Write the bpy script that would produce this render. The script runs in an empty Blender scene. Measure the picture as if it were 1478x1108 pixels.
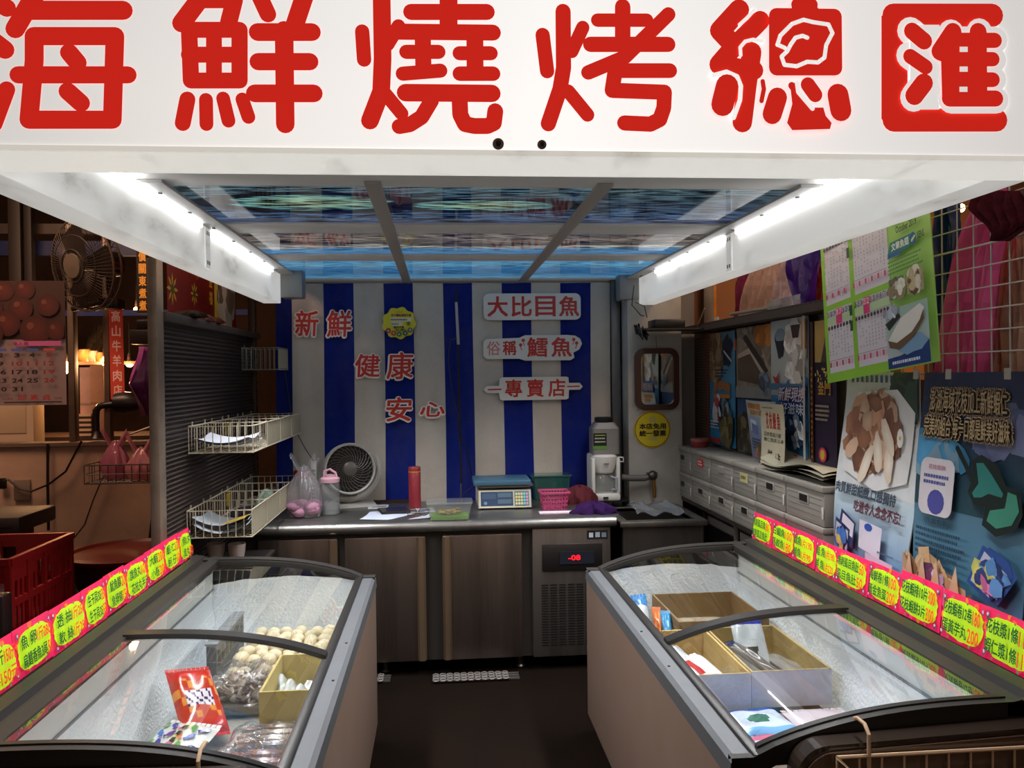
import bpy, bmesh, math, random
from mathutils import Vector, Matrix
R = random.Random(7)
PI = math.pi
scene = bpy.context.scene
COLL = scene.collection
V3 = Vector

# ------------------------------------------------------------------ camera (eye level 1.53 m, in front of the stall)
F, CX, CY, H = 1200.0, 739.0, 554.0, 1.53
Yc = V3((635 - CX, 543 - CY, F)).normalized()
dn = V3((0.013, 1, 0)); dn = (dn - dn.dot(Yc) * Yc).normalized()
Zc = -dn
Xc = Yc.cross(Zc)
def ray(px, py):
    c = V3(((px - CX) / F, (py - CY) / F, 1.0))
    return V3((c.dot(Xc), c.dot(Yc), c.dot(Zc)))
def aY(px, py, Y):
    r = ray(px, py); t = Y / r.y; return V3((r.x * t, Y, H + r.z * t))
def aZ(px, py, Z):
    r = ray(px, py); t = (Z - H) / r.z; return V3((r.x * t, r.y * t, Z))
def aX(px, py, X):
    r = ray(px, py); t = X / r.x; return V3((X, r.y * t, H + r.z * t))
cam_d = bpy.data.cameras.new('camera'); cam = bpy.data.objects.new('camera', cam_d); COLL.objects.link(cam)
right = V3((Xc.x, Yc.x, Zc.x)); down = V3((Xc.y, Yc.y, Zc.y)); fwd = V3((Xc.z, Yc.z, Zc.z))
M = Matrix.Identity(4)
for i in range(3):
    M[i][0] = right[i]; M[i][1] = -down[i]; M[i][2] = -fwd[i]
M[2][3] = H
cam.matrix_world = M
cam_d.sensor_fit = 'HORIZONTAL'; cam_d.sensor_width = 36.0; cam_d.lens = 36.0 * F / 1478.0
cam_d.clip_start = 0.05
scene.camera = cam

# ------------------------------------------------------------------ colours and materials
def lin(c):
    return c / 12.92 if c <= 0.04045 else ((c + 0.055) / 1.055) ** 2.4
def C(h, k=1.0):
    return tuple(min(4.0, lin(int(h[i:i + 2], 16) / 255) * k) for i in (0, 2, 4))
def mixc(a, b, t):
    return tuple(x + (y - x) * t for x, y in zip(a, b))
def jit(c, a, rr=R):
    k = 1 + rr.uniform(-a, a)
    return tuple(max(0, x * k) for x in c)
WHITE = C('e8e8e6'); BLACK = C('121212'); GREY = C('808080')

MATS = {}
def mat(name, rough=0.55, metal=0.0, bump=0.0, bscale=60.0, var=0.0, vscale=6.0, vcol=(0, 0, 0), vlo=0.45, vhi=0.75, emit=0.0, coat=0.0, spec=0.5, stretch=None, vstretch=None, alpha=1.0, sss=0.0):
    """procedural surface: mesh colour attribute, optional noise stains and bump"""
    if name in MATS: return MATS[name]
    m = bpy.data.materials.new(name); m.use_nodes = True; MATS[name] = m
    nt = m.node_tree; N = nt.nodes; L = nt.links
    b = N['Principled BSDF']
    at = N.new('ShaderNodeAttribute'); at.attribute_name = 'Col'
    col = at.outputs['Color']
    tc = N.new('ShaderNodeTexCoord')
    if var > 0:
        mp = N.new('ShaderNodeMapping'); L.new(tc.outputs['Object'], mp.inputs[0])
        if vstretch: mp.inputs['Scale'].default_value = vstretch
        n = N.new('ShaderNodeTexNoise'); n.inputs['Scale'].default_value = vscale; n.inputs['Detail'].default_value = 6; n.inputs['Roughness'].default_value = 0.65
        L.new(mp.outputs[0], n.inputs['Vector'])
        r = N.new('ShaderNodeMapRange'); r.inputs[1].default_value = vlo; r.inputs[2].default_value = vhi; r.inputs[3].default_value = 0; r.inputs[4].default_value = var
        L.new(n.outputs[0], r.inputs[0])
        mx = N.new('ShaderNodeMix'); mx.data_type = 'RGBA'
        L.new(r.outputs[0], mx.inputs[0]); L.new(col, mx.inputs[6]); mx.inputs[7].default_value = (*vcol, 1)
        col = mx.outputs[2]
    L.new(col, b.inputs['Base Color'])
    b.inputs['Roughness'].default_value = rough; b.inputs['Metallic'].default_value = metal
    b.inputs['Specular IOR Level'].default_value = spec
    b.inputs['Coat Weight'].default_value = coat; b.inputs['Coat Roughness'].default_value = 0.08
    if sss: b.inputs['Subsurface Weight'].default_value = sss; b.inputs['Subsurface Radius'].default_value = (.02, .02, .02)
    if alpha < 1: b.inputs['Alpha'].default_value = alpha
    if emit > 0:
        L.new(col, b.inputs['Emission Color']); b.inputs['Emission Strength'].default_value = emit
    if bump > 0:
        mp = N.new('ShaderNodeMapping'); L.new(tc.outputs['Object'], mp.inputs[0])
        if stretch: mp.inputs['Scale'].default_value = stretch
        n = N.new('ShaderNodeTexNoise'); n.inputs['Scale'].default_value = bscale; n.inputs['Detail'].default_value = 4
        L.new(mp.outputs[0], n.inputs['Vector'])
        bp = N.new('ShaderNodeBump'); bp.inputs['Strength'].default_value = bump; bp.inputs['Distance'].default_value = 0.01
        L.new(n.outputs[0], bp.inputs['Height']); L.new(bp.outputs[0], b.inputs['Normal'])
    return m
def film(name, tint=(.93, .95, .96), ior=1.5, rough=0.02, milk=0.0, bump=0.0, bscale=30.0, usecol=False):
    """clear sheet: see-through with fresnel reflections and an optional milky share"""
    if name in MATS: return MATS[name]
    m = bpy.data.materials.new(name); m.use_nodes = True; MATS[name] = m
    nt = m.node_tree; N = nt.nodes; L = nt.links
    N.remove(N['Principled BSDF']); out = N['Material Output']
    t = N.new('ShaderNodeBsdfTransparent'); t.inputs[0].default_value = (*tint, 1)
    g = N.new('ShaderNodeBsdfGlossy'); g.inputs['Roughness'].default_value = rough
    f = N.new('ShaderNodeLayerWeight'); f.inputs['Blend'].default_value = .5
    f5 = N.new('ShaderNodeMath'); f5.operation = 'POWER'; L.new(f.outputs['Facing'], f5.inputs[0]); f5.inputs[1].default_value = 3.0
    r0 = 2 * ((ior - 1) / (ior + 1)) ** 2
    fm = N.new('ShaderNodeMapRange'); fm.inputs[3].default_value = r0; fm.inputs[4].default_value = 1.0; L.new(f5.outputs[0], fm.inputs[0])
    a = N.new('ShaderNodeMixShader'); L.new(fm.outputs[0], a.inputs[0])
    if milk > 0:
        d = N.new('ShaderNodeBsdfDiffuse'); d.inputs[0].default_value = (*tint, 1)
        tr = N.new('ShaderNodeBsdfTranslucent'); tr.inputs[0].default_value = (*tint, 1)
        if usecol:
            at = N.new('ShaderNodeAttribute'); at.attribute_name = 'Col'
            L.new(at.outputs['Color'], d.inputs[0]); L.new(at.outputs['Color'], tr.inputs[0])
        dd = N.new('ShaderNodeMixShader'); dd.inputs[0].default_value = 0.4; L.new(d.outputs[0], dd.inputs[1]); L.new(tr.outputs[0], dd.inputs[2])
        mm = N.new('ShaderNodeMixShader'); mm.inputs[0].default_value = milk
        L.new(t.outputs[0], mm.inputs[1]); L.new(dd.outputs[0], mm.inputs[2]); L.new(mm.outputs[0], a.inputs[1])
    else:
        L.new(t.outputs[0], a.inputs[1])
    L.new(g.outputs[0], a.inputs[2]); L.new(a.outputs[0], out.inputs[0])
    if bump > 0:
        tc = N.new('ShaderNodeTexCoord')
        n = N.new('ShaderNodeTexNoise'); n.inputs['Scale'].default_value = bscale; n.inputs['Detail'].default_value = 3
        L.new(tc.outputs['Object'], n.inputs['Vector'])
        bp = N.new('ShaderNodeBump'); bp.inputs['Strength'].default_value = bump; bp.inputs['Distance'].default_value = 0.02
        L.new(n.outputs[0], bp.inputs['Height']); L.new(bp.outputs[0], g.inputs['Normal']); L.new(bp.outputs[0], f.inputs['Normal'])
    return m
def glow(name, col, s):
    if name in MATS: return MATS[name]
    m = bpy.data.materials.new(name); m.use_nodes = True; MATS[name] = m
    b = m.node_tree.nodes['Principled BSDF']; b.inputs['Base Color'].default_value = (*col, 1)
    b.inputs['Emission Color'].default_value = (*col, 1); b.inputs['Emission Strength'].default_value = s
    return m

PAPER = mat('paper', rough=.75)
PRINT = mat('printed_sheet', rough=.38, var=.18, vscale=5, vcol=C('28242a'), bump=.05, bscale=8)
PLAST = mat('plastic', rough=.42)
GLOSS = mat('gloss_plastic', rough=.22, coat=.4)
BLACKP = mat('black_plastic', rough=.38, bump=.06, bscale=250)
WIRE = mat('coated_wire', rough=.4)
STEEL = mat('brushed_steel', rough=.34, metal=.85, var=.45, vscale=5, vcol=C('3a3733'), vstretch=(1, 1, .25), bump=.08, bscale=40, stretch=(1, 1, 12))
ALU = mat('aluminium', rough=.42, metal=.55, var=.2, vscale=14, vcol=C('504e4c'))
GALV = mat('galvanised_steel', rough=.5, metal=.6, var=.4, vscale=12, vcol=C('4a463f'))
CLOTH = mat('cloth', rough=.9, bump=.35, bscale=120, spec=.15)
CARD = mat('cardboard', rough=.85, var=.3, vscale=9, vcol=C('6b5230'), bump=.1, bscale=40)
ENAM = mat('painted_metal', rough=.4, var=.15, vscale=4, vcol=C('7d7470'), bump=.03, bscale=30)
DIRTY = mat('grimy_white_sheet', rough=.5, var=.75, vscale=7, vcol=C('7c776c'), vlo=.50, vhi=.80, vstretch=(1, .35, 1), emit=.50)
DARKM = mat('dark_metal', rough=.55, metal=.3, var=.3, vscale=10, vcol=C('241c16'))
BAG = film('thin_bag', tint=(.9, .9, .92), milk=.3, rough=.12, bump=.6, bscale=25, usecol=True)
PINKBAG = film('coloured_bag', tint=(.9, .8, .85), milk=.8, rough=.2, bump=.5, bscale=18, usecol=True)
CLING = film('cling_film', tint=(.97, .97, .97), milk=.07, rough=.1, bump=.9, bscale=30, ior=1.5)
LIDGLASS = film('lid_glass', tint=(.93, .96, .95), ior=1.52, rough=.025)
CLEARP = film('clear_plastic', tint=(.88, .9, .9), ior=1.45, rough=.06, milk=.18)

# ------------------------------------------------------------------ mesh builder
ORG = {}
class B:
    def __init__(s):
        s.v = []; s.f = []; s.c = []; s.m = []
    def poly(s, pts, col=WHITE, m=0):
        b = len(s.v); s.v += [V3(p) for p in pts]; s.f.append(list(range(b, b + len(pts)))); s.c.append(col); s.m.append(m)
    def mesh(s, vs, fs, col=WHITE, m=0):
        b = len(s.v); s.v += [V3(p) for p in vs]
        for i, f in enumerate(fs):
            s.f.append([b + k for k in f]); s.c.append(col[i] if isinstance(col, list) else col); s.m.append(m)
    def box(s, lo, hi, col=WHITE, bev=0.0, m=0, mtx=None, seg=2):
        lo = V3(lo); hi = V3(hi)
        lo, hi = V3([min(a, b) for a, b in zip(lo, hi)]), V3([max(a, b) for a, b in zip(lo, hi)])
        if bev > 0:
            bm = bmesh.new(); bmesh.ops.create_cube(bm, size=1.0)
            for v in bm.verts: v.co = V3([(lo[i] + hi[i]) / 2 + v.co[i] * (hi[i] - lo[i]) for i in range(3)])
            bev = min(bev, .49 * min(hi[i] - lo[i] for i in range(3)))
            bmesh.ops.bevel(bm, geom=bm.edges[:], offset=bev, segments=seg, profile=.5, affect='EDGES')
            bm.verts.index_update(); vs = [v.co.copy() for v in bm.verts]; fs = [[v.index for v in f.verts] for f in bm.faces]; bm.free()
        else:
            x0, y0, z0 = lo; x1, y1, z1 = hi
            vs = [(x0, y0, z0), (x1, y0, z0), (x1, y1, z0), (x0, y1, z0), (x0, y0, z1), (x1, y0, z1), (x1, y1, z1), (x0, y1, z1)]
            fs = [(3, 2, 1, 0), (4, 5, 6, 7), (0, 1, 5, 4), (1, 2, 6, 5), (2, 3, 7, 6), (3, 0, 4, 7)]
        if mtx is not None: vs = [mtx @ V3(p) for p in vs]
        s.mesh(vs, fs, col, m)
    def tube(s, pts, r, col=WHITE, n=6, closed=False, m=0, cap=True, radii=None):
        pts = [V3(p) for p in pts]; k = len(pts); b = len(s.v); prev = None
        for i, p in enumerate(pts):
            a = pts[i - 1] if (i > 0 or closed) else p; c = pts[(i + 1) % k] if (i < k - 1 or closed) else p
            t = (c - a); t = t.normalized() if t.length > 1e-9 else V3((0, 0, 1))
            if prev is None:
                u = t.cross(V3((0, 0, 1)) if abs(t.z) < .9 else V3((1, 0, 0))).normalized()
            else:
                u = (prev - t * prev.dot(t)); u = u.normalized() if u.length > 1e-6 else t.orthogonal().normalized()
            prev = u; w = t.cross(u); rr = radii[i] if radii else r
            for j in range(n):
                q = 2 * PI * j / n; s.v.append(p + (u * math.cos(q) + w * math.sin(q)) * rr)
        for i in range(k if closed else k - 1):
            for j in range(n):
                i2 = (i + 1) % k
                s.f.append([b + i * n + j, b + i * n + (j + 1) % n, b + i2 * n + (j + 1) % n, b + i2 * n + j]); s.c.append(col); s.m.append(m)
        if cap and not closed:
            s.f.append([b + j for j in range(n)][::-1]); s.c.append(col); s.m.append(m)
            s.f.append([b + (k - 1) * n + j for j in range(n)]); s.c.append(col); s.m.append(m)
    def lathe(s, prof, c=(0, 0, 0), col=WHITE, n=24, m=0, mtx=None, cap=True):
        b = len(s.v); k = len(prof); c = V3(c)
        for r, z in prof:
            for j in range(n):
                q = 2 * PI * j / n; p = V3((r * math.cos(q), r * math.sin(q), z))
                s.v.append(c + ((mtx @ p) if mtx is not None else p))
        for i in range(k - 1):
            cc = col[i] if isinstance(col, list) else col
            for j in range(n):
                s.f.append([b + i * n + j, b + i * n + (j + 1) % n, b + (i + 1) * n + (j + 1) % n, b + (i + 1) * n + j]); s.c.append(cc); s.m.append(m)
        if cap:
            if prof[0][0] > 1e-6: s.f.append([b + j for j in range(n)][::-1]); s.c.append(col[0] if isinstance(col, list) else col); s.m.append(m)
            if prof[-1][0] > 1e-6: s.f.append([b + (k - 1) * n + j for j in range(n)]); s.c.append(col[-1] if isinstance(col, list) else col); s.m.append(m)
    def ell(s, c, r, col=WHITE, nu=10, nv=7, m=0, mtx=None, wob=0.0, rr=R):
        c = V3(c); vs = []; fs = []
        vs.append(V3((0, 0, -1)))
        for i in range(1, nv):
            a = -PI / 2 + PI * i / nv
            for j in range(nu):
                q = 2 * PI * j / nu; k = 1 + rr.uniform(-wob, wob)
                vs.append(V3((math.cos(a) * math.cos(q), math.cos(a) * math.sin(q), math.sin(a))) * k)
        vs.append(V3((0, 0, 1)))
        for j in range(nu): fs.append((0, 1 + (j + 1) % nu, 1 + j))
        for i in range(nv - 2):
            for j in range(nu):
                a = 1 + i * nu; fs.append((a + j, a + (j + 1) % nu, a + nu + (j + 1) % nu, a + nu + j))
        a = 1 + (nv - 2) * nu
        for j in range(nu): fs.append((a + j, a + (j + 1) % nu, len(vs) - 1))
        rv = V3(r) if not isinstance(r, (int, float)) else V3((r, r, r))
        vs = [V3((p.x * rv.x, p.y * rv.y, p.z * rv.z)) for p in vs]
        if mtx is not None: vs = [mtx @ p for p in vs]
        s.mesh([c + p for p in vs], fs, col, m)
    def surf(s, fn, nu, nv, col=WHITE, m=0, wrap=False):
        b = len(s.v)
        cols = nu if wrap else nu + 1
        for i in range(nv + 1):
            for j in range(cols): s.v.append(V3(fn(j / nu, i / nv)))
        for i in range(nv):
            for j in range(nu):
                j2 = (j + 1) % cols
                s.f.append([b + i * cols + j, b + i * cols + j2, b + (i + 1) * cols + j2, b + (i + 1) * cols + j])
                s.c.append(col((j + .5) / nu, (i + .5) / nv) if callable(col) else col); s.m.append(m)
    def extr(s, pts, d, col=WHITE, m=0):
        """closed outline pts pushed along vector d"""
        pts = [V3(p) for p in pts]; d = V3(d); k = len(pts)
        vs = pts + [p + d for p in pts]
        fs = [list(range(k))[::-1], [k + i for i in range(k)]] + [(i, (i + 1) % k, k + (i + 1) % k, k + i) for i in range(k)]
        s.mesh(vs, fs, col, m)
    def build(s, name, mt, parent=None, smooth=False, label=None, org=None, ang=40):
        me = bpy.data.meshes.new(name); o = bpy.data.objects.new(name, me); COLL.objects.link(o)
        if parent is not None: og = ORG[parent.name]; o.parent = parent
        elif org is not None: og = V3(org)
        else:
            xs = [p.x for p in s.v]; ys = [p.y for p in s.v]; zs = [p.z for p in s.v]
            og = V3(((min(xs) + max(xs)) / 2, (min(ys) + max(ys)) / 2, min(zs)))
        if parent is None: o.location = og
        ORG[o.name] = og
        me.from_pydata([p - og for p in s.v], [], s.f)
        ca = me.color_attributes.new('Col', 'FLOAT_COLOR', 'CORNER')
        data = []
        for f, c in zip(s.f, s.c):
            if len(c) == len(f) and isinstance(c[0], tuple):
                for q in c: data += [q[0], q[1], q[2], 1.0]
            else:
                data += [c[0], c[1], c[2], 1.0] * len(f)
        ca.data.foreach_set('color', data)
        for x in (mt if isinstance(mt, (list, tuple)) else [mt]): me.materials.append(x)
        me.polygons.foreach_set('material_index', s.m)
        if smooth:
            me.polygons.foreach_set('use_smooth', [True] * len(me.polygons)); me.set_sharp_from_angle(angle=math.radians(ang))
        me.update()
        if label: o['label'] = label
        return o

def tag(o, label=None, cat=None, group=None, kind=None):
    if label: o['label'] = label
    if cat: o['category'] = cat
    if group: o['group'] = group
    if kind: o['kind'] = kind
    return o
def thing(name, label, cat, loc, group=None):
    o = bpy.data.objects.new(name, None); COLL.objects.link(o); o.location = loc; o.empty_display_size = .05
    ORG[o.name] = V3(loc)
    return tag(o, label, cat, group)
def struct(name, b, mt, parent=None, smooth=False):
    o = b.build(name, mt, parent, smooth)
    if parent is None: o['kind'] = 'structure'
    return o
def copy_tree(o, loc, label=None, rotz=None, parent=None):
    c = o.copy(); COLL.objects.link(c)
    if parent is not None:
        c.parent = parent
    else:
        c.location = loc
        if rotz is not None: c.rotation_euler = (0, 0, rotz)
        if label: c['label'] = label
    ORG[c.name] = V3(c.location) if parent is None else ORG[parent.name]
    for ch in list(o.children): copy_tree(ch, None, parent=c)
    return c
def box_obj(name, lo, hi, col, mt, parent=None, bev=0, **k):
    b = B(); b.box(lo, hi, col, bev); return b.build(name, mt, parent, smooth=bev > 0, **k)

# ------------------------------------------------------------------ lettering
_TX = {}
def text_mesh(s):
    if s in _TX: return _TX[s]
    cu = bpy.data.curves.new('lettering', 'FONT'); cu.body = s; cu.resolution_u = 2
    ob = bpy.data.objects.new('lettering', cu); COLL.objects.link(ob)
    dg = bpy.context.evaluated_depsgraph_get(); dg.update()
    me = bpy.data.meshes.new_from_object(ob.evaluated_get(dg))
    vs = [(v.co.x, v.co.y) for v in me.vertices]; fs = [list(p.vertices) for p in me.polygons]
    bpy.data.objects.remove(ob); bpy.data.curves.remove(cu); bpy.data.meshes.remove(me)
    x0 = min(p[0] for p in vs); x1 = max(p[0] for p in vs); y0 = min(p[1] for p in vs); y1 = max(p[1] for p in vs)
    _TX[s] = ([((x - x0) / max(1e-6, x1 - x0), (y - y0) / max(1e-6, y1 - y0)) for x, y in vs], fs, (x1 - x0) / max(1e-6, y1 - y0))
    return _TX[s]

EPS = .0006
class Sheet:
    """flat printed sheet: o = lower-left corner, U/V unit axes, w x h metres; drawing in 0..1 coordinates, bend(u,v) = bulge in metres"""
    def __init__(s, o, U, V, w, h, bend=None):
        s.o = V3(o); s.U = V3(U).normalized(); s.V = V3(V).normalized(); s.w = w; s.h = h; s.N = s.U.cross(s.V).normalized(); s.b = B(); s.bend = bend; s.L = 1
    def p(s, u, v, l=0):
        d = EPS * l + (s.bend(u, v) if s.bend else 0)
        return s.o + s.U * (u * s.w) + s.V * (v * s.h) + s.N * d
    def base(s, col, thick=.002, edge=None, out=None):
        n = 8 if s.bend else 1
        if out:
            s.b.poly([s.p(u, v) for u, v in out], col)
            k = len(out)
            for i in range(k):
                a = s.p(*out[i]); c = s.p(*out[(i + 1) % k]); s.b.poly([c, a, a - s.N * thick, c - s.N * thick], edge or col)
            s.b.poly([s.p(u, v) - s.N * thick for u, v in out][::-1], edge or col)
            return s
        s.b.surf(lambda u, v: s.p(u, v), n, n, col)
        s.b.surf(lambda u, v: s.p(1 - u, v) - s.N * thick, n, n, edge or col)
        for (a, c) in (((0, 0), (1, 0)), ((1, 0), (1, 1)), ((1, 1), (0, 1)), ((0, 1), (0, 0))):
            for i in range(n):
                q = [a[k] + (c[k] - a[k]) * i / n for k in (0, 1)]; r = [a[k] + (c[k] - a[k]) * (i + 1) / n for k in (0, 1)]
                s.b.poly([s.p(*r), s.p(*q), s.p(*q) - s.N * thick, s.p(*r) - s.N * thick], edge or col)
        return s
    def up(s): s.L += 1; return s
    def grad(s, u0, v0, u1, v1, cb, ct, n=None):
        n = n or (8 if s.bend else 1)
        for i in range(n):
            for j in range(n if s.bend else 1):
                nn = n if s.bend else 1
                a, c = v0 + (v1 - v0) * i / n, v0 + (v1 - v0) * (i + 1) / n
                e, g = u0 + (u1 - u0) * j / nn, u0 + (u1 - u0) * (j + 1) / nn
                ca, cc = mixc(cb, ct, i / n), mixc(cb, ct, (i + 1) / n)
                s.b.poly([s.p(e, a, s.L), s.p(g, a, s.L), s.p(g, c, s.L), s.p(e, c, s.L)], (ca, ca, cc, cc))
        return s.up()
    def rect(s, u0, v0, u1, v1, col, up=True):
        n = 6 if s.bend and (u1 - u0) * (v1 - v0) > .03 else 1
        for i in range(n):
            for j in range(n):
                a, c = u0 + (u1 - u0) * i / n, u0 + (u1 - u0) * (i + 1) / n; e, g = v0 + (v1 - v0) * j / n, v0 + (v1 - v0) * (j + 1) / n
                s.b.poly([s.p(a, e, s.L), s.p(c, e, s.L), s.p(c, g, s.L), s.p(a, g, s.L)], col)
        if up: s.up()
        return s
    def poly(s, pts, col, up=True):
        if s.bend is None: s.b.poly([s.p(u, v, s.L) for u, v in pts], col)
        else:
            from mathutils.geometry import tessellate_polygon
            st = [[pts[i] for i in t] for t in tessellate_polygon([[V3((u, v, 0)) for u, v in pts]])]
            while st:
                t = st.pop(); e = [math.hypot(t[i][0] - t[(i + 1) % 3][0], t[i][1] - t[(i + 1) % 3][1]) for i in range(3)]; k = e.index(max(e))
                if e[k] > .12:
                    a, c, d = t[k], t[(k + 1) % 3], t[(k + 2) % 3]; m_ = ((a[0] + c[0]) / 2, (a[1] + c[1]) / 2); st += [[a, m_, d], [m_, c, d]]
                else:
                    q = [s.p(u, v, s.L) for u, v in t]
                    if (q[1] - q[0]).cross(q[2] - q[0]).dot(s.N) < 0: q.reverse()
                    s.b.poly(q, col)
        if up: s.up()
        return s
    def disc(s, cx, cy, rx, ry=None, col=WHITE, n=20, jag=0, up=True, rot=0, cc=None):
        ry = rx * s.w / s.h if ry is None else ry
        cx, cy = max(0, min(1, cx)), max(0, min(1, cy))
        pts = []
        for i in range(n):
            q = 2 * PI * i / n; k = 1 + R.uniform(-jag, jag); x, y = rx * s.w * k * math.cos(q), ry * s.h * k * math.sin(q)
            pts.append((max(0, min(1, cx + (x * math.cos(rot) - y * math.sin(rot)) / s.w)), max(0, min(1, cy + (x * math.sin(rot) + y * math.cos(rot)) / s.h))))
        for i in range(n):
            s.b.poly([s.p(cx, cy, s.L), s.p(*pts[i], s.L), s.p(*pts[(i + 1) % n], s.L)], (cc or col, col, col))
        if up: s.up()
        return s
    def mess(s, cx, cy, rx, ry, cols, k, size, jag=.3, rr=None):
        rr = rr or R
        for i in range(k):
            q = rr.uniform(0, 2 * PI); d = math.sqrt(rr.random()); c = rr.choice(cols)
            s.disc(cx + rx * d * math.cos(q), cy + ry * d * math.sin(q), size * rr.uniform(.5, 1.3), size * rr.uniform(.5, 1.3) * s.w / s.h, jit(c, .3, rr), n=7, jag=jag, rot=rr.uniform(0, PI), up=False, cc=jit(c, .35, rr))
            s.L += .12
        return s.up()
    def line(s, pts, r, col, up=True):
        """rounded stroke; r in metres"""
        s.b_stroke([s.p(u, v, s.L) for u, v in pts], r, col)
        if up: s.up()
        return s
    def b_stroke(s, P, r, col):
        for i in range(len(P) - 1):
            t = (P[i + 1] - P[i])
            if t.length < 1e-7: continue
            w = s.N.cross(t.normalized()) * r; s.L += .06; dq = s.N * (EPS * .06 * (i + 1))
            w0 = w; P[i] = P[i] + dq; P[i + 1] = P[i + 1] + s.N * (EPS * .06)
            s.b.poly([P[i] - w, P[i + 1] - w, P[i + 1] + w, P[i] + w], col)
        for q in P:
            q = q + s.N * (EPS * .05)
            s.b.poly([q + (s.U * math.cos(2 * PI * i / 14) + s.V * math.sin(2 * PI * i / 14)) * r for i in range(14)], col)
    def text(s, t, u0, v0, u1, v1, col, bold=0.0, up=True, skew=0.0, arch=0.0):
        vs, fs, _ = text_mesh(t)
        offs = [(0, 0)] if bold <= 0 else [(0, 0), (bold, 0), (0, bold), (bold, bold)] if bold < .006 else [(bold * math.cos(q * PI / 4), bold * math.sin(q * PI / 4)) for q in range(8)] + [(0, 0)]
        for q_, (dx, dy) in enumerate(offs):
            s.b.mesh([s.p(u0 + (u1 - u0) * x + skew * y + dx / s.w, v0 + (v1 - v0) * y + dy / s.h + arch * 4 * x * (1 - x), s.L + .07 * q_) for x, y in vs], fs, col)
        if up: s.up()
        return s
    def bars(s, u0, v0, u1, v1, rows, col, fill=.85, dash=7):
        """rows of print too small to read"""
        hh = (v1 - v0) / rows
        for i in range(rows):
            x = u0; e = u0 + (u1 - u0) * R.uniform(fill * .75, 1)
            while x < e:
                w = (u1 - u0) / dash * R.uniform(.25, .6)
                s.rect(x, v0 + hh * (i + .25), min(e, x + w), v0 + hh * (i + .75), col, up=False); x += w + (u1 - u0) / dash * .16
        return s.up()
    def build(s, name, mt=None, parent=None, **k):
        return s.b.build(name, mt or PRINT, parent, **k)

def area(name, loc, rot, size, sy, power, col):
    d = bpy.data.lights.new(name, 'AREA'); d.shape = 'RECTANGLE'; d.size = size; d.size_y = sy; d.energy = power; d.color = col
    o = bpy.data.objects.new(name, d); COLL.objects.link(o); o.location = loc; o.rotation_euler = rot; return o
def point(name, loc, power, col, r=.04):
    d = bpy.data.lights.new(name, 'POINT'); d.energy = power; d.color = col; d.shadow_soft_size = r
    o = bpy.data.objects.new(name, d); COLL.objects.link(o); o.location = loc; return o
# ------------------------------------------------------------------ the setting
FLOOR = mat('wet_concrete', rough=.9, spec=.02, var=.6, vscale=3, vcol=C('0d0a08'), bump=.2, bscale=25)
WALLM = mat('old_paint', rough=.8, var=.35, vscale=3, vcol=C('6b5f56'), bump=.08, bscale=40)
DARKW = mat('dark_hall', rough=.9, var=.6, vscale=1.5, vcol=C('120b07'))
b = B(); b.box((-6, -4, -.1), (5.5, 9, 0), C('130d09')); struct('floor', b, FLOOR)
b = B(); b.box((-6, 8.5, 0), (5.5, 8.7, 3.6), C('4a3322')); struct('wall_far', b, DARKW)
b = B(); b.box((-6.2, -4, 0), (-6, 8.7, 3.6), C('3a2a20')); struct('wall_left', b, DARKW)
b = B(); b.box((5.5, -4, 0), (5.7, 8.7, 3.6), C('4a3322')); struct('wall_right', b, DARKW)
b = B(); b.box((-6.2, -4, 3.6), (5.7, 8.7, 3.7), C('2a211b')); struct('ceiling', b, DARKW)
# wall behind the striped cloth, pillar to its right, low partitions
b = B(); b.box((-.97, 5.12, 0), (1.6, 5.2, 2.5), C('8c8884')); struct('wall_back', b, WALLM)
b = B(); b.box((1.112, 4.86, 0), (1.44, 5.12, 2.55), C('b5b1a8'), .006); struct('pillar', b, WALLM, smooth=True)
b = B(); b.box((1.045, 5.0, 0), (1.10, 5.12, 2.3), C('6d6c6b'), .004); struct('trim_1', b, ALU, smooth=True)
b = B(); b.box((1.62, 3.2, 0), (1.66, 5.2, 1.79), C('77706a')); struct('partition_wall', b, WALLM)

# ------------------------------------------------------------------ canopy: lettered light box in front
SY = 1.537
def sp(px, py, d=0.0): p = aY(px, py, SY); return V3((p.x, SY - d, p.z))
m = bpy.data.materials.new('backlit_panel'); m.use_nodes = True; MATS['backlit'] = m
nt = m.node_tree; pb = nt.nodes['Principled BSDF']; pb.inputs['Base Color'].default_value = (.8, .8, .79, 1); pb.inputs['Roughness'].default_value = .18
geo = nt.nodes.new('ShaderNodeNewGeometry'); sx = nt.nodes.new('ShaderNodeSeparateXYZ'); nt.links.new(geo.outputs['Position'], sx.inputs[0])
mr = nt.nodes.new('ShaderNodeValToRGB'); ma = nt.nodes.new('ShaderNodeMapRange'); ma.inputs[1].default_value = -.9; ma.inputs[2].default_value = 1.3
nt.links.new(sx.outputs[0], ma.inputs[0]); nt.links.new(ma.outputs[0], mr.inputs[0])
el = mr.color_ramp.elements; el[0].position = 0; el[0].color = (.56, .55, .53, 1); el[1].position = 1; el[1].color = (.55, .54, .53, 1)
for p_, v_ in ((.3, .78), (.5, .93), (.72, .78)):
    e = el.new(p_); e.color = (v_, v_, v_ * .985, 1)
nt.links.new(mr.outputs[0], pb.inputs['Emission Color']); pb.inputs['Emission Strength'].default_value = .93
BACKLIT = m
RED = mat('red_vinyl', rough=.5, emit=.9, spec=.08)
REDC = C('e02a1e', .72)

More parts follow.
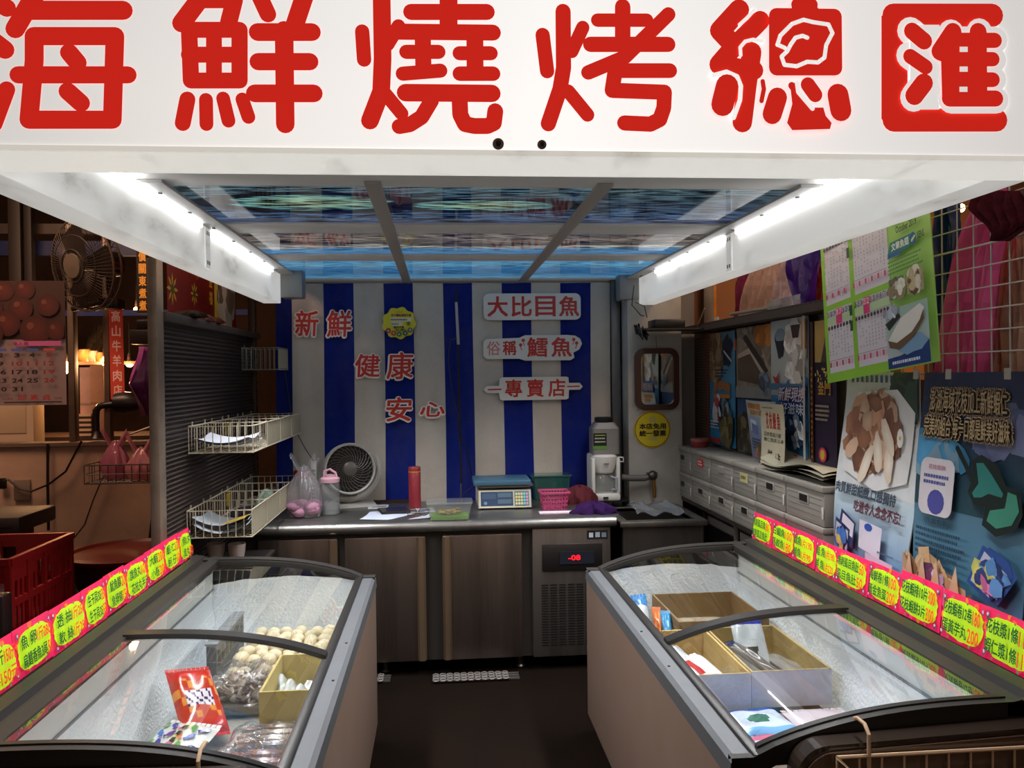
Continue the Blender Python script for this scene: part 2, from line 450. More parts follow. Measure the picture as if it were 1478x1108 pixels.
DIRTY2 = mat('grimy_lit_sheet', rough=.5, var=.7, vscale=7, vcol=C('7c776c'), vlo=.55, vhi=.85, vstretch=(1, .35, 1), emit=.74)
sign = thing('sign_light_box', 'long white lit sign box with six big red characters across the stall front', 'sign', (.15, SY + .085, 1.94))
b = B(); b.box((-1.10, SY + .004, 1.94), (1.42, SY + .172, 2.50), C('e9e7e0')); b.build('housing', DIRTY2, sign)
b = B(); b.box((-1.10, SY, 1.945), (1.42, SY + .004, 2.50), WHITE); b.build('front_panel', BACKLIT, sign)
b = B(); b.box((-1.10, SY - .003, 1.938), (1.42, SY + .006, 1.946), C('d9d6cd')); b.build('bottom_edge', DIRTY2, sign)

def disc_pts(P, r, n=16): return [P + V3((math.cos(2 * PI * i / n) * r, 0, math.sin(2 * PI * i / n) * r)) for i in range(n)]
class Glyph:
    """sign lettering cut from sheet: rounded strokes on the sign face; coordinates in a crop frame (ox, scale)"""
    def __init__(s, ox, sc): s.ox = ox; s.sc = sc; s.b = B(); s.l = 1; s.k = 0
    def P(s, x, y): return sp(s.ox + x / s.sc, y / s.sc, .0009 * s.l)
    def st(s, pts, r, col=REDC, mi=0):
        rr = r / s.sc * SY / F; Q = [s.P(*p) for p in pts]
        for i in range(len(Q) - 1):
            t = Q[i + 1] - Q[i]; t.y = 0
            if t.length < 1e-6: continue
            t.normalize(); w = V3((-t.z, 0, t.x)) * rr; s.k = (s.k + 1) % 75; dk = V3((0, -.00001 * s.k, 0)); a_, c_ = Q[i] + dk, Q[i + 1] + dk
            s.b.poly([a_ - w, c_ - w, c_ + w, a_ + w], col, mi)
        for q in Q: s.k = (s.k + 1) % 75; s.b.poly(disc_pts(q - V3((0, .00001 * s.k, 0)), rr), col, mi)
        return s
    def pg(s, pts, col=REDC, mi=0): s.k = (s.k + 1) % 75; s.b.poly([s.P(*p) - V3((0, .00001 * s.k, 0)) for p in pts], col, mi); return s
    def w(s, pts, r): s.l += 1; s.st(pts, r, WHITE, 1); return s
    def up(s): s.l += 1; return s
    def build(s): return s.b.build('sign_character', [RED, BACKLIT], sign)
K = 2.954
g = Glyph(0, K)   # sea
for pts, r in [([(-20, 5), (30, 35)], 36), ([(-40, 165), (22, 213)], 37), ([(30, 382), (-25, 530)], 33), ([(150, -20), (66, 124)], 38), ([(120, 45), (525, 45)], 39),
               ([(147, 155), (147, 260), (125, 511), (480, 511), (491, 155), (147, 155)], 37), ([(80, 320), (546, 320)], 35), ([(296, 225), (332, 268)], 36), ([(290, 390), (346, 440)], 36)]: g.st(pts, r)
g.build()
g = Glyph(0, K)   # fresh
for pts, r in [([(850, 0), (775, 100)], 38), ([(850, 0), (1000, 0), (975, 100)], 35), ([(807, 128), (1022, 128), (1022, 344), (815, 344), (807, 128)], 33), ([(913, 128), (913, 344)], 32), ([(807, 234), (1022, 234)], 33),
               ([(800, 424), (780, 526)], 32), ([(879, 426), (881, 530)], 28), ([(952, 420), (975, 516)], 28), ([(1034, 424), (1060, 500)], 28),
               ([(1105, -20), (1143, 62)], 34), ([(1300, -20), (1250, 130)], 38), ([(1100, 138), (1330, 138)], 37), ([(1102, 264), (1321, 264)], 36), ([(1088, 399), (1338, 399)], 37), ([(1212, 130), (1217, 530)], 38)]: g.st(pts, r)
g.build()
g = Glyph(490, K)   # grill
for pts, r in [([(97, 135), (105, 255)], 30), ([(180, -10), (184, 250), (178, 390), (130, 515)], 37), ([(252, 112), (205, 190)], 29), ([(195, 400), (265, 485)], 29), ([(306, 52), (628, 52)], 34), ([(465, -10), (465, 130)], 38),
               ([(255, 136), (654, 140)], 34), ([(285, 222), (422, 222)], 30), ([(355, 150), (358, 300)], 34), ([(270, 315), (430, 302)], 30), ([(512, 228), (645, 228)], 30), ([(577, 150), (578, 305)], 36), ([(513, 315), (655, 315)], 31),
               ([(282, 396), (650, 399)], 37), ([(392, 430), (350, 500), (300, 532), (255, 540)], 32), ([(512, 420), (515, 490), (535, 530), (575, 538), (630, 538), (658, 525), (664, 475)], 34)]: g.st(pts, r)
g.build()
g = Glyph(490, K)   # roast
for pts, r in [([(866, 150), (885, 304)], 31), ([(953, 50), (955, 290), (940, 380), (890, 528)], 33), ([(1037, 118), (990, 220)], 29), ([(975, 390), (1057, 490)], 30), ([(1100, 87), (1310, 87)], 29), ([(1207, 30), (1207, 190)], 34), ([(1070, 190), (1400, 190)], 33),
               ([(1402, 62), (1215, 245), (1060, 310)], 31), ([(1190, 302), (1408, 302)], 32), ([(1180, 270), (1162, 386), (1385, 394), (1382, 460), (1365, 510), (1325, 530), (1215, 525)], 33)]: g.st(pts, r)
g.build()
g = Glyph(978, K)   # total
for pts, r in [([(262, 42), (180, 132), (245, 200)], 45), ([(352, 88), (240, 200), (175, 275)], 42), ([(175, 278), (325, 300)], 42), ([(315, 222), (295, 360), (275, 522)], 44)]: g.st(pts, r)
g.up(); g.w([(262, 108), (295, 78), (322, 48)], 8); g.w([(266, 238), (264, 205), (285, 180), (318, 172), (355, 178)], 8); g.w([(150, 325), (205, 310), (250, 330), (266, 370), (262, 430), (235, 505)], 10)
g.up(); g.st([(207, 370), (187, 450)], 50)
g.up(); g.st([(357, 352), (362, 385), (352, 435)], 10); g.st([(420, 420), (397, 492)], 43)
g.up(); g.st([(415, 75), (660, 78), (662, 295), (415, 295), (415, 75)], 34); g.pg([(415, 75), (660, 75), (660, 295), (415, 295)]); g.st([(505, 28), (562, 28)], 30); g.st([(500, 60), (570, 60)], 30)
g.w([(450, 212), (418, 198), (430, 160), (480, 110), (530, 92), (570, 102), (635, 112), (652, 148), (625, 200), (618, 252), (590, 273), (545, 270), (500, 289), (448, 283), (436, 248), (460, 225), (476, 195), (495, 168), (525, 160), (545, 168)], 9)
g.up(); g.st([(478, 372), (500, 400), (492, 520)], 16); g.pg([(470, 360), (492, 360), (502, 400), (555, 465), (612, 465), (622, 500), (647, 530), (640, 556), (480, 561), (458, 530), (480, 450)])
g.w([(500, 362), (505, 400), (565, 470)], 10); g.up(); g.st([(545, 370), (575, 412)], 33); g.st([(672, 412), (684, 478)], 48)
g.build()
g = Glyph(978, K)   # gather
g.st([(1340, 66), (920, 66), (920, 512), (1358, 512)], 52); g.pg([(868, 68), (980, 68), (980, 510), (868, 510)])
g.l += 1
for q in ([(990, 135), (1045, 182)], [(985, 240), (1050, 285)], [(1043, 360), (1000, 420)]): g.w(q, 62)
g.pg([(985, 110), (1110, 110), (1110, 470), (985, 470)], WHITE, 1)
for q in ([(1160, 145), (1120, 215), (1155, 260), (1155, 420)], [(1280, 140), (1280, 420)], [(1160, 175), (1345, 175)], [(1160, 258), (1340, 258)], [(1160, 342), (1340, 342)], [(1160, 430), (1350, 430)]): g.st(q, 60, WHITE, 1)
g.up(); g.st([(993, 138), (1043, 180)], 38)
g.st([(985, 245), (1050, 290)], 33); g.st([(1043, 358), (1002, 412)], 42)
g.up()
for q, r in (([(1165, 142), (1110, 225), (1150, 240), (1155, 420)], 40), ([(1272, 142), (1275, 420)], 40), ([(1160, 178), (1342, 178)], 34), ([(1160, 258), (1334, 258)], 32), ([(1160, 345), (1334, 345)], 33), ([(1150, 425), (1346, 425)], 36)): g.st(q, r)
g.pg([(1150, 150), (1300, 150), (1300, 450), (1150, 450)])
g.up()
for y in (217, 301, 386): g.pg([(1192, y - 11), (1226, y - 11), (1226, y + 11), (1192, y + 11)], WHITE, 1)
g.build()
for x, y, r in ((719, 208, .0105), (782, 209, .0085)):
    p = sp(x, y); b = B(); mt_ = Matrix.Rotation(PI / 2, 3, 'X')
    b.lathe([(r, 0), (r, .003), (r * .5, .004), (r * .45, .007), (r * .2, .008)], p, [C('3a3330'), C('6d6460'), C('4a4340'), C('2a2320'), C('2a2320')], 18, mtx=mt_); b.build('bolt', GALV, sign, smooth=True)

# ------------------------------------------------------------------ canopy: the two side light boxes
XL, XR = -.862, 1.185
CZ = 2.118
LED = glow('led_light', (.98, .985, 1.0), 9.5)
FACE = mat('lit_acrylic_face', rough=.45, emit=.08, spec=.2)
def side_box(s, X, pxj, pxe, pxt, label):
    yj = aX(pxj, 360, X).y; ye = aX(pxe, 400, X).y; yt = aX(pxt, 410, X).y
    o = thing('canopy_light_box', label, 'light box', (X - s * .05, (1.71 + yt) / 2, 1.94), 'light boxes along the canopy sides')
    b = B(); b.box((X, SY + .173, 1.94), (X - s * .095, yt, 2.16), C('e6e5e1'), .004); b.build('casing', DIRTY, o, smooth=True)
    for y0, y1 in ((SY + .18, yj - .10), (yj + .05, ye)):
        b = B(); b.box((X + s * .0006, y0, 2.078), (X + s * .014, y1, 2.094), WHITE, .004); b.build('led_tube', LED, o, smooth=True)
    b = B(); b.box((X + s * .0005, yj - .03, 1.945), (X + s * .004, yj + .03, 2.10), C('c9c9c7'), .001)
    for z in (1.965, 2.075):
        for dy in (-.012, .012): b.box((X + s * .003, yj + dy - .005, z - .007), (X + s * .006, yj + dy + .005, z + .007), C('4a4846'))
    b.build('joint_strip', DIRTY, o)  # strip shares the casing's glow, added to keep it from going dark
    b = B(); b.box((X + s * .0005, yt - .02, 1.97), (X + s * .12, yt + .10, 2.145), C('8b8b8a'), .008)
    b.build('end_cap', ENAM, o, smooth=True)
    return yt
yl = side_box(1, XL, 299, 391, 405, 'white lit beam box beside the striped cloth, above the wire baskets')
yr = side_box(-1, XR, 1053, 948, 922, 'white lit beam box above the pillar and the hanging calendar')

# printed ceiling panels in an aluminium grid
m = bpy.data.materials.new('seascape_print'); m.use_nodes = True; nt = m.node_tree; N = nt.nodes; L = nt.links
pb = N['Principled BSDF']; pb.inputs['Roughness'].default_value = .05; pb.inputs['Specular IOR Level'].default_value = .5
geo = N.new('ShaderNodeNewGeometry'); sx = N.new('ShaderNodeSeparateXYZ'); L.new(geo.outputs['Position'], sx.inputs[0])
def mathn(op, a, b_=None):
    n = N.new('ShaderNodeMath'); n.operation = op
    for i, v in enumerate((a, b_)):
        if v is None: continue
        if isinstance(v, (int, float)): n.inputs[i].default_value = v
        else: L.new(v, n.inputs[i])
    return n.outputs[0]
def noise(scale, st, det=5):
    mp = N.new('ShaderNodeMapping'); mp.inputs['Scale'].default_value = st; L.new(geo.outputs['Position'], mp.inputs[0])
    n = N.new('ShaderNodeTexNoise'); n.inputs['Scale'].default_value = scale; n.inputs['Detail'].default_value = det; L.new(mp.outputs[0], n.inputs['Vector']); return n.outputs[0]
ny = mathn('MULTIPLY', mathn('SUBTRACT', noise(3, (.8, 2.5, 1)), .5), .28)
ty = mathn('DIVIDE', mathn('SUBTRACT', mathn('ADD', sx.outputs[1], ny), 2.3), 2.8)
rp = N.new('ShaderNodeValToRGB'); L.new(ty, rp.inputs[0]); e = rp.color_ramp.elements
e[0].position = 0; e[0].color = (*C('41586a'), 1); e[1].position = 1; e[1].color = (*C('5aa0c4'), 1)
for p_, c_ in ((.1, '53707a'), (.2, '3a5068'), (.28, '4a6488'), (.33, '3c4a74'), (.36, '6a86a8'), (.40, '5a5a60'), (.46, '8a7f78'), (.50, '4a4850'), (.53, 'c8c4b8'), (.56, '4a8fc4'), (.66, '3f86c0'), (.74, '6ab0d8'), (.84, '3a78b0'), (.92, '4a8fbf')):
    k = e.new(p_); k.color = (*C(c_), 1)
def ellip(cx, cy, rx, ry):
    a = mathn('POWER', mathn('DIVIDE', mathn('SUBTRACT', sx.outputs[0], cx), rx), 2.0); c = mathn('POWER', mathn('DIVIDE', mathn('ADD', mathn('SUBTRACT', sx.outputs[1], cy), mathn('MULTIPLY', ny, .4)), ry), 2.0)
    return mathn('ADD', a, c)
col = rp.outputs[0]
for cx, cy, rx, ry in ((-.42, 2.85, .40, .17), (.16, 2.88, .34, .13)):
    d = ellip(cx, cy, rx, ry)
    r2 = N.new('ShaderNodeValToRGB'); L.new(mathn('MULTIPLY', d, .5), r2.inputs[0]); q = r2.color_ramp.elements
    q[0].position = 0; q[0].color = (*C('8fae92'), 1); q[1].position = .5; q[1].color = (*C('1a1c2c'), 1)
    k = q.new(.22); k.color = (*C('5d9aa0'), 1); k = q.new(.27); k.color = (*C('20222e'), 1)
    fa = mathn('LESS_THAN', d, 1.0); mx = N.new('ShaderNodeMix'); mx.data_type = 'RGBA'; L.new(fa, mx.inputs[0]); L.new(col, mx.inputs[6]); L.new(r2.outputs[0], mx.inputs[7]); col = mx.outputs[2]
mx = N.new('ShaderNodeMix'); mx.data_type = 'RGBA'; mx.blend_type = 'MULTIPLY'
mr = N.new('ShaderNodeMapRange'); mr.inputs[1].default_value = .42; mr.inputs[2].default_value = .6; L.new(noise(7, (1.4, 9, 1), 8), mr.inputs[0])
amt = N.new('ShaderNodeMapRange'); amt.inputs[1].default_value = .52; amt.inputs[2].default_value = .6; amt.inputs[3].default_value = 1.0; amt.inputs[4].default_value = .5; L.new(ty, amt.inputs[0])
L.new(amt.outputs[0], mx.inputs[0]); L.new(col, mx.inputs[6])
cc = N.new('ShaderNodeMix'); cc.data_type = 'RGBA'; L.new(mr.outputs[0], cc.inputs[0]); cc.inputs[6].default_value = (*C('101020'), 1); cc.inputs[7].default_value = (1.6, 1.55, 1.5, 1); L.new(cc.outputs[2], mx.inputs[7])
L.new(mx.outputs[2], pb.inputs['Base Color']); L.new(mx.outputs[2], pb.inputs['Emission Color']); pb.inputs['Emission Strength'].default_value = .5  # self-glow added to the print so its pattern stays visible
SEA = m
cel = thing('canopy_ceiling', 'glossy blue seascape ceiling panels in an aluminium grid over the aisle', 'canopy ceiling', (.16, 3.4, CZ))
xs = [XL, -.19, .504, XR]; ys = [SY + .175, 2.50, 3.27, 4.08, 5.08]
for i in range(3):
    for j in range(4):
        b = B(); b.box((xs[i] + .004, ys[j] + .004, CZ), (xs[i + 1] - .004, ys[j + 1] - .004, CZ + .006), WHITE); b.build('ceiling_panel', SEA, cel)
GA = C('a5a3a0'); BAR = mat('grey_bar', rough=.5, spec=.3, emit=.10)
for y, w in ((2.47, .16), (3.28, .19), (4.08, .19), (5.03, .1)):
    b = B(); b.box((XL, y - w / 2, CZ - .012), (XR, y + w / 2, CZ - .002), GA, .002); b.build('grid_bar', BAR, cel, smooth=True)
for x in (-.19, .504):
    b = B(); b.box((x - .025, 2.47, CZ - .022), (x + .025, 5.06, CZ - .0125), C('7b7570'), .003); b.build('grid_bar', BAR, cel, smooth=True)
for x, s in ((XL, 1), (XR, -1)):
    b = B(); b.box((x + s * .001, 2.47, CZ - .0224), (x + s * .075, 5.06, CZ - .0126), C('8c8a88'), .002)
    for k in range(8): b.box((x + s * .02, 2.6 + k * .3, CZ - .026), (x + s * .03, 2.61 + k * .3, CZ - .0225), C('2a2826'))
    b.build('edge_bar', BAR, cel)
b = B(); b.box((-.95, 5.045, 2.075), (1.10, 5.09, 2.102), C('a3a19e'), .003); b.build('rear_rail', ALU, cel, smooth=True)
# ------------------------------------------------------------------ the two chest freezers
FROST = mat('frosted_liner', rough=.7, bump=.6, bscale=90, var=.15, vscale=14, vcol=C('b8c4d2'), spec=.3, emit=.13)  # faint emission added so the freezer inside looks brighter
FY0, FY1 = 1.735, 3.53
def arch(u):   # height of the curved lid across the freezer, u metres from the aisle side
    t = max(0, min(1, (u - .047) / (.69 - .047)))
    return .692 + .091 * (1 - (1 - t) ** 3)
def freezer(x0, s, label):
    X = lambda u: x0 + s * u
    o = thing('chest_freezer', label, 'freezer', (X(.39), (FY0 + FY1) / 2, 0))
    PB = C('6d5a4e')
    b = B()
    b.box((X(0), FY0 + .01, .07), (X(.042), FY1 - .005, .655), PB, .004)
    b.box((X(.71), FY0 + .01, .07), (X(.785), FY1 - .005, .76), PB, .004)
    b.box((X(.042), FY1 - .05, .07), (X(.71), FY1 - .005, .655), PB)
    b.box((X(.042), FY0 + .01, .07), (X(.71), FY0 + .05, .655), PB)
    b.box((X(.042), FY0 + .05, .07), (X(.71), FY1 - .05, .20), PB)
    b.build('body', ENAM, o, smooth=True)
    b = B(); b.box((X(.03), FY0 + .05, 0), (X(.76), FY1 - .05, .07), C('1c1a19')); b.build('plinth', BLACKP, o)
    # frosted inner liner
    b = B(); fr = C('eef2f6'); rr = random.Random(3)
    def wob(p, a=.006): return (p[0] + rr.uniform(-a, a), p[1] + rr.uniform(-a, a), p[2] + rr.uniform(-a, a) * .5)
    b.surf(lambda u, v: wob((X(.055), FY0 + .06 + (FY1 - FY0 - .12) * u, .22 + .45 * v)), 30, 8, fr)
    b.surf(lambda u, v: wob((X(.655 - .03 * (1 - v)), FY0 + .06 + (FY1 - FY0 - .12) * u, .22 + .45 * v)), 30, 8, fr)
    b.surf(lambda u, v: wob((X(.055 + .6 * u), FY1 - .065, .22 + (.47 + .03 * math.sin(u * 3)) * v)), 14, 8, fr)
    b.surf(lambda u, v: wob((X(.055 + .6 * u), FY0 + .065, .22 + .45 * v)), 14, 8, fr)
    b.surf(lambda u, v: wob((X(.055 + .6 * u), FY0 + .06 + (FY1 - FY0 - .12) * v, .225 + .01)), 14, 30, fr)
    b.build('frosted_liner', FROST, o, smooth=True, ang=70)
    b = B(); b.box((X(.652), FY0 + .06, .678), (X(.70), FY1 - .06, .762), C('f0f2f0')); b.box((X(.646), FY0 + .06, .672), (X(.70), FY1 - .06, .6778), C('8d9298')); b.build('upper_liner', PLAST, o)
    # grey aluminium strip along the aisle side
    b = B(); q = [(-.004, .652), (.0, .688), (.012, .697), (.05, .697), (.05, .652)]
    b.extr([(X(u), FY0 + .004, z) for u, z in q], (0, FY1 - FY0 - .008, 0), C('6c6f72'))
    for k in (.32, .5): b.box((X(.02), FY0 + (FY1 - FY0) * k, .697), (X(.027), FY0 + (FY1 - FY0) * k + .006, .699), C('222222'))
    b.build('side_trim', ALU, o)
    DK = C('1b1917')
    # lid frame: aisle rail, tall outer rail, curved ends
    b = B(); b.box((X(.05), FY0 + .002, .66), (X(.078), FY1 - .002, .705), DK, .004); b.build('inner_rail', BLACKP, o, smooth=True)
    b = B(); b.extr([(X(u), FY0, z) for u, z in [(.63, .762), (.63, .79), (.665, .797), (.675, .785), (.69, .785), (.70, .800), (.735, .806), (.742, .79), (.765, .79), (.77, .80), (.79, .80), (.79, .755)]], (0, FY1 - FY0, 0), C('2a2724')); b.build('outer_rail', BLACKP, o)
    for y0, y1, zl in ((FY1 - .05, FY1, .60), (FY0, FY0 + .022, .60)):
        b = B(); n = 16; pr = [(.0 + .785 * i / n) for i in range(n + 1)]
        top = [(X(u), y0, arch(u) + .010 if .05 < u < .70 else (.70 if u <= .05 else .802)) for u in pr]
        bot = [(X(u), y0, .655 if u <= .05 else .68 + .0 * u) for u in pr]
        for i in range(n):
            A, Bq, Cc, D = bot[i], bot[i + 1], top[i + 1], top[i]; d = (0, y1 - y0, 0); ad = lambda p: (p[0], p[1] + d[1], p[2])
            b.poly([A, Bq, Cc, D], DK); b.poly([ad(Bq), ad(A), ad(D), ad(Cc)], DK); b.poly([D, Cc, ad(Cc), ad(D)], C('2b2926')); b.poly([A, ad(A), ad(Bq), Bq], DK)
        b.build('end_frame', BLACKP, o)
    # two sliding curved lids
    ym = 2.50
    for y0, y1, dz, fr_y in ((ym - .02, FY1 - .05, -.004, None), (FY0 + .022, ym + .02, .004, ym)):
        b = B(); n = 18; u0, u1 = .078, .636
        b.surf(lambda a, v: (X(u0 + (u1 - u0) * a), y0 + (y1 - y0) * v, arch(u0 + (u1 - u0) * a) + dz), n, 1, WHITE)
        lid = b.build('sliding_lid', LIDGLASS, o, smooth=True)
        for (ya, yb) in (((y1 - .045, y1),) if fr_y else ((y1 - .022, y1),)) + ((y0, y0 + .016),) * (1 if fr_y else 0):
            b = B()
            for i in range(n):
                a0, a1 = .066 + (.64 - .066) * i / n, .066 + (.64 - .066) * (i + 1) / n
                z0, z1 = arch(a0) + dz, arch(a1) + dz
                P8 = [(X(a0), ya, z0 - .004), (X(a1), ya, z1 - .004), (X(a1), yb, z1 - .004), (X(a0), yb, z0 - .004), (X(a0), ya, z0 + .010), (X(a1), ya, z1 + .010), (X(a1), yb, z1 + .010), (X(a0), yb, z0 + .010)]
                b.mesh(P8, [(3, 2, 1, 0), (4, 5, 6, 7), (0, 1, 5, 4), (2, 3, 7, 6)] + ([(3, 0, 4, 7)] if i == 0 else []) + ([(1, 2, 6, 5)] if i == n - 1 else []), DK)
            b.build('lid_frame', BLACKP, lid)
    # pull handle moulding across the near end
    b = B(); hu0, hu1 = (.12, .74) if s > 0 else (.065, .74); zt = .742; pts = []
    for i in range(9):
        a = PI - PI / 2 * i / 8; pts.append((hu0 + .07 + .07 * math.cos(a), zt - .07 + .07 * math.sin(a)))
    pts += [(hu1, zt + .02), (hu1, .52), (hu0, .52)]
    b.extr([(X(u), FY0 - .055, z) for u, z in pts], (0, .05, 0), C('2a211b'))
    b.extr([(X(u + .012), FY0 - .062, z - .012) for u, z in pts[:-2]] + [(X(hu1), FY0 - .062, .55), (X(hu0 + .012), FY0 - .062, .55)], (0, .006, 0), C('4a3a2e'))
    b.build('pull_handle', GLOSS, o)
    return X
XRf = freezer(.615, 1, 'white chest freezer with curved glass lids holding boxes and blue packs, below the posters')
XLf = freezer(-.28, -1, 'white chest freezer with curved glass lids holding frozen balls and octopus, beside the red crates')

# wire baskets hooked on the near ends
def wire_basket(x0, x1, y0, y1, z0, z1, col, label, r=.0032, nx=9, ny=4, group=None, name='wire_basket', tilt=0, hooks=(), back=True, rz=2):
    o = thing(name, label, 'basket', ((x0 + x1) / 2, (y0 + y1) / 2, z0), group)
    b = B()
    for z in (z1, z0): b.tube([(x0, y0, z), (x1, y0, z), (x1, y1, z), (x0, y1, z)], r * 1.25, col, 6, closed=True)
    for k in range(1, rz): 
        z = z0 + (z1 - z0) * k / rz; b.tube([(x0, y0, z), (x1, y0, z), (x1, y1, z), (x0, y1, z)], r * .8, col, 5, closed=True)
    b.build('rim', WIRE, o, smooth=True)
    b = B()
    for i in range(nx + 1):
        x = x0 + (x1 - x0) * i / nx; b.tube([(x, y0, z1), (x, y0, z0), (x, y1, z0), (x, y1, z1)], r * .75, col, 5)
    for j in range(1, ny):
        y = y0 + (y1 - y0) * j / ny; b.tube([(x0, y, z1), (x0, y, z0), (x1, y, z0), (x1, y, z1)], r * .75, col, 5)
    b.build('wire_grid', WIRE, o, smooth=True)
    for hx, hy, dy, h in hooks:
        b = B(); b.tube([(hx, hy, z0 + (z1 - z0) * .4), (hx, hy, z1 + h - .015), (hx, hy + dy * .3, z1 + h), (hx, hy + dy * .8, z1 + h), (hx, hy + dy, z1 + h - .006)], r * 1.3, col, 6); b.build('hook', WIRE, o, smooth=True)
    return o
wire_basket(XRf(.20), XRf(.74), FY0 - .25, FY0 - .072, .60, .725, C('b89a7c'), 'rusty cream wire basket hooked on the freezer below the posters', nx=11, hooks=((XRf(.27), FY0 - .072, .06, .06),))
wire_basket(XLf(.08), XLf(.60), FY0 - .25, FY0 - .072, .56, .715, C('b89a7c'), 'rusty cream wire basket hooked on the freezer beside the crates', nx=10, hooks=((XLf(.20), FY0 - .072, .06, .085),))

# ------------------------------------------------------------------ hand-written price cards in the outer rails
CARDM = mat('fluorescent_card', rough=.4, emit=.22)
def price_card(o, U, w, h, lines, label, group, seed, lean=0):
    rr = random.Random(seed)
    N_ = V3(U).cross(V3((0, 0, 1))); Vv = V3((0, 0, 1)) - N_ * lean
    s = Sheet(o, U, Vv, w, h)
    pk = C('f0245e')
    s.base(pk, .0015)
    s.mess(.5, .5, .48, .48, [C('ff6a3a'), C('ff3a78'), C('ff8a30'), C('e81e66')], 40, .05, rr=rr)
    n = 44; pts = []
    for i in range(n):
        q = 2 * PI * i / n; c_, s_ = math.cos(q), math.sin(q)
        k = (abs(c_) ** 3.2 + abs(s_) ** 3.2) ** (-1 / 3.2) * (1 + rr.uniform(-.035, .035))
        pts.append((.5 + .445 * k * c_, .49 + .40 * k * s_))
    s.poly(pts, C('c4f01a'))
    for cx, cy in ((.07, .86), (.93, .86), (.07, .13), (.93, .13)):
        if rr.random() < .8:
            s.disc(cx, cy, .035, .07, C('5a4a5a'), 7, .25); s.disc(cx, cy + .01, .02, .04, C('d8c0cc'), 6, .25)
    for cx, cy in ((.3, .93), (.72, .07), (.62, .9), (.25, .08)): s.disc(cx, cy, .02, .03, C('5a8a4a'), 6, .4)
    gr, rd = C('155a2a'), C('f0501a')
    for i, (t1, t2) in enumerate(lines):
        v0, v1 = (.55, .83) if i == 0 else (.17, .45)
        n1 = len(t1); n2 = len(t2) * .55; tot = n1 + n2; e = .10 + .80 * n1 / tot
        vv = .16 / max(.16, .16)
        s.text(t1, .10, v0, e - .01, v1, gr, bold=.0012, up=False)
        if t2: s.text(t2, e + .01, v0 - .02, .91, v1 - .02, rd, bold=.0014, up=False)
        s.up()
    o_ = s.build('price_card', CARDM); return tag(o_, label, 'price card', group)
gx = XRf(.752)
yR = [3.565, 3.35, 3.14, 2.95, 2.79, 2.57, 2.39, 2.18, 2.0, 1.80]
txR = [[('無刺虱目魚', '80'), ('無刺虱目魚肚', '')], [('白鯧魚', '100'), ('馬鮫魚', '180')], [('鱈魚', '1片190'), ('鯛魚', '1片90')], [('鮭 魚', '1片190'), ('鮮 魚', '1片220')], [('無刺虱目魚肚', '50'), ('虱目魚肚', '50')],
       [('海鮮卷1條', '100'), ('黃金魚蛋', '200')], [('花枝蝦排10片', '300'), ('花枝蝦餅3片', '300')], [('花枝蝦卷12卷', '180'), ('蛋黃芋丸', '200')], [('花枝漿1條', '110'), ('蝦仁漿1條', '110')]]
laR = ['pink price card at the far end of the row by the storage boxes', 'pink price card with two prices, second from the storage boxes', 'pink price card for cod and bream slices, third from the storage boxes', 'pink price card for salmon, below the corner of the first poster',
       'pink price card with fifty dollar milkfish belly, below the squid balls poster', 'pink price card for seafood rolls and fish eggs, between the two posters', 'pink price card with two prices of 300', 'pink price card for shrimp rolls reading 180 and 200', 'pink price card with two prices of 110, nearest the wire basket']
for i in range(9):
    lift = (.012 if i in (6,) else .004 * (i % 3))
    price_card((gx + .0012 * (i % 2), yR[i], .797 + lift * .4), (0, -1, 0), yR[i] - yR[i + 1] - .004 + .012 * (i % 2), .118 + (.012 if i > 5 else 0), txR[i], laR[i], 'price cards on the freezer with the blue packs', 50 + i, .10)
gl = XLf(.752)
yL = [3.53, 3.39, 3.2, 3.02, 2.82, 2.66, 2.50, 2.30, 2.11, 1.93, 1.80]
yL = yL[::-1]   # near to far
txL = [[('生魚片', '150'), ('小花枝', '150')], [('大卷1斤', '150元'), ('小卷', '150元')], [('魚 卵', '1斤280'), ('扁鱈香魚3尾', '50')], [('透 抽', '1斤250'), ('軟 絲', '1斤250')], [('生干貝3S', '350'), ('生干貝3S', '550')], [('魷魚腳', '200'), ('魚卵條', '150')], [('旗魚丸', '100'), ('花枝丸半斤', '')], [('大蝦', '200'), ('小卷', '200')], [('蝦 仁', '120'), ('蚵 仔', '100')], [('魚丸', ''), ('貢丸', '80')]]
laL = ['pink price card lowest at the picture edge, mostly cut off', 'pink price card ending in 150 yuan, cut by the picture edge', 'pink price card for fish roe at 280 a catty', 'pink price card for squid with two prices of 250', 'pink price card for scallops reading 350 and 550', 'pink price card with its corner raised, above the glass lid bar', 'pink price card in front of the dark red tub, fourth from the wire baskets',
       'pink price card third from the wire baskets', 'narrow pink price card second from the wire baskets', 'narrow pink price card nearest the wire baskets']
for i in range(10):
    price_card((gl - .0012 * (i % 2), yL[i], .797 + .002 * (i % 3)), (0, 1, 0), yL[i + 1] - yL[i] - .004 + .012 * (i % 2), .122, txL[i], laL[i], 'price cards on the freezer with the frozen balls', 80 + i, .10)
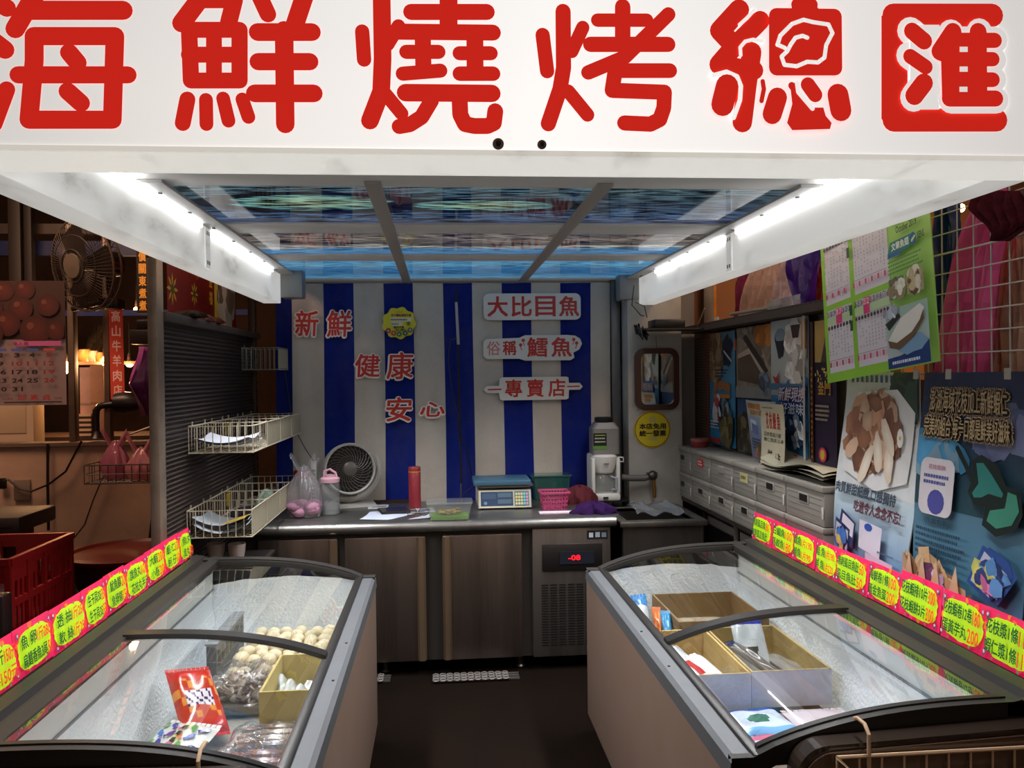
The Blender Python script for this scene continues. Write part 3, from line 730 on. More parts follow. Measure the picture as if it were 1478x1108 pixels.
# ------------------------------------------------------------------ back wall: striped cloth, lettering, boards
WY = 5.02
BLUE = C('0f2278'); OFF = C('c2b9ad')
CLOTHS = mat('striped_cloth', rough=.85, bump=.25, bscale=90, var=.25, vscale=3, vcol=C('5a5650'), spec=.2)
edges = [390, 420.5, 465.5, 509.5, 553, 596, 640, 682, 725, 767, 809, 852, 879]
ex = [aY(x, 410 if i else 445, WY).x for i, x in enumerate(edges)]
ex[0] = -.965; ex[-1] = 1.04
b = B()
for i in range(12):
    x0, x1 = ex[i], ex[i + 1]
    def fn(u, v, x0=x0, x1=x1):
        x = x0 + (x1 - x0) * u; z = .6 + 1.49 * v
        d = .010 * math.sin(x * 17 + .6 * v) + .006 * math.sin(x * 41 + 2.2 * v) + .012 * (1 - v) * math.sin(x * 9 + 5 * v)
        return (x + .004 * math.sin(v * 4 + x * 3), WY + d, z)
    b.surf(fn, 6, 16, OFF if i % 2 else BLUE)
o = b.build('striped_curtain', CLOTHS, smooth=True, ang=80); tag(o, 'blue and white striped cloth covering the back wall behind the counter', 'curtain')

def wsheet(px0, py0, px1, py1, Y, **k):
    a = aY(px0, py1, Y); c = aY(px1, py0, Y)
    return Sheet(a, (1, 0, 0), (0, 0, 1), c.x - a.x, c.z - a.z, **k)
BR = C('c0281c')
VIN = mat('cut_vinyl', rough=.5)
for ch, x0, y0, x1, y1, la in (('新', 425, 448, 458, 486, 'red brush character on the top white stripe, beside the green-edged light box end'), ('鮮', 471, 448, 506, 487, 'red brush character with white edge on the second blue stripe, upper row'),
                               ('健', 511, 511, 547, 545, 'red brush character on a white stripe, middle row'), ('康', 557, 508, 595, 548, 'white-edged red brush character below the yellow badge'),
                               ('安', 556, 573, 593, 609, 'white-edged red brush character lowest on the blue stripe above the red flask'), ('心', 605, 580, 641, 602, 'red brush character of four dots on a white stripe, lowest row')):
    s = wsheet(x0, y0, x1, y1, WY - .026)
    s.text(ch, .02, .02, .98, .98, C('eae2d8'), bold=.011, skew=.06); s.L += 3
    s.text(ch, .02, .02, .98, .98, BR, bold=.0045, skew=.06)
    o = s.build('wall_character', VIN); tag(o, la if ch != '新' else 'red brush character on the white stripe nearest the light box end cap', 'wall character', 'red brush characters on the striped cloth')
def rr_pts(u0, v0, u1, v1, ru, rv, n=6):
    P = []
    for cx, cy, a0 in ((u1 - ru, v1 - rv, 0), (u0 + ru, v1 - rv, PI / 2), (u0 + ru, v0 + rv, PI), (u1 - ru, v0 + rv, 1.5 * PI)):
        for i in range(n + 1):
            a = a0 + PI / 2 * i / n; P.append((cx + ru * math.cos(a), cy + rv * math.sin(a)))
    return P
PV = mat('white_board', rough=.45, var=.15, vscale=5, vcol=C('8a857c'))
PW = C('dcd8d0')
s = wsheet(698, 423, 838, 462, WY - .03); s.base(PW, .008, out=rr_pts(0, 0, 1, 1, .06, .2))
for i, ch in enumerate('大比目魚'): s.text(ch, .04 + .245 * i, .13, .04 + .245 * i + .20, .86, BR, bold=.0055, up=False)
o = s.build('shop_board', PV); tag(o, 'white rounded board with four large red characters, top of the three boards', 'board', 'white boards with red characters')
s = wsheet(698, 483, 840, 521, WY - .03)
s.base(PW, .008, out=[(.03, .08), (.36, .08), (.42, .0), (.88, .0), (.92, .1), (.91, .3), (.97, .42), (1, .65), (.98, .85), (.93, .97), (.85, 1), (.42, 1), (.36, .9), (.03, .86), (.0, .75), (0, .2)])
s.text('俗', .035, .22, .165, .76, C('d08078'), bold=.002, up=False); s.text('稱', .195, .22, .325, .76, BR, bold=.004, up=False)
for i, ch in enumerate('鱈魚'): s.text(ch, .44 + .245 * i, .14, .44 + .245 * i + .20, .88, BR, bold=.0055, up=False)
for cx, cy, d in ((.375, .62, 1), (.402, .80, 1), (.915, .82, -1), (.945, .68, -1)):
    s.disc(cx, cy, .017, None, BR, 12, up=False); s.line([(cx, cy), (cx + .0 * d, cy - .1), (cx + .012 * d, cy - .2)], .0022, BR, up=False)
o = s.build('shop_board', PV); tag(o, 'white board with a quoted fish name in red, middle of the three boards', 'board', 'white boards with red characters')
s = wsheet(698, 543, 841, 578, WY - .03)
s.base(PW, .008, out=[(.03, .32), (.155, .32), (.165, .05), (.19, .0), (.83, .0), (.855, .05), (.86, .42), (.97, .42), (1, .55), (.97, .72), (.86, .72), (.855, .97), (.83, 1), (.19, 1), (.165, .95), (.155, .63), (.03, .63), (0, .48)])
for i, ch in enumerate('專賣店'): s.text(ch, .215 + .218 * i, .13, .215 + .218 * i + .165, .87, BR, bold=.0045, up=False)
s.line([(.05, .47), (.175, .485)], .004, BR); s.line([(.845, .56), (.96, .57)], .004, BR)
o = s.build('shop_board', PV); tag(o, 'white board with three red characters between two dashes, lowest of the three boards', 'board', 'white boards with red characters')
# scalloped yellow badge
s = wsheet(551, 442, 601, 490, WY - .028)
pts = []
for i in range(72):
    q = 2 * PI * i / 72; k = .47 + .028 * math.cos(9 * q + .6); pts.append((.5 + k * math.cos(q), .5 + k * math.sin(q)))
s.base(C('d3c623'), .004, out=pts)
s.text('台北市', .42, .80, .60, .86, C('4a6a3a'), up=False); s.text('新市攤販模範市場', .28, .69, .84, .77, C('7a2a20'), bold=.001, up=False)
s.rect(.25, .54, .86, .66, C('d8d6b0')); s.bars(.26, .55, .85, .65, 1, C('5a4a7a'), dash=14); s.rect(.28, .42, .60, .52, C('d8d6b0')); s.bars(.29, .43, .59, .51, 1, C('5a4a7a'), dash=9); s.text('優', .70, .42, .82, .54, C('3a4a2a')); s.text('優良市集', .34, .33, .64, .40, C('4a2a2a'), bold=.0008); s.text('安心攤位', .40, .25, .68, .32, C('3a3a2a'), bold=.0008)
for cx, cy, c in ((.19, .27, 'a03a2a'), (.34, .19, 'c04a2a'), (.50, .16, '3a7a2a'), (.67, .19, '4a5a3a'), (.81, .28, '5a6a5a')):
    s.disc(cx, cy, .075, None, C(c), 16); s.disc(cx, cy, .03, None, C('c8b8a8'), 6, .4)
o = s.build('award_badge', VIN); tag(o, 'yellow scalloped badge with five coloured dots on a blue stripe', 'badge')
# pole with a pale upper sleeve and its cable
o = thing('awning_rod', 'thin dark rod with a pale upper sleeve standing against the blue stripe', 'rod', aY(664, 700, WY - .05))
b = B(); b.tube([aY(659, 422, WY - .05), aY(660, 470, WY - .05), aY(666, 700, WY - .045)], .0065, C('241c1c'), 8); b.build('pole', DARKM, o, smooth=True)
b = B(); b.tube([aY(658.5, 436, WY - .052), aY(661.5, 497, WY - .052)], .0085, C('b8b2a8'), 8); b.build('sleeve', PLAST, o, smooth=True)
b = B(); b.tube([aY(661, 487, WY - .055), aY(650, 491, WY - .05), aY(647, 520, WY - .05), aY(652, 560, WY - .05), aY(661, 600, WY - .05), aY(664, 650, WY - .05)], .003, C('1a1a2a'), 5); b.build('cable', BLACKP, o, smooth=True)
b = B(); b.tube([aY(662, 618, WY - .06), aY(676, 660, WY - .05), aY(684, 700, WY - .05), aY(670, 712, WY - .06)], .0035, C('14141c'), 5); o = b.build('cable', BLACKP, smooth=True); tag(o, 'black cable hanging from the rod to the counter behind the food box', 'cable')
# narrow red strip on the wall beside the pillar
s = wsheet(886, 408, 903, 546, 5.10); s.base(C('b02018'), .003); o = s.build('red_strip', VIN); tag(o, 'narrow red strip hanging between the cloth and the pillar', 'red strip')

# ------------------------------------------------------------------ counter with refrigerated cabinet
CT = .79; CYF = 4.25
ct = thing('counter_refrigerator', 'stainless steel counter refrigerator with tall doors and a red digital display', 'counter refrigerator', (0, 4.6, 0))
b = B(); x0, x1 = -1.0, .905
q = [(CYF + .03, CT), (CYF + .012, CT - .004), (CYF, CT - .018), (CYF, CT - .042), (CYF + .012, CT - .055), (CYF + .05, CT - .058), (CYF + .05, CT - .03)]
b.extr([(x0, y, z) for y, z in q + [(4.95, CT - .03), (4.95, CT)]], (x1 - x0, 0, 0), C('8e8c88'))
b.build('worktop', STEEL, ct, smooth=True, ang=50)
b = B(); b.box((x0 + .01, CYF + .045, .07), (x1 - .03, 4.93, CT - .055), C('332e29')); b.build('cabinet_body', DARKM, ct)
DG = mat('brushed_door', rough=.33, metal=.8, var=.6, vscale=2.5, vcol=C('2a221c'), bump=.05, bscale=50, stretch=(1, 1, 14), vstretch=(3, 1, .2))
for px0, px1, hs in ((372, 487, 1), (497, 614, 1), (638, 753, -1)):
    a = aY(px0, 770, CYF + .02); c = aY(px1, 770, CYF + .02); za, zb = .075, .715
    b = B(); b.box((a.x, CYF + .012, za), (c.x, CYF + .044, zb), C('6a5d54'), .006)
    d = b.build('door', DG, ct, smooth=True)
    hx = c.x if hs > 0 else a.x; b = B()
    b.extr([(hx, CYF + .010, za + .005), (hx - hs * .012, CYF - .004, za + .005), (hx - hs * .035, CYF - .002, za + .005), (hx - hs * .045, CYF + .011, za + .005)], (0, 0, zb - za - .01), C('a58c72'))
    b.build('edge_handle', STEEL, d)
a = aY(768, 770, CYF + .02); c = aY(881, 770, CYF + .02)
b = B(); b.box((a.x, CYF + .015, .07), (c.x, CYF + .044, .735), C('77706a'), .005); pn = b.build('machine_panel', DG, ct, smooth=True)
w_ = c.x - a.x
b = B(); b.box((a.x + .05, CYF + .008, .515), (c.x - .045, CYF + .016, .655), C('191615'), .004); b.build('display_bezel', BLACKP, pn, smooth=True)
b = B(); b.box((a.x + .14, CYF + .004, .55), (c.x - .09, CYF + .0085, .615), C('20222c')); b.build('display_window', GLOSS, pn)
LEDR = glow('red_digits', C('ff1420'), 2.2)
s = Sheet((a.x + .185, CYF + .003, .570), (1, 0, 0), (0, 0, 1), .062, .026); s.text('-08', 0, 0, 1, 1, WHITE, bold=.0012); s.build('digits', LEDR, pn)
b = B()
for i in range(7):
    for j in range(24):
        x = a.x + .045 + i * .046; z = .13 + j * .0135; b.box((x, CYF + .0125, z), (x + .034, CYF + .0151, z + .006), C('141211'))
b.build('vent', DARKM, pn)
s = Sheet((c.x - .125, CYF + .0135, .675), (1, 0, 0), (0, 0, 1), .11, .045); s.base(C('14161a'), .002); s.rect(.1, .2, .3, .75, C('b8bcc0')); s.rect(.4, .2, .62, .8, C('9aa2aa')); s.rect(.7, .2, .92, .75, C('6a7680')); s.build('maker_plate', VIN, pn)
for x in (-.93, -.30, .40, .85):
    b = B(); b.lathe([(.022, 0), (.026, .012), (.018, .02), (.018, .075)], (x, CYF + .08, 0), C('4a4640'), 12); b.build('leg', STEEL, ct, smooth=True)
# floor clutter under the counter
for k, (px, py, w1, d1, la) in enumerate(((690, 983, .42, .10, 'long grey plastic drain mat lying on the floor under the counter'), (556, 985, .05, .08, 'small grey plastic link mat under the counter beside the freezer'))):
    p = aZ(px, py, 0); b = B()
    for r_ in range(3):
        for i in range(int(w1 / .035)):
            x = p.x - w1 / 2 + i * .035; y = p.y + r_ * .035; q = [(x + .014 * math.cos(2 * PI * t / 10), y + .014 * math.sin(2 * PI * t / 10), .014) for t in range(10)]
            b.tube(q, .005, C('5f5a56'), 5, closed=True)
        b.box((p.x - w1 / 2 - .012, p.y + r_ * .035 - .004, .004), (p.x + w1 / 2, p.y + r_ * .035 + .004, .013), C('4a4643'))
    o = b.build('drain_mat', PLAST, smooth=True); tag(o, la, 'drain mat')

def onct(px, py, z=None): return aZ(px, py, CT if z is None else z)
# circulator fan
def add_fan():
    p = onct(505, 730); cx, cy = p.x, p.y + .06
    o = thing('table_fan', 'white desk circulator fan with a dark spiral grille on the counter', 'fan', (cx, cy, CT))
    cy -= .05; c = V3((cx, cy - .02, 1.005)); r = .148
    Mt = Matrix.Rotation(PI / 2 - .12, 3, 'X') @ Matrix.Identity(3); Mz = Matrix.Rotation(.25, 3, 'Z'); Mf = Mz @ Mt
    b = B(); b.lathe([(r * .6, -.11), (r * .92, -.08), (r, -.02), (r, .035), (r * .96, .05), (r * .90, .045), (r * .90, .0)], c, C('a8a59e'), 36, mtx=Mf, cap=False); b.build('housing', PLAST, o, smooth=True)
    b = B(); b.lathe([(0.001, .0), (r * .9, .0)], c, C('1b1714'), 32, mtx=Mf, cap=False); b.build('blade_disc', BLACKP, o)
    b = B()
    for k in range(30):
        a0 = 2 * PI * k / 30; pts = []
        for t in range(7):
            rr_ = r * (.27 + .63 * t / 6); a = a0 + .75 * t / 6; pts.append(c + Mf @ V3((rr_ * math.cos(a), rr_ * math.sin(a), .04 - .012 * (t / 6) ** 2)))
        b.tube(pts, .0024, C('4a443e'), 5)
    for q in (.5, .75): b.tube([c + Mf @ V3((r * q * math.cos(2 * PI * i / 30), r * q * math.sin(2 * PI * i / 30), .035)) for i in range(30)], .002, C('3a342f'), 5, closed=True)
    b.build('grille', BLACKP, o, smooth=True)
    b = B(); b.lathe([(r * .27, .03), (r * .27, .044), (r * .2, .050), (0.001, .052)], c, C('57504a'), 24, mtx=Mf); b.build('hub', PLAST, o, smooth=True)
    b = B(); n = 20; pts = []
    for i in range(n + 1):
        a = -PI * 1.12 + (PI * 1.24) * i / n; pts.append((math.cos(a) * .178, math.sin(a) * .178))
    vs = []
    for ex_ in (.0, -.022):
        for x, z in pts: vs.append((x * (1 + 0), z, ex_))
    path = [c + Mz @ V3((x, .04, z)) for x, z in pts]
    b.tube(path, .016, C('b2afa8'), 8, radii=[.011 + .012 * math.sin(PI * i / n) for i in range(n + 1)])
    q = [c + Mz @ V3((x, y, -.2)) for x, y in ((-.14, -.09), (.14, -.09), (.15, .11), (-.15, .11))]
    b.extr(q, (0, 0, -.013), C('b2afa8')); b.build('stand', PLAST, o, smooth=True)
add_fan()
# water bottle with pink lid
p = onct(477, 742); o = thing('water_bottle', 'clear water bottle with a pink flip lid in front of the fan', 'bottle', p)
b = B(); b.lathe([(.001, .003), (.046, .003), (.05, .012), (.05, .155), (.046, .172), (.046, .18)], p, WHITE, 24, cap=False); b.build('bottle_body', CLEARP, o, smooth=True)
b = B(); b.lathe([(.001, .006), (.045, .007), (.046, .07), (.001, .0701)], p, C('8a8a84'), 20, cap=False); b.build('water', CLEARP, o, smooth=True)
b = B(); b.lathe([(.051, .175), (.052, .195), (.046, .2), (.03, .203), (.03, .215), (.001, .216)], p, C('d8a8b4'), 24); b.tube([p + V3((-.03, 0, .2)), p + V3((-.028, 0, .235)), p + V3((0, 0, .245)), p + V3((.03, 0, .225)), p + V3((.035, 0, .2))], .007, C('d8a8b4'), 6); b.build('lid', PLAST, o, smooth=True)
# slim white device leaning beside the fan
a = aZ(462, 735, CT); o = thing('slim_fan_heater', 'slim white upright panel device behind the water bottle', 'panel device', a + V3((0, .05, 0)))
b = B(); b.box((a.x - .05, a.y + .0, CT + .005), (a.x - .018, a.y + .10, CT + .27), C('b5b1aa'), .008); b.build('shell', PLAST, o, smooth=True)
b = B()
for k in range(9): b.box((a.x - .042, a.y - .003, CT + .04 + k * .022), (a.x - .024, a.y + .0001, CT + .05 + k * .022), C('8a8680'))
b.build('side_vent', PLAST, o)
b = B(); P0 = V3((a.x - .03, a.y + .08, CT + .27)); b.tube([P0 + V3((-.01, 0, -.01)), P0 + V3((-.06, .02, .06)), P0 + V3((-.14, .06, .2)), P0 + V3((-.17, .08, .42)), P0 + V3((-.20, .09, .62))], .0025, C('2a2a2a'), 5); o = b.build('cable', BLACKP, smooth=True); tag(o, 'thin dark cable running down the white stripe to the slim panel device', 'cable')
# plastic carrier bag with pink contents
def bag(name, c, r, h, col, mt, label, cat='bag', seed=1, pinch=.55, group=None, inner=None, ears=True):
    rr = random.Random(seed); ph = [rr.uniform(0, 6) for _ in range(4)]
    def fn(u, v):
        q = 2 * PI * u; t = v
        k = (math.sin(PI * min(1, .12 + t * .88)) ** .55) * (1 - pinch * t)
        k *= 1 + .10 * math.sin(5 * q + ph[0] + 3 * t) + .07 * math.sin(9 * q + ph[1] - 4 * t) + .05 * math.sin(14 * q + ph[2])
        z = h * (t ** .8) * (1 + .04 * math.sin(3 * q + ph[3]))
        return (c[0] + r[0] * k * math.cos(q), c[1] + r[1] * k * math.sin(q), c[2] + z + .002)
    b = B(); b.surf(fn, 40, 16, col, wrap=True)
    top = V3((c[0], c[1], c[2] + h))
    if ears:
        for s_ in (-1, 1):
            b.surf(lambda u, v: top + V3((s_ * (.012 + .05 * v) + .03 * (u - .5) * (1 - v * .3), .012 * math.sin(6 * u + s_), -.03 + .09 * v + .015 * math.sin(5 * u))), 6, 6, col)
    if inner is None: o = b.build(name, mt, smooth=True, ang=80); return tag(o, label, cat, group)
    o = thing(name, label, cat, c, group); b.build('film', mt, o, smooth=True, ang=80)
    b = B()
    for k in range(9): b.ell((c[0] + rr.uniform(-.5, .5) * r[0], c[1] + rr.uniform(-.5, .5) * r[1], c[2] + .035 + rr.uniform(0, .03)), (.045, .04, .03), jit(inner, .25, rr), 8, 6, wob=.15, rr=rr)
    b.build('contents', CLOTH, o, smooth=True, ang=80); return o
p = onct(432, 748); bag('carrier_bag', (p.x + .02, p.y + .04, CT), (.115, .08), .27, C('c9c4c6'), BAG, 'thin white carrier bag with pink contents on the counter corner', seed=4, inner=C('b08096'))
# papers, tablet, spectacles
p = onct(575, 745); b = B()
def paper_fn(u, v):
    x = p.x - .165 + .36 * u - .03 * v; y = p.y + .16 - .16 * 0 - v * .26
    z = CT + .003
    if y < CYF + .02: t = (CYF + .02 - y); z -= t * .55 ; y = CYF + .02 - t * .55 - .004
    return (x + .01 * math.sin(v * 3), y, z + .004 * math.sin(u * 5 + v * 2))
pc = C('c4cbdc'); b.surf(paper_fn, 10, 18, pc); o = b.build('paper_sheet', PAPER, smooth=True); tag(o, 'white paper sheet hanging over the counter edge', 'paper')
b = B(); c_ = onct(552, 733); b.box((c_.x - .08, c_.y - .02, CT + .0005), (c_.x + .03, c_.y + .1, CT + .004), C('c9ccd2'), mtx=None); b.poly([(c_.x - .06, c_.y, CT + .0045), (c_.x + .02, c_.y, CT + .0045), (c_.x + .02, c_.y + .06, CT + .0045), (c_.x - .06, c_.y + .06, CT + .0045)], C('8a8e98')); b.build('receipt_pad', PAPER)
tag(bpy.data.objects['receipt_pad'], 'crumpled pale receipt pad beside the water bottle', 'paper pad')
c_ = onct(562, 742); Mz = Matrix.Translation(c_ + V3((.02, .03, 0))) @ Matrix.Rotation(.25, 4, 'Z') @ Matrix.Rotation(.04, 4, 'X')
o = thing('tablet_case', 'black folding tablet case lying on the papers', 'tablet case', c_ + V3((.02, .03, .008)))
b = B(); b.box((-.075, -.055, .008), (.085, .07, .020), C('1d1a1a'), .004, mtx=Mz); b.build('cover', BLACKP, o, smooth=True)
b = B(); b.box((-.07, -.05, .0201), (.08, .065, .0215), C('2d2a2a'), 0, mtx=Mz); b.build('flap', GLOSS, o)
c_ = onct(565, 729); b = B(); b.box((c_.x - .12, c_.y + .08, CT + .001), (c_.x + .14, c_.y + .28, CT + .006), C('3a2a22')); o = b.build('patterned_mat', CLOTH); tag(o, 'dark patterned mat lying under the fan', 'mat')
c_ = onct(610, 740); s = Sheet((c_.x - .13, c_.y - .02, CT + .006), (1, .1, 0), (-.1, 1, 0), .2, .15); s.base(C('aeb0b4'), .003); s.mess(.5, .5, .42, .4, [C('5a6a7a'), C('8a4a4a'), C('4a4a4a'), C('d8d8d8')], 30, .09); o = s.build('flyer', PRINT); tag(o, 'folded printed flyer lying between the tablet case and the red flask', 'flyer')
c_ = onct(603, 741, CT + .02); o = thing('spectacles', 'thin dark framed spectacles lying on the printed flyer', 'spectacles', c_)
for s_ in (-1, 1):
    b = B(); q = c_ + V3((s_ * .032, -.01, .012)); b.tube([q + V3((.026 * math.cos(t * PI / 8), .004 * math.sin(t * PI / 8), .02 * math.sin(t * PI / 8))) for t in range(16)], .0018, C('2a2322'), 5, closed=True)
    b.tube([q + V3((s_ * .026, 0, .004)), q + V3((s_ * .03, .06, .0)), q + V3((s_ * .012, .11, -.008))], .0018, C('2a2322'), 5); b.build('rim', BLACKP, o, smooth=True)
b = B(); b.tube([c_ + V3((-.007, -.01, .014)), c_ + V3((0, -.012, .018)), c_ + V3((.007, -.01, .014))], .0016, C('2a2322'), 5); b.build('bridge', BLACKP, o, smooth=True)
# red vacuum flask
p = onct(599, 734); o = thing('vacuum_flask', 'tall slim red vacuum flask with an orange ring', 'flask', p)
b = B(); b.lathe([(.001, 0), (.032, 0), (.034, .006), (.034, .205), (.031, .21)], p, C('8a2630'), 24); b.build('flask_body', mat('red_coat', rough=.45, bump=.2, bscale=160), o, smooth=True)
b = B(); b.lathe([(.0345, .207), (.0345, .212)], p, C('d89028'), 24); b.build('ring', PLAST, o, smooth=True)
b = B(); b.lathe([(.034, .2125), (.034, .232), (.031, .236), (.001, .236)], p, C('8a2630'), 24); b.build('cap', PLAST, o, smooth=True)
# clear food box with green base
p = onct(649, 748); o = thing('food_container', 'clear plastic food box with a lilac lid and green contents', 'food container', p)
b = B(); Wd, Dp = .115, .075
def rbox(b, c, wx, wy, z0, z1, t0, t1, col, n=4):
    def ring(k, z):
        P = []
        for cx, cy, a0 in ((wx * k - .02, wy * k - .02, 0), (-wx * k + .02, wy * k - .02, PI / 2), (-wx * k + .02, -wy * k + .02, PI), (wx * k - .02, -wy * k + .02, 1.5 * PI)):
            for i in range(n + 1): a = a0 + PI / 2 * i / n; P.append((c[0] + cx + .02 * math.cos(a), c[1] + cy + .02 * math.sin(a), c[2] + z))
        return P
    A, Bq = ring(t0, z0), ring(t1, z1); k = len(A)
    b.mesh(A + Bq, [(i, (i + 1) % k, k + (i + 1) % k, k + i) for i in range(k)] + [list(range(k))[::-1], [k + i for i in range(k)]], col)
rbox(b, p, Wd, Dp, .001, .085, .86, 1, WHITE); b.build('tub', CLEARP, o, smooth=True)
b = B(); rbox(b, p, Wd * 1.04, Dp * 1.04, .0855, .094, 1, 1, C('a79db8')); b.build('lid', CLEARP, o, smooth=True)
b = B(); rbox(b, p, Wd * .84, Dp * .84, .004, .022, 1, 1.0, C('6f9a30')); 
for k in range(16): b.ell((p.x + R.uniform(-.05, .06), p.y + R.uniform(-.04, .04), CT + .032 + R.uniform(0, .014)), (.016, .013, .008), jit(C('b89a58'), .3), 7, 5, wob=.2)
b.build('contents', CLOTH, o, smooth=True)
# electronic scale
pa, pb_ = onct(691, 736), onct(768, 735); cx = (pa.x + pb_.x) / 2; cw = (pb_.x - pa.x) / 2; y0 = pa.y
o = thing('electronic_scale', 'electronic weighing scale with a blue pan and keypad on the counter', 'scale', (cx, y0 + .13, CT))
b = B(); fz = CT + .115
b.extr([(cx - cw, y0, CT + .008), (cx - cw, y0 + .035, CT + .105), (cx - cw, y0 + .26, CT + .105), (cx - cw, y0 + .26, CT + .008)], (2 * cw, 0, 0), C('a8a493')); b.build('case', PLAST, o)
s = Sheet((cx - cw + .004, y0 - .0015, CT + .010), (1, 0, 0), (0, .035, .097), 2 * cw - .008, .100)
s.base(C('c2bfa8'), .001, C('a8a493')); s.rect(.03, .10, .66, .90, C('223a5c')); s.rect(.06, .5, .32, .80, C('3a5068')); s.rect(.36, .58, .63, .82, C('4a6272')); s.rect(.36, .22, .63, .46, C('4a6272')); s.disc(.12, .26, .035, None, C('6a8298'), 10)
s.rect(.69, .10, .97, .90, C('3a6a7a'))
for i in range(5):
    for j in range(4): s.rect(.705 + i * .052, .15 + j * .18, .705 + i * .052 + .040, .15 + j * .18 + .13, [C('d8c878'), C('d8c878'), C('d8c878'), C('6ac0d0'), C('d090a0')][i], up=False)
s.build('display_panel', PRINT, o)
b = B(); b.lathe([(.04, .105), (.03, .13)], (cx, y0 + .15, CT), C('3a3632'), 12); b.extr([(cx - cw - .015, y0 + .02, CT + .130), (cx - cw + .01, y0 + .02, CT + .118), (cx + cw - .01, y0 + .02, CT + .118), (cx + cw + .015, y0 + .02, CT + .130)], (0, .24, 0), C('5a5048')); b.build('pan_support', PLAST, o)
b = B(); b.box((cx - cw - .025, y0 + .01, CT + .131), (cx + cw + .0, y0 + .27, CT + .160), C('3c6076'), .006); b.build('pan', PLAST, o, smooth=True)
# pink basket and green bin
pa, pb_ = onct(782, 737), onct(821, 735)
def plastic_basket(name, x0, x1, y0, y1, z0, h, col, label, cat, mt=PLAST, holes=(9, 4), taper=.012, group=None, handle=False):
    o = thing(name, label, cat, ((x0 + x1) / 2, (y0 + y1) / 2, z0), group)
    b = B(); t = taper; nh, nv = holes
    b.box((x0 + t, y0 + t, z0 + .001), (x1 - t, y1 - t, z0 + .006), col)
    for (A, Bq, A2, B2) in (((x0 + t, y0 + t), (x1 - t, y0 + t), (x0, y0), (x1, y0)), ((x1 - t, y0 + t), (x1 - t, y1 - t), (x1, y0), (x1, y1)), ((x1 - t, y1 - t), (x0 + t, y1 - t), (x1, y1), (x0, y1)), ((x0 + t, y1 - t), (x0 + t, y0 + t), (x0, y1), (x0, y0))):
        def P(u, v): return V3((A[0] + (Bq[0] - A[0]) * u + ((A2[0] + (B2[0] - A2[0]) * u) - (A[0] + (Bq[0] - A[0]) * u)) * v, A[1] + (Bq[1] - A[1]) * u + ((A2[1] + (B2[1] - A2[1]) * u) - (A[1] + (Bq[1] - A[1]) * u)) * v, z0 + .003 + (h - .003) * v))
        n = P(1, 0) - P(0, 0); n = n.cross(V3((0, 0, 1))).normalized() * -.003
        for i in range(nh + 1):
            for u0, u1 in ((max(0, (i - .18) / nh), min(1, (i + .18) / nh)),):
                b.mesh([P(u0, 0), P(u1, 0), P(u1, 1), P(u0, 1), P(u0, 0) + n, P(u1, 0) + n, P(u1, 1) + n, P(u0, 1) + n], [(0, 1, 2, 3), (7, 6, 5, 4), (0, 3, 7, 4), (1, 5, 6, 2)], col)
        for j in range(nv + 1):
            v0, v1 = max(0, (j - .2) / nv), min(1, (j + .2) / nv)
            b.mesh([P(0, v0), P(1, v0), P(1, v1), P(0, v1), P(0, v0) + n, P(1, v0) + n, P(1, v1) + n, P(0, v1) + n], [(0, 1, 2, 3), (7, 6, 5, 4), (0, 4, 5, 1), (3, 2, 6, 7)], col)
    b.build('wall', mt, o)
    b = B(); q = [(x0 - .004, y0 - .004), (x1 + .004, y0 - .004), (x1 + .004, y1 + .004), (x0 - .004, y1 + .004)]
    for i in range(4):
        A, Bq = q[i], q[(i + 1) % 4]; b.box((min(A[0], Bq[0]) - .004, min(A[1], Bq[1]) - .004, z0 + h - .006), (max(A[0], Bq[0]) + .004, max(A[1], Bq[1]) + .004, z0 + h + .006), col, .003)
    b.build('rim', mt, o, smooth=True); return o
plastic_basket('pink_basket', pa.x, pb_.x, pa.y, pa.y + .13, CT, .095, C('b0406a'), 'small pink plastic basket on the counter beside the scale', 'basket')
pa, pb_ = onct(768, 722), onct(825, 722)
o = thing('green_tray', 'translucent green plastic tray behind the pink basket', 'tray', ((pa.x + pb_.x) / 2, pa.y + .12, CT))
b = B(); rbox(b, ((pa.x + pb_.x) / 2, pa.y + .05, CT), (pb_.x - pa.x) / 2, .065, .002, .14, .9, 1, C('4a8f86')); b.build('tub', film('green_plastic', tint=(.45, .75, .7), milk=.45, rough=.15, usecol=True), o, smooth=True)
b = B(); rbox(b, ((pa.x + pb_.x) / 2, pa.y + .05, CT), (pb_.x - pa.x) / 2 + .008, .072, .1405, .148, 1, 1, C('5aa094')); b.build('rim', MATS['green_plastic'], o, smooth=True)
c_ = onct(808, 740); b = B(); b.box((c_.x - .11, c_.y - .02, CT + .0005), (c_.x + .10, c_.y + .035, CT + .006), C('d8ccd8')); o = b.build('white_card', PAPER); tag(o, 'white card lying flat in front of the pink basket', 'card')
def crumple(name, c, r, col, label, cat, seed, mt=CLOTH, amp=.25):
    rr = random.Random(seed); ph = [rr.uniform(0, 6) for _ in range(6)]
    def fn(u, v):
        q = 2 * PI * u; a = PI * .5 * v
        k = 1 + amp * math.sin(3 * q + ph[0] + 2 * v) * .6 + amp * .6 * math.sin(7 * q + ph[1] + 5 * v) + amp * .4 * math.sin(11 * q - 7 * v + ph[2])
        return (c[0] + r[0] * math.cos(a) * k * math.cos(q), c[1] + r[1] * math.cos(a) * k * math.sin(q), c[2] + .001 + r[2] * math.sin(a) * (1 + .35 * amp * math.sin(5 * q + ph[3])))
    b = B(); b.surf(fn, 36, 10, col, wrap=True); o = b.build(name, mt, smooth=True, ang=80); return tag(o, label, cat)
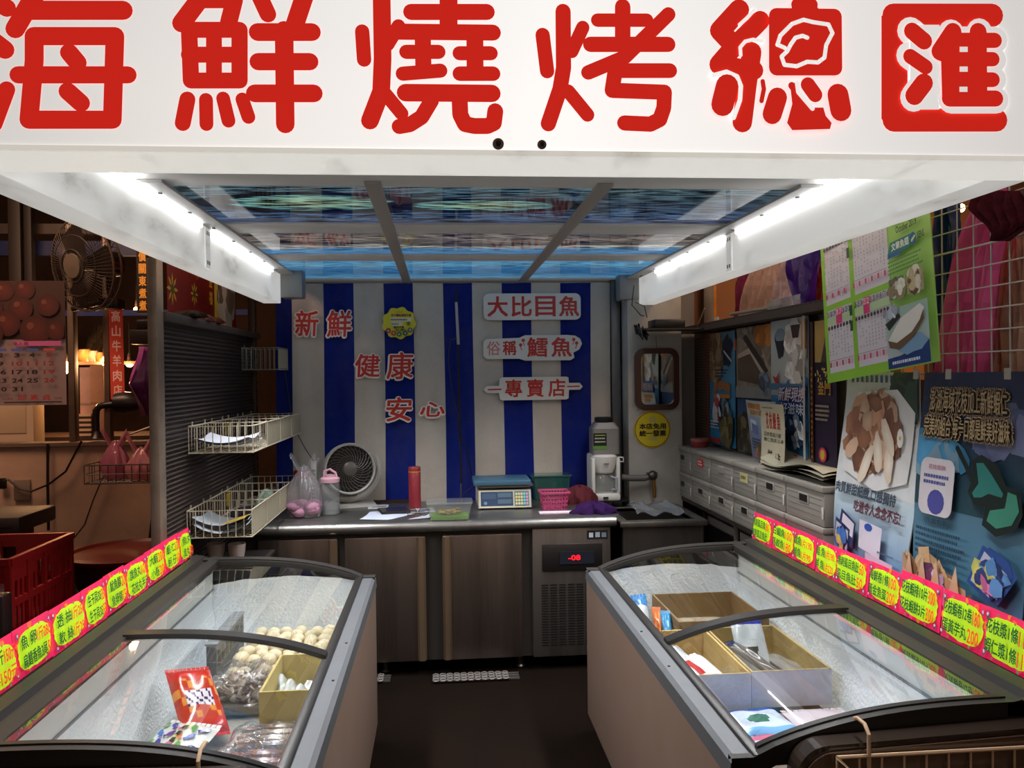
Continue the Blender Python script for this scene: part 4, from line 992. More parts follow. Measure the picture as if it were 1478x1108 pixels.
c_ = onct(836, 728); crumple('red_glove', (c_.x + .01, c_.y + .04, CT), (.09, .05, .10), C('5a262c'), 'red rubber gloves heaped beside the coffee maker', 'gloves', 2)
c_ = onct(862, 742); crumple('purple_cloth', (c_.x, c_.y + .03, CT), (.10, .05, .06), C('2c1242'), 'crumpled purple net cloth in front of the coffee maker', 'cloth', 5, amp=.35)
# coffee maker with a jar on top
pa, pb_ = onct(851, 722), onct(896, 722); cx, cy = (pa.x + pb_.x) / 2, pa.y + .03; hw = (pb_.x - pa.x) / 2 - .005
zt_ = aY(870, 656, cy - .07).z
o = thing('coffee_maker', 'white drip coffee maker with a glass pot standing at the end of the counter', 'coffee maker', (cx, cy, CT))
CWH = C('d4d2cb')
b = B(); b.box((cx - hw, cy - .09, CT + .002), (cx + hw, cy + .09, CT + .045), CWH, .012); b.box((cx - hw, cy + .015, CT + .03), (cx + hw, cy + .09, zt_), CWH, .012)
b.box((cx - hw, cy - .085, CT + .04), (cx - hw + .022, cy + .02, zt_ - .02), CWH, .008); b.box((cx + hw - .022, cy - .085, CT + .04), (cx + hw, cy + .02, zt_ - .02), CWH, .008); b.build('housing', PLAST, o, smooth=True)
b = B(); b.lathe([(hw - .03, CT + .165 - CT), (hw - .012, .215), (hw - .008, zt_ - CT - .012), (hw - .02, zt_ - CT)], (cx, cy - .025, CT), CWH, 24); b.build('filter_holder', PLAST, o, smooth=True)
b = B(); b.tube([(cx + hw - .01, cy - .05, zt_ - .02), (cx + hw + .025, cy - .05, zt_ - .02), (cx + hw + .025, cy - .05, zt_ - .045), (cx + hw - .01, cy - .05, zt_ - .045)], .005, CWH, 6); b.build('side_handle', PLAST, o, smooth=True)
b = B(); b.lathe([(.042, .048), (.05, .07), (.05, .11), (.04, .14), (.035, .15)], (cx - .01, cy - .035, CT), C('5a4a3a'), 20, cap=False); pot = b.build('glass_pot', CLEARP, o, smooth=True)
b = B(); b.tube([(cx + .035, cy - .06, CT + .14), (cx + .06, cy - .085, CT + .135), (cx + .06, cy - .085, CT + .07), (cx + .04, cy - .065, CT + .065)], .008, C('9aa0a8'), 6); b.build('pot_handle', PLAST, pot, smooth=True)
s = Sheet((cx - .02, cy - .0915, CT + .012), (1, 0, 0), (0, 0, 1), .03, .016); s.base(C('2a2a2a'), .001); s.build('switch', VIN, o)
s = Sheet((cx - .018, cy - .025 - hw + .004, zt_ - .055), (1, 0, 0), (0, 0, 1), .03, .008); s.base(C('6a6a6a'), .001); s.build('name_plate', VIN, o)
jz = zt_; o = thing('plastic_jar', 'square clear jar with a black lid and green label on the coffee maker', 'jar', (cx, cy, jz)); jx = cx + .008
b = B(); rbox(b, (jx, cy + .01, jz), hw * .95, .07, .001, .15, 1, 1, C('7d7a76')); rbox(b, (jx, cy + .01, jz), hw * .95, .07, .1501, .185, 1, .72, C('7d7a76')); b.build('jar_body', PLAST, o, smooth=True)
b = B(); b.lathe([(.053, .186), (.055, .19), (.055, .212), (.05, .216)], (jx, cy + .01, jz), C('141414'), 24); b.build('lid', BLACKP, o, smooth=True)
s = Sheet((jx - hw * .9, cy + .01 - .0715, jz + .03), (1, 0, 0), (0, 0, 1), .078, .095); s.base(C('14160f'), .001); s.rect(0, 0, 1, .22, C('5a8a3a')); s.bars(.1, .60, .9, .76, 1, C('b8b8a8'), 1, 5); s.bars(.1, .40, .9, .54, 1, C('d8d8c8'), 1, 6); s.rect(.1, .84, .9, .9, C('8aa03a')); s.build('jar_label', VIN, o)
b = B(); b.box((cx - hw - .03, cy - .11, CT + .0003), (cx + hw + .05, cy + .1, CT + .0018), C('1b1714')); o = b.build('black_mat', CLOTH); tag(o, 'thin black mat under the coffee maker', 'mat')
# small rod standing on the counter behind the food box
b = B(); q = onct(666, 728); b.tube([q + V3((0, .08, .0)), q + V3((0, .08, .11))], .004, C('8a8680'), 6); o = b.build('metal_skewer', STEEL, smooth=True); tag(o, 'short metal rod standing upright behind the food box', 'rod')

# ------------------------------------------------------------------ sink, pipe and tap beside the pillar
o = thing('steel_sink', 'low stainless steel sink unit between the counter and the storage boxes', 'sink', (1.16, 4.5, 0))
sx0, sx1 = .93, 1.40; z_ = .755; b = B()
for lo, hi in (((sx0, 4.28, z_ - .03), (sx1, 4.34, z_)), ((sx0, 4.78, z_ - .03), (sx1, 4.84, z_)), ((sx0, 4.34, z_ - .03), (sx0 + .05, 4.78, z_)), ((sx1 - .05, 4.34, z_ - .03), (sx1, 4.78, z_))): b.box(lo, hi, C('827e78'), .004)
b.build('rim', STEEL, o, smooth=True)
b = B(); b.box((sx0 + .045, 4.335, .5), (sx1 - .045, 4.785, .51), C('5a5650')); b.box((sx0 + .042, 4.332, .5), (sx0 + .05, 4.788, z_ - .01), C('5a5650')); b.box((sx1 - .05, 4.332, .5), (sx1 - .042, 4.788, z_ - .01), C('5a5650')); b.box((sx0 + .045, 4.332, .5), (sx1 - .045, 4.34, z_ - .01), C('5a5650')); b.box((sx0 + .045, 4.78, .5), (sx1 - .045, 4.788, z_ - .01), C('5a5650')); b.build('basin', STEEL, o)
b = B(); b.box((sx0 + .02, 4.295, .46), (sx1 - .02, 4.31, z_ - .03), C('6f6a64')); b.build('front_apron', STEEL, o)
for x in (sx0 + .03, sx1 - .03):
    for y in (4.31, 4.81): b = B(); b.tube([(x, y, 0), (x, y, z_ - .03)], .016, C('6f6a64'), 8); b.build('leg', STEEL, o, smooth=True)
b = B(); q0 = aZ(960, 745, z_ + .002)
def sfn(u, v): return (sx0 + .12 + .26 * u, 4.40 + .26 * v, z_ + .004 + .045 * abs(math.sin(5 * u + 2 * v)) * (1 - abs(2 * v - 1)) + .012 * math.sin(13 * u + 9 * v) + .014)
b.surf(sfn, 22, 12, C('b8bcc0')); o = b.build('plastic_sheet', BAG, smooth=True); tag(o, 'crumpled clear plastic sheet lying over the sink', 'plastic sheet')
o = thing('water_tap', 'grey pipe with a brass tap fixed to the pillar above the sink', 'tap', aY(935, 692, 4.84))
b = B(); b.tube([aY(897, 688, 4.80), aY(910, 690, 4.80), aY(930, 690, 4.80), aY(942, 686, 4.80)], .019, C('5a5654'), 10); b.tube([aY(942, 686, 4.80), aY(942, 686, 4.87)], .02, C('6a6560'), 10); b.build('pipe', PLAST, o, smooth=True)
b = B(); b.ell(aY(942, 686, 4.79), .03, C('6b6258'), 10, 8); b.tube([aY(943, 690, 4.785), aY(945, 718, 4.775)], .010, C('b07a3a'), 8); b.build('brass_spout', STEEL, o, smooth=True)
b = B(); b.box(aY(934, 684, 4.78) , aY(948, 681, 4.80) , C('5a5450'), .002); b.build('lever', STEEL, o, smooth=True)
# mirror and sticker on the pillar
MIR = bpy.data.materials.new('mirror_glass'); MIR.use_nodes = True; pb = MIR.node_tree.nodes['Principled BSDF']; pb.inputs['Base Color'].default_value = (.8, .82, .82, 1); pb.inputs['Metallic'].default_value = 1; pb.inputs['Roughness'].default_value = .03
a, c = aY(917, 592, 4.84), aY(980, 502, 4.84); w_, h_ = c.x - a.x, c.z - a.z
o = thing('wall_mirror', 'brown framed mirror with rounded corners hung on the pillar', 'mirror', (a.x + w_ / 2, 4.85, a.z))
pts = rr_pts(.0, .0, 1, 1, .22, .16, 8); inn = rr_pts(.13, .09, .87, .91, .12, .09, 8); b = B(); n = len(pts)
G = lambda q, y: V3((a.x + q[0] * w_, y, a.z + q[1] * h_))
for i in range(n):
    j = (i + 1) % n
    b.poly([G(pts[i], 4.838), G(pts[j], 4.838), G(inn[j], 4.832), G(inn[i], 4.832)][::-1], C('4a2a1c')); b.poly([G(inn[i], 4.832), G(inn[j], 4.832), G(inn[j], 4.846), G(inn[i], 4.846)][::-1], C('3a2016')); b.poly([G(pts[i], 4.838), G(pts[j], 4.838), G(pts[j], 4.858), G(pts[i], 4.858)], C('4a2a1c'))
b.build('frame', mat('brown_frame', rough=.35), o, smooth=True)
b = B(); b.poly([G(q, 4.845) for q in inn], WHITE); b.build('glass', MIR, o)
b = B(); b.tube([G((.5, 1), 4.85), G((.5, 1.2), 4.856)], .0015, C('2a2a2a'), 4); b.build('hanging_wire', BLACKP, o)
s = Sheet(G((-.02, -.62), 4.855), (1, 0, 0), (0, 0, 1), .222, .222)
s.base(C('c9a512'), .002, out=[(.5 + .5 * math.cos(2 * PI * i / 40), .5 + .5 * math.sin(2 * PI * i / 40)) for i in range(40)])
s.disc(.5, .5, .475, .475, C('2a2410'), 40); s.disc(.5, .5, .46, .46, C('d8c21e'), 40); s.disc(.5, .78, .13, .1, C('c0b45a'), 6, .3); s.disc(.5, .26, .16, .06, C('c0b45a'), 6, .3)
s.text('本店免用', .14, .51, .86, .66, C('1a1408'), bold=.002); s.text('統一發票', .14, .32, .86, .47, C('1a1408'), bold=.002)
o = s.build('round_sticker', VIN); tag(o, 'round yellow sticker with black characters on the pillar under the mirror', 'sticker')
# ------------------------------------------------------------------ storage boxes on a low bench, against the partition
o = thing('storage_bench', 'dark steel bench under the rows of white storage boxes', 'bench', (1.53, 3.98, 0))
b = B(); b.box((1.43, 2.93, .775), (1.615, 5.0, .80), C('3a3430'), .003); b.build('bench_top', DARKM, o, smooth=True)
for y in (2.96, 4.0, 4.96):
    b = B(); b.tube([(1.455, y, 0), (1.455, y, .775)], .016, C('5a544e'), 8); b.build('leg', GALV, o, smooth=True)
    b = B(); b.tube([(1.60, y, 0), (1.60, y, .775)], .016, C('5a544e'), 8); b.build('leg', GALV, o, smooth=True)
BX = 1.42; ed = [4.96, 4.625, 4.295, 3.95, 3.652, 3.335, 2.98]
rows = [('lower', .801, .945), ('upper', .947, 1.10)]
names = ['beside the pillar', 'second from the pillar', 'third from the pillar', 'fourth from the pillar', 'fifth from the pillar', 'beside the squid balls poster']
marks = {('upper', 1): 'red', ('upper', 3): 'yellow', ('upper', 2): 'grey'}
for rn, z0, z1 in rows:
    for i in range(6):
        y1, y0 = ed[i] - .006, ed[i + 1] + .006; mk = marks.get((rn, i)); ex = {'red': ' with a red label', 'yellow': ' with a pale yellow label', 'grey': ' with a pale grey patch', None: ' with a dark hand hole'}[mk]
        c = jit(C('8b867d'), .04); yc = (y0 + y1) / 2
        o = thing('storage_box', 'white plastic storage box' + ex + ', ' + rn + ' row, ' + names[i], 'storage box', (BX + .09, yc, z0), 'white storage boxes below the posters')
        b = B(); b.box((BX + .002, y0, z0), (BX + .185, y1, z1 - .025), c, .006)
        for k in range(5): b.box((BX + .0008, y0 + .02, z0 + .012 + k * .022), (BX + .003, y1 - .02, z0 + .0135 + k * .022), jit(C('6f6a62'), .05))
        b.build('box_body', ENAM, o, smooth=True)
        b = B(); b.box((BX - .006, y0 - .003, z1 - .024), (BX + .19, y1 + .003, z1), c, .005); b.build('lid', ENAM, o, smooth=True)
        b = B(); b.box((BX - .0035, y0 - .001, z0 + .03), (BX + .001, y0 + .012, z0 + .075), C('bdb8b0'), .002); b.build('clip', PLAST, o, smooth=True)
        hz = z1 - .064
        if mk in (None, 'grey'):
            b = B(); b.box((BX - .0015, yc - .045, hz - .019), (BX + .0015, yc + .045, hz + .019), C('98938a') , .003); b.build('hole_rim', PLAST, o, smooth=True)
            b = B(); b.box((BX - .0025, yc - .036, hz - .014), (BX - .0016, yc + .036, hz + .014), C('8a857e') if mk else C('16120e')); b.build('hand_hole', BLACKP, o)
        else:
            s = Sheet((BX - .001, yc + .05, hz - .022), (0, -1, 0), (0, 0, 1), .10, .044); s.base(C('c03030') if mk == 'red' else C('b8b07a'), .001)
            s.bars(.12, .15, .88, .85, 2 if mk == 'red' else 1, C('e8d8d0') if mk == 'red' else C('5a5a3a'), 1, 4); s.build('box_label', VIN, o)
# clutter on the boxes
o = thing('red_tin', 'round red tin standing on the storage boxes by the pegboard', 'tin', (1.50, 4.72, 1.10)); tz = V3((1.50, 4.72, 1.1005))
b = B(); b.lathe([(.001, 0), (.048, 0), (.05, .004), (.05, .035)], tz, C('8a2a2c'), 24); b.build('tin_body', ENAM, o, smooth=True)
b = B(); b.lathe([(.052, .034), (.052, .048), (.045, .052), (.001, .052)], tz, C('a8605a'), 24); b.build('lid', ENAM, o, smooth=True)
b = B()
def pf(u, v): return (1.425 + .17 * u, 3.0 + .62 * v, 1.122 + .010 * math.sin(4 * u + 6 * v) + .03 * u * v + .012)
b.surf(pf, 10, 16, C('8a8472')); b.surf(lambda u, v: V3(pf(u, v)) - V3((0.002, 0, .012 + .004 * math.sin(9 * v))), 10, 16, C('6f6a5a')); b.surf(lambda u, v: V3(pf(u, v)) + V3((.01, .02, .010 + .008 * math.sin(7 * v))), 10, 16, C('9a947f'))
o = b.build('newspapers', PAPER, smooth=True); tag(o, 'crumpled old newspapers lying on the storage boxes nearest the squid balls poster', 'newspaper')
# pegboard on the partition
b = B(); y0, y1, z0, z1 = 4.80, 5.1, 1.115, 1.75; b.box((1.60, y0, z0), (1.612, y1, z1), C('3f3028'), .002)
for i in range(12):
    for j in range(36):
        y = y0 + .015 + i * .0245 + (.012 if j % 2 else 0); z = z0 + .012 + j * .0172
        if y < y1 - .008: b.poly([(1.5992, y + .0065 * math.cos(2 * PI * t / 6), z + .0065 * math.sin(2 * PI * t / 6)) for t in range(6)], C('9a8a78'))
b.box((1.598, 4.785, z0), (1.614, 4.80, z1), C('8a4a24'))
o = b.build('pegboard', ENAM); tag(o, 'brown dotted pegboard panel between the pillar and the posters', 'pegboard')
# ------------------------------------------------------------------ posters leaning on the partition
PX = 1.585
def rposter(py0, py1, z0, z1, X=PX, lean=0.0, bend=None):
    """poster on the right side, facing the aisle; py0 = far edge, py1 = near edge"""
    return Sheet((X, py0, z0), (0, -1, 0), (lean, 0, 1), py0 - py1, z1 - z0, bend)
def orow(s, u0, v0, u1, v1, n=8): s.bars(u0, v0, u1, v1, 1, C('c85a20'), 1, n)
BL1, BL2, BL3 = C('2f7fae'), C('1e5f92'), C('9cc4d8')
ROE, SQD, SHR = [C('c9b49a'), C('a8876a'), C('e0d2bc')], [C('d8d0c4'), C('b8ada0'), C('efe9e0')], [C('b0502a'), C('8a3a20'), C('d88a5a')]
s = rposter(4.78, 4.36, 1.12, 1.76); s.base(C('3f86ac')); s.grad(0, 0, 1, 1, C('2a86b8'), C('5a8296')); s.mess(.25, .82, .3, .22, [C('8a6a4a'), C('a08464'), C('6a5240')], 40, .13); s.mess(.75, .82, .12, .1, [C('1a2438'), C('2a3448')], 10, .1); s.line([(.62, .83), (.9, .74)], .006, C('aab4bc'))
s.bars(.25, .60, .8, .68, 3, C('24384a'), dash=10); s.text('澎湖海鮮', .2, .46, .85, .54, C('c8762a'), bold=.003, arch=.03); s.rect(.2, .42, .85, .455, C('c8762a')); s.mess(.32, .30, .16, .1, [C('2a2a5a'), C('b84a4a'), C('d8d8d8')], 24, .08); s.mess(.72, .32, .14, .1, [C('4a5a6a'), C('8a9aa0')], 16, .08); s.bars(.1, .14, .5, .22, 3, C('d8e4ea')); s.mess(.78, .14, .24, .14, [C('6a6040'), C('8a7a50'), C('3a3424')], 40, .09); s.rect(.1, .02, .5, .06, C('b83024')); s.rect(-.04, 0, .02, 1, C('8a2f22'))
o = s.build('poster'); tag(o, 'blue seafood poster with orange title, beside the pegboard', 'poster', 'posters leaning behind the storage boxes')
s = rposter(4.33, 3.84, 1.40, 1.765); s.base(C('9a8c78')); s.mess(.5, .5, .55, .5, [C('8a7a68'), C('a0927e'), C('6f6254')], 60, .14); s.poly([(.05, .62), (.45, .72), (.85, .30), (.75, .18), (.05, .25)], C('5c4838')); s.poly([(.05, .62), (.45, .72), (.85, .30), (.8, .26), (.42, .62), (.05, .56)], C('b0a08c')); s.poly([(.2, .85), (.3, .9), (.9, .38), (.82, .34)], C('3a3028')); s.mess(.78, .85, .2, .1, [C('9a5a1e'), C('b8742a')], 14, .1); s.rect(0, 0, 1, .16, C('8e8e88')); s.mess(.85, .2, .12, .1, [C('7a8a98'), C('4a5a6a')], 14, .07); orow(s, -.02, .6, .04, .95, 2)
o = s.build('poster'); tag(o, 'brown poster of a cut fish block, between two blue posters', 'poster', 'posters leaning behind the storage boxes')
s = rposter(4.33, 3.84, 1.115, 1.395); s.base(C('2a5f8c')); s.grad(0, .0, 1, 1, C('5a6a72'), C('1a4878')); s.mess(.2, .3, .3, .3, [C('4a4438'), C('6a6048'), C('2a2620')], 40, .1); o = s.build('poster'); tag(o, 'dark blue strip of poster below the cut fish block', 'poster', 'posters leaning behind the storage boxes')
s = rposter(3.82, 3.42, 1.13, 1.77, X=1.565); s.base(C('b8c4cc')); s.grad(0, 0, 1, 1, C('c0c4b4'), C('aeb4b6')); s.rect(0, .12, 1, .46, C('2f82b4')); s.disc(.75, .32, .5, .3, C('2a78ac'), 24); s.disc(.3, .22, .2, .15, C('5a90b0'), 16)
s.disc(.28, .87, .16, .07, C('1e2a3a'), 16); s.disc(.28, .89, .14, .05, C('7a8a96'), 16); s.poly([(.14, .85), (.42, .85), (.36, .74), (.24, .72)], C('20242c')); s.mess(.7, .76, .22, .2, SQD, 50, .11); s.poly([(.6, .95), (.85, .95), (.8, .86), (.65, .86)], C('3a1a20')); s.rect(.88, .78, 1, .98, C('c0851e')); s.poly([(.1, .60), (.2, .585), (.3, .64), (.24, .56), (.36, .52), (.2, .53)], C('b82a20')); s.rect(.0, .5, 1, .545, C('4a7a94'))
s.text('新鮮現撈', .25, .42, .95, .52, C('2a3a8a'), bold=.008, skew=.05); s.L += 3; s.text('新鮮現撈', .25, .42, .95, .52, C('d8c8c8'), bold=.002, skew=.05); s.text('好滋味', .35, .33, .95, .41, C('2a3a8a'), bold=.008); s.L += 3; s.text('好滋味', .35, .33, .95, .41, C('c8d4e0'), bold=.002)
s.mess(.72, .22, .22, .08, [C('2a3a5a'), C('e0e4e8'), C('8aa0b8')], 30, .08); s.rect(.45, .02, .8, .06, C('c03a30')); s.rect(.97, 0, 1.02, 1, C('c8b8a8'))
o = s.build('poster'); tag(o, 'poster with a white squid, red prawn and blue circle, nearest the lime calendar', 'poster', 'posters leaning behind the storage boxes')
s = rposter(3.97, 3.60, 1.105, 1.40, X=1.53, lean=-.12, bend=lambda u, v: .02 * math.sin(3 * u)); s.base(C('b0b0a8')); s.grad(.02, .02, .55, .75, C('4a5a88'), C('8a9ab0')); s.text('嚴選鮮甜', .1, .87, .6, .95, C('c07a20'), bold=.003, skew=.0); s.text('海味十足', .2, .77, .65, .85, C('c07a20'), bold=.003); s.poly([(.15, .5), (.4, .48), (.42, .68), (.17, .70)], C('c0ccd8')); s.poly([(.2, .48), (.46, .44), (.47, .6), (.22, .64)], C('5a6a98')); s.bars(.15, .2, .55, .4, 4, C('20283a')); s.rect(.2, .08, .45, .15, C('c84a2a')); s.mess(.5, .15, .2, .12, [C('8a6a4a'), C('5a4a34')], 20, .08)
o = s.build('poster'); tag(o, 'small curled blue leaflet leaning in front of the tall posters', 'leaflet')
s = rposter(3.74, 3.48, 1.105, 1.39, X=1.505, lean=-.10, bend=lambda u, v: .03 * (1 - v) ** 2); s.base(C('c2b89c')); s.text('花 枝', .22, .60, .48, .86, C('b02a1e'), bold=.002, up=False); s.text('鰻 魚', .52, .60, .82, .86, C('b02a1e'), bold=.002); s.text('花枝漿請冷藏', .12, .48, .85, .55, C('2a3a2a'), up=False); s.text('蝦仁漿請冷凍', .12, .40, .95, .46, C('2a3a2a')); s.text('請店', .3, .04, .5, .28, C('1e1e1a'), bold=.001, up=False); s.text('大海', .6, .0, .85, .24, C('1e1e1a'), bold=.001); s.bars(.1, .92, .6, .95, 1, C('6a6a5a'))
o = s.build('note'); tag(o, 'cream paper note with red brush characters leaning on the storage boxes', 'note')
s = rposter(3.38, 3.16, 1.13, 1.74, X=1.56); s.base(C('2a1c34')); s.grad(0, 0, 1, .72, C('2e1a3c'), C('261a2a')); s.rect(.15, .72, 1, 1, C('b8964e')); s.poly([(.4, .72), (.8, .72), (.95, .95), (.6, .9)], C('4a4038')); s.disc(.7, .85, .12, .06, C('8a8478'), 10); s.mess(.5, .62, .35, .06, [C('d8b040'), C('e8cc6a')], 22, .03); s.text('金門', .3, .50, .8, .58, C('c8952a'), bold=.002); s.bars(.2, .32, .8, .44, 4, C('b8a890')); s.rect(0, 0, .12, 1, C('4a2416')); s.bars(.02, .05, .10, .7, 16, C('b87a2a'), 1, 2); s.disc(.5, .10, .16, .05, C('d83a5a'), 12); s.disc(.5, .10, .09, .035, C('e0c040'), 12)
o = s.build('poster'); tag(o, 'dark purple poster with gold stars, half hidden behind the lime calendar', 'poster', 'posters leaning behind the storage boxes')

# ------------------------------------------------------------------ angle-iron shelf above the posters with a router and cables
o = thing('angle_shelf', 'dark slotted angle-iron shelf above the row of posters', 'shelf', (1.55, 4.0, 1.79))
b = B(); sy0, sy1 = 2.95, 5.08
b.extr([(1.50, sy0, 1.775), (1.50, sy0, 1.815), (1.503, sy0, 1.815), (1.503, sy0, 1.779), (1.66, sy0, 1.779), (1.66, sy0, 1.775)][::-1], (0, sy1 - sy0, 0), C('4a3f38')); 
for k in range(48): b.box((1.4985, sy0 + .03 + k * .044, 1.807), (1.4998, sy0 + .052 + k * .044, 1.812), C('1e1814'))
b.build('angle_bar', DARKM, o)
b = B(); b.box((1.505, 3.6, 1.7795), (1.66, 5.08, 1.789), C('3a322c')); b.box((1.16, 4.62, 1.7795), (1.505, 4.84, 1.789), C('3a322c')); b.build('shelf_board', DARKM, o)
b = B(); b.box((aY(941, 470, 4.70).x, 4.64, 1.7905), (aY(985, 470, 4.70).x, 4.80, 1.84), C('1c1b1a'), .006); o = b.build('video_recorder', BLACKP, smooth=True); tag(o, 'black recorder box standing on the angle shelf above the mirror', 'recorder')
b = B(); b.box((1.515, 3.9, 1.79), (1.60, 4.40, 1.818), C('232020'), .004); o = b.build('router', BLACKP, smooth=True); tag(o, 'flat black router lying on the angle shelf beside the recorder box', 'router')
b = B(); b.box((1.506, 4.40, 1.79), (1.512, 4.47, 1.835), C('b8b4ac'), .002); o = b.build('white_plug', PLAST, smooth=True); tag(o, 'small white plug box at the front of the angle shelf', 'plug')
b = B(); b.tube([(1.56, 3.7, 1.832), (1.55, 4.1, 1.838), (1.56, 4.35, 1.845)], .009, C('8a8678'), 8); o = b.build('white_tube', PLAST, smooth=True); tag(o, 'short white tube lying across the router', 'tube')
b = B()
for a_ in range(5):
    q = [V3((1.17 + .02 * math.sin(a_ + t), 4.82 - .03 * a_ + .04 * math.sin(2 * t + a_), 1.79 + .035 * math.cos(1.7 * t + a_) - .008 * a_)) for t in range(7)]; b.tube(q, .006, C('171514'), 5)
o = b.build('cable_bundle', BLACKP, smooth=True); tag(o, 'tangle of black cables at the end of the angle shelf by the pillar', 'cables')
b = B(); b.tube([aY(915, 412, 4.7), aY(912, 440, 4.8), aY(925, 455, 4.80), aY(930, 456, 4.79)], .004, C('4a4030'), 5); b.tube([aY(917, 436, 4.7), aY(930, 442, 4.75), aY(934, 458, 4.79)], .003, C('1a1a1a'), 5); b.tube([aX(1017, 445, 1.49), aX(1012, 458, 1.49), aX(1007, 470, 1.495)], .004, C('9a8a6a'), 5)
o = b.build('cable', BLACKP, smooth=True); tag(o, 'thin cables hanging from the light box end to the angle shelf', 'cable')
b = B(); b.box((1.52, 3.4, 1.79), (1.523, 3.75, 1.86), C('8a8a92')); o = b.build('acrylic_strip', CLEARP); tag(o, 'clear acrylic strip standing on the angle shelf below the tan bags', 'acrylic strip')

# ------------------------------------------------------------------ wire grid screen at the side with things hanging on it
GX = 1.52
o = thing('wire_grid_screen', 'white wire grid screen beside the lime calendar', 'wire grid', (GX, 2.3, .9))
gy0, gy1, gz0, gz1 = 1.80, 2.85, 1.52, 2.30
for i in range(15):
    y = gy0 + (gy1 - gy0) * i / 14; b = B(); b.tube([(GX, y, gz0), (GX, y, gz1)], .0024, C('b8b4b0'), 5); b.build('upright_wire', WIRE, o, smooth=True)
for j in range(14):
    z = gz0 + (gz1 - gz0) * j / 13; b = B(); b.tube([(GX - .004, gy0, z), (GX - .004, gy1, z)], .0034 if j in (0, 6, 13) else .0022, C('c0b8b4'), 5); b.build('cross_wire', WIRE, o, smooth=True)
for y in (gy0, gy1):
    b = B(); b.box((GX - .008, y - .012, 0), (GX + .016, y + .012, 2.3), C('8a8078'), .003); b.build('post', GALV, o, smooth=True)
# dark back panel of cardboard behind the two large hanging posters
b = B(); b.box((1.537, 1.86, .0), (1.55, 2.83, 1.50), C('5a3a26')); o = b.build('cardboard_panel', CARD); tag(o, 'tall brown cardboard panel behind the two large hanging posters', 'panel')

# lime calendar hung at a tilt
cl = Sheet(aX(1195, 553, 1.44), (0, -.995, .10), (0, .10, .995), .70, .60)
LIM = C('8fc63a')
s = cl; s.base(C('9cc860'), .003); s.rect(0, 0, .67, 1, LIM)
PAPR = C('d9d2da')
for u0, u1 in ((.04, .30), (.345, .665)):
    for v0, v1 in ((.055, .44), (.475, .93)):
        s.rect(u0, v0, u1, v1, PAPR, up=False)
s.up()
rr = random.Random(5)
for (u0, u1), pk in zip(((.04, .30), (.345, .665)), ((.1, .34), (.42, .6))):
    n = 8 if u0 < .1 else 11; w_ = (u1 - u0) / n
    for v0, v1, a_, b_ in ((.055, .44, 3, 5), (.475, .93, 3 if u0 < .1 else 2, 6 if u0 < .1 else 3)):
        s.rect(u0, v1 - .09, u1, v1 - .045, C('b8d0a0')); s.rect(u0 + a_ * w_, v1 - .095, u0 + b_ * w_, v1 - .003, C('d8407a'))
        for i in range(n):
            x = u0 + i * w_; num = str((31 - i if v1 < .5 else 15 - i) if u0 < .1 else (26 - i if v1 < .5 else 11 - i)); ink = C('f0e8ec') if a_ <= i < b_ else C('2a2a30')
            s.text(num, x + .15 * w_, v1 - .042, x + .85 * w_, v1 - .008, ink, bold=.0006, up=False)
            s.disc(x + .5 * w_, v1 - .11, .36 * w_, None, C('7a2a3a') if i % 4 == 0 else C('3a3438'), 8, up=False)
            k = v1 - .14
            while k > v0 + .09: 
                if rr.random() < .7: s.rect(x + .38 * w_, k, x + .62 * w_, k + .012, C('a8a0a8'), up=False)
                k -= .02
            s.rect(x + .2 * w_, v0 + .035, x + .8 * w_, v0 + .065, C('c8587a') if i % 2 == 0 else C('dcb8c4'), up=False)
        s.up(); s.rect(u0, v0 + .072, u1, v0 + .075, C('8a8088'))
for v in (.80, .70, .36, .27): s.rect(.31, v, .338, v + .06, C('2a4a1a'))
s.text('10', .735, .76, .955, .985, C('1c1c18'), bold=.006); s.text('October 2019', .77, .70, .93, .735, C('2a3a1a'), bold=.0008)
s.poly([(.69, .60), (.87, .60), (.90, .665), (.72, .665)], C('1f7a7a')); s.poly([(.69, .585), (.80, .585), (.81, .605), (.70, .605)], C('2a5a9a')); s.text('文華魚翅', .73, .615, .87, .655, C('e8f0e0'), bold=.001)
s.disc(.905, .635, .022, .032, C('1a5a9a'), 14); s.poly([(.89, .63), (.92, .65), (.925, .64), (.895, .615)], C('c8e0a0')); s.text('YENS', .94, .62, .99, .655, C('1a2a3a'), bold=.0005)
s.bars(.70, .49, .98, .57, 4, C('5a8a4a'), 1, 12)
s.rect(.70, .36, .82, .47, C('6a7468')); s.mess(.76, .415, .05, .045, [C('c8b88a'), C('4a6a6a'), C('8a7a5a'), C('d8d4c8')], 26, .025); s.rect(.85, .36, .975, .47, C('a89a7c')); s.mess(.91, .415, .05, .045, [C('6a4a3a'), C('b8a880'), C('e0d8c8')], 26, .025)
s.grad(.672, 0, 1, .31, C('b0b8be'), C('a0bcae')); s.rect(.672, 0, 1, .055, C('1a3a78')); s.poly([(.672, .055), (.78, .06), (1, .11), (1, .05), (.672, .05)], C('1a3a78')); s.disc(.86, .11, .13, .05, C('7aa0c0'), 14, .15)
s.poly([(.672, .24), (.78, .28), (.80, .26), (.70, .20)], C('2a2c26')); s.poly([(.69, .15), (.80, .25), (.95, .295), (.98, .27), (.96, .22), (.88, .155), (.76, .115)], C('e4e0d8')); s.poly([(.69, .15), (.70, .11), (.78, .09), (.90, .14), (.975, .215), (.975, .262), (.945, .215), (.88, .165), (.76, .128)], C('6a5236')); s.mess(.72, .29, .05, .02, [C('d0d4dc'), C('a8b0bc')], 10, .02)
s.bars(.72, .012, .97, .042, 1, C('d0d8e8'), 1, 9)
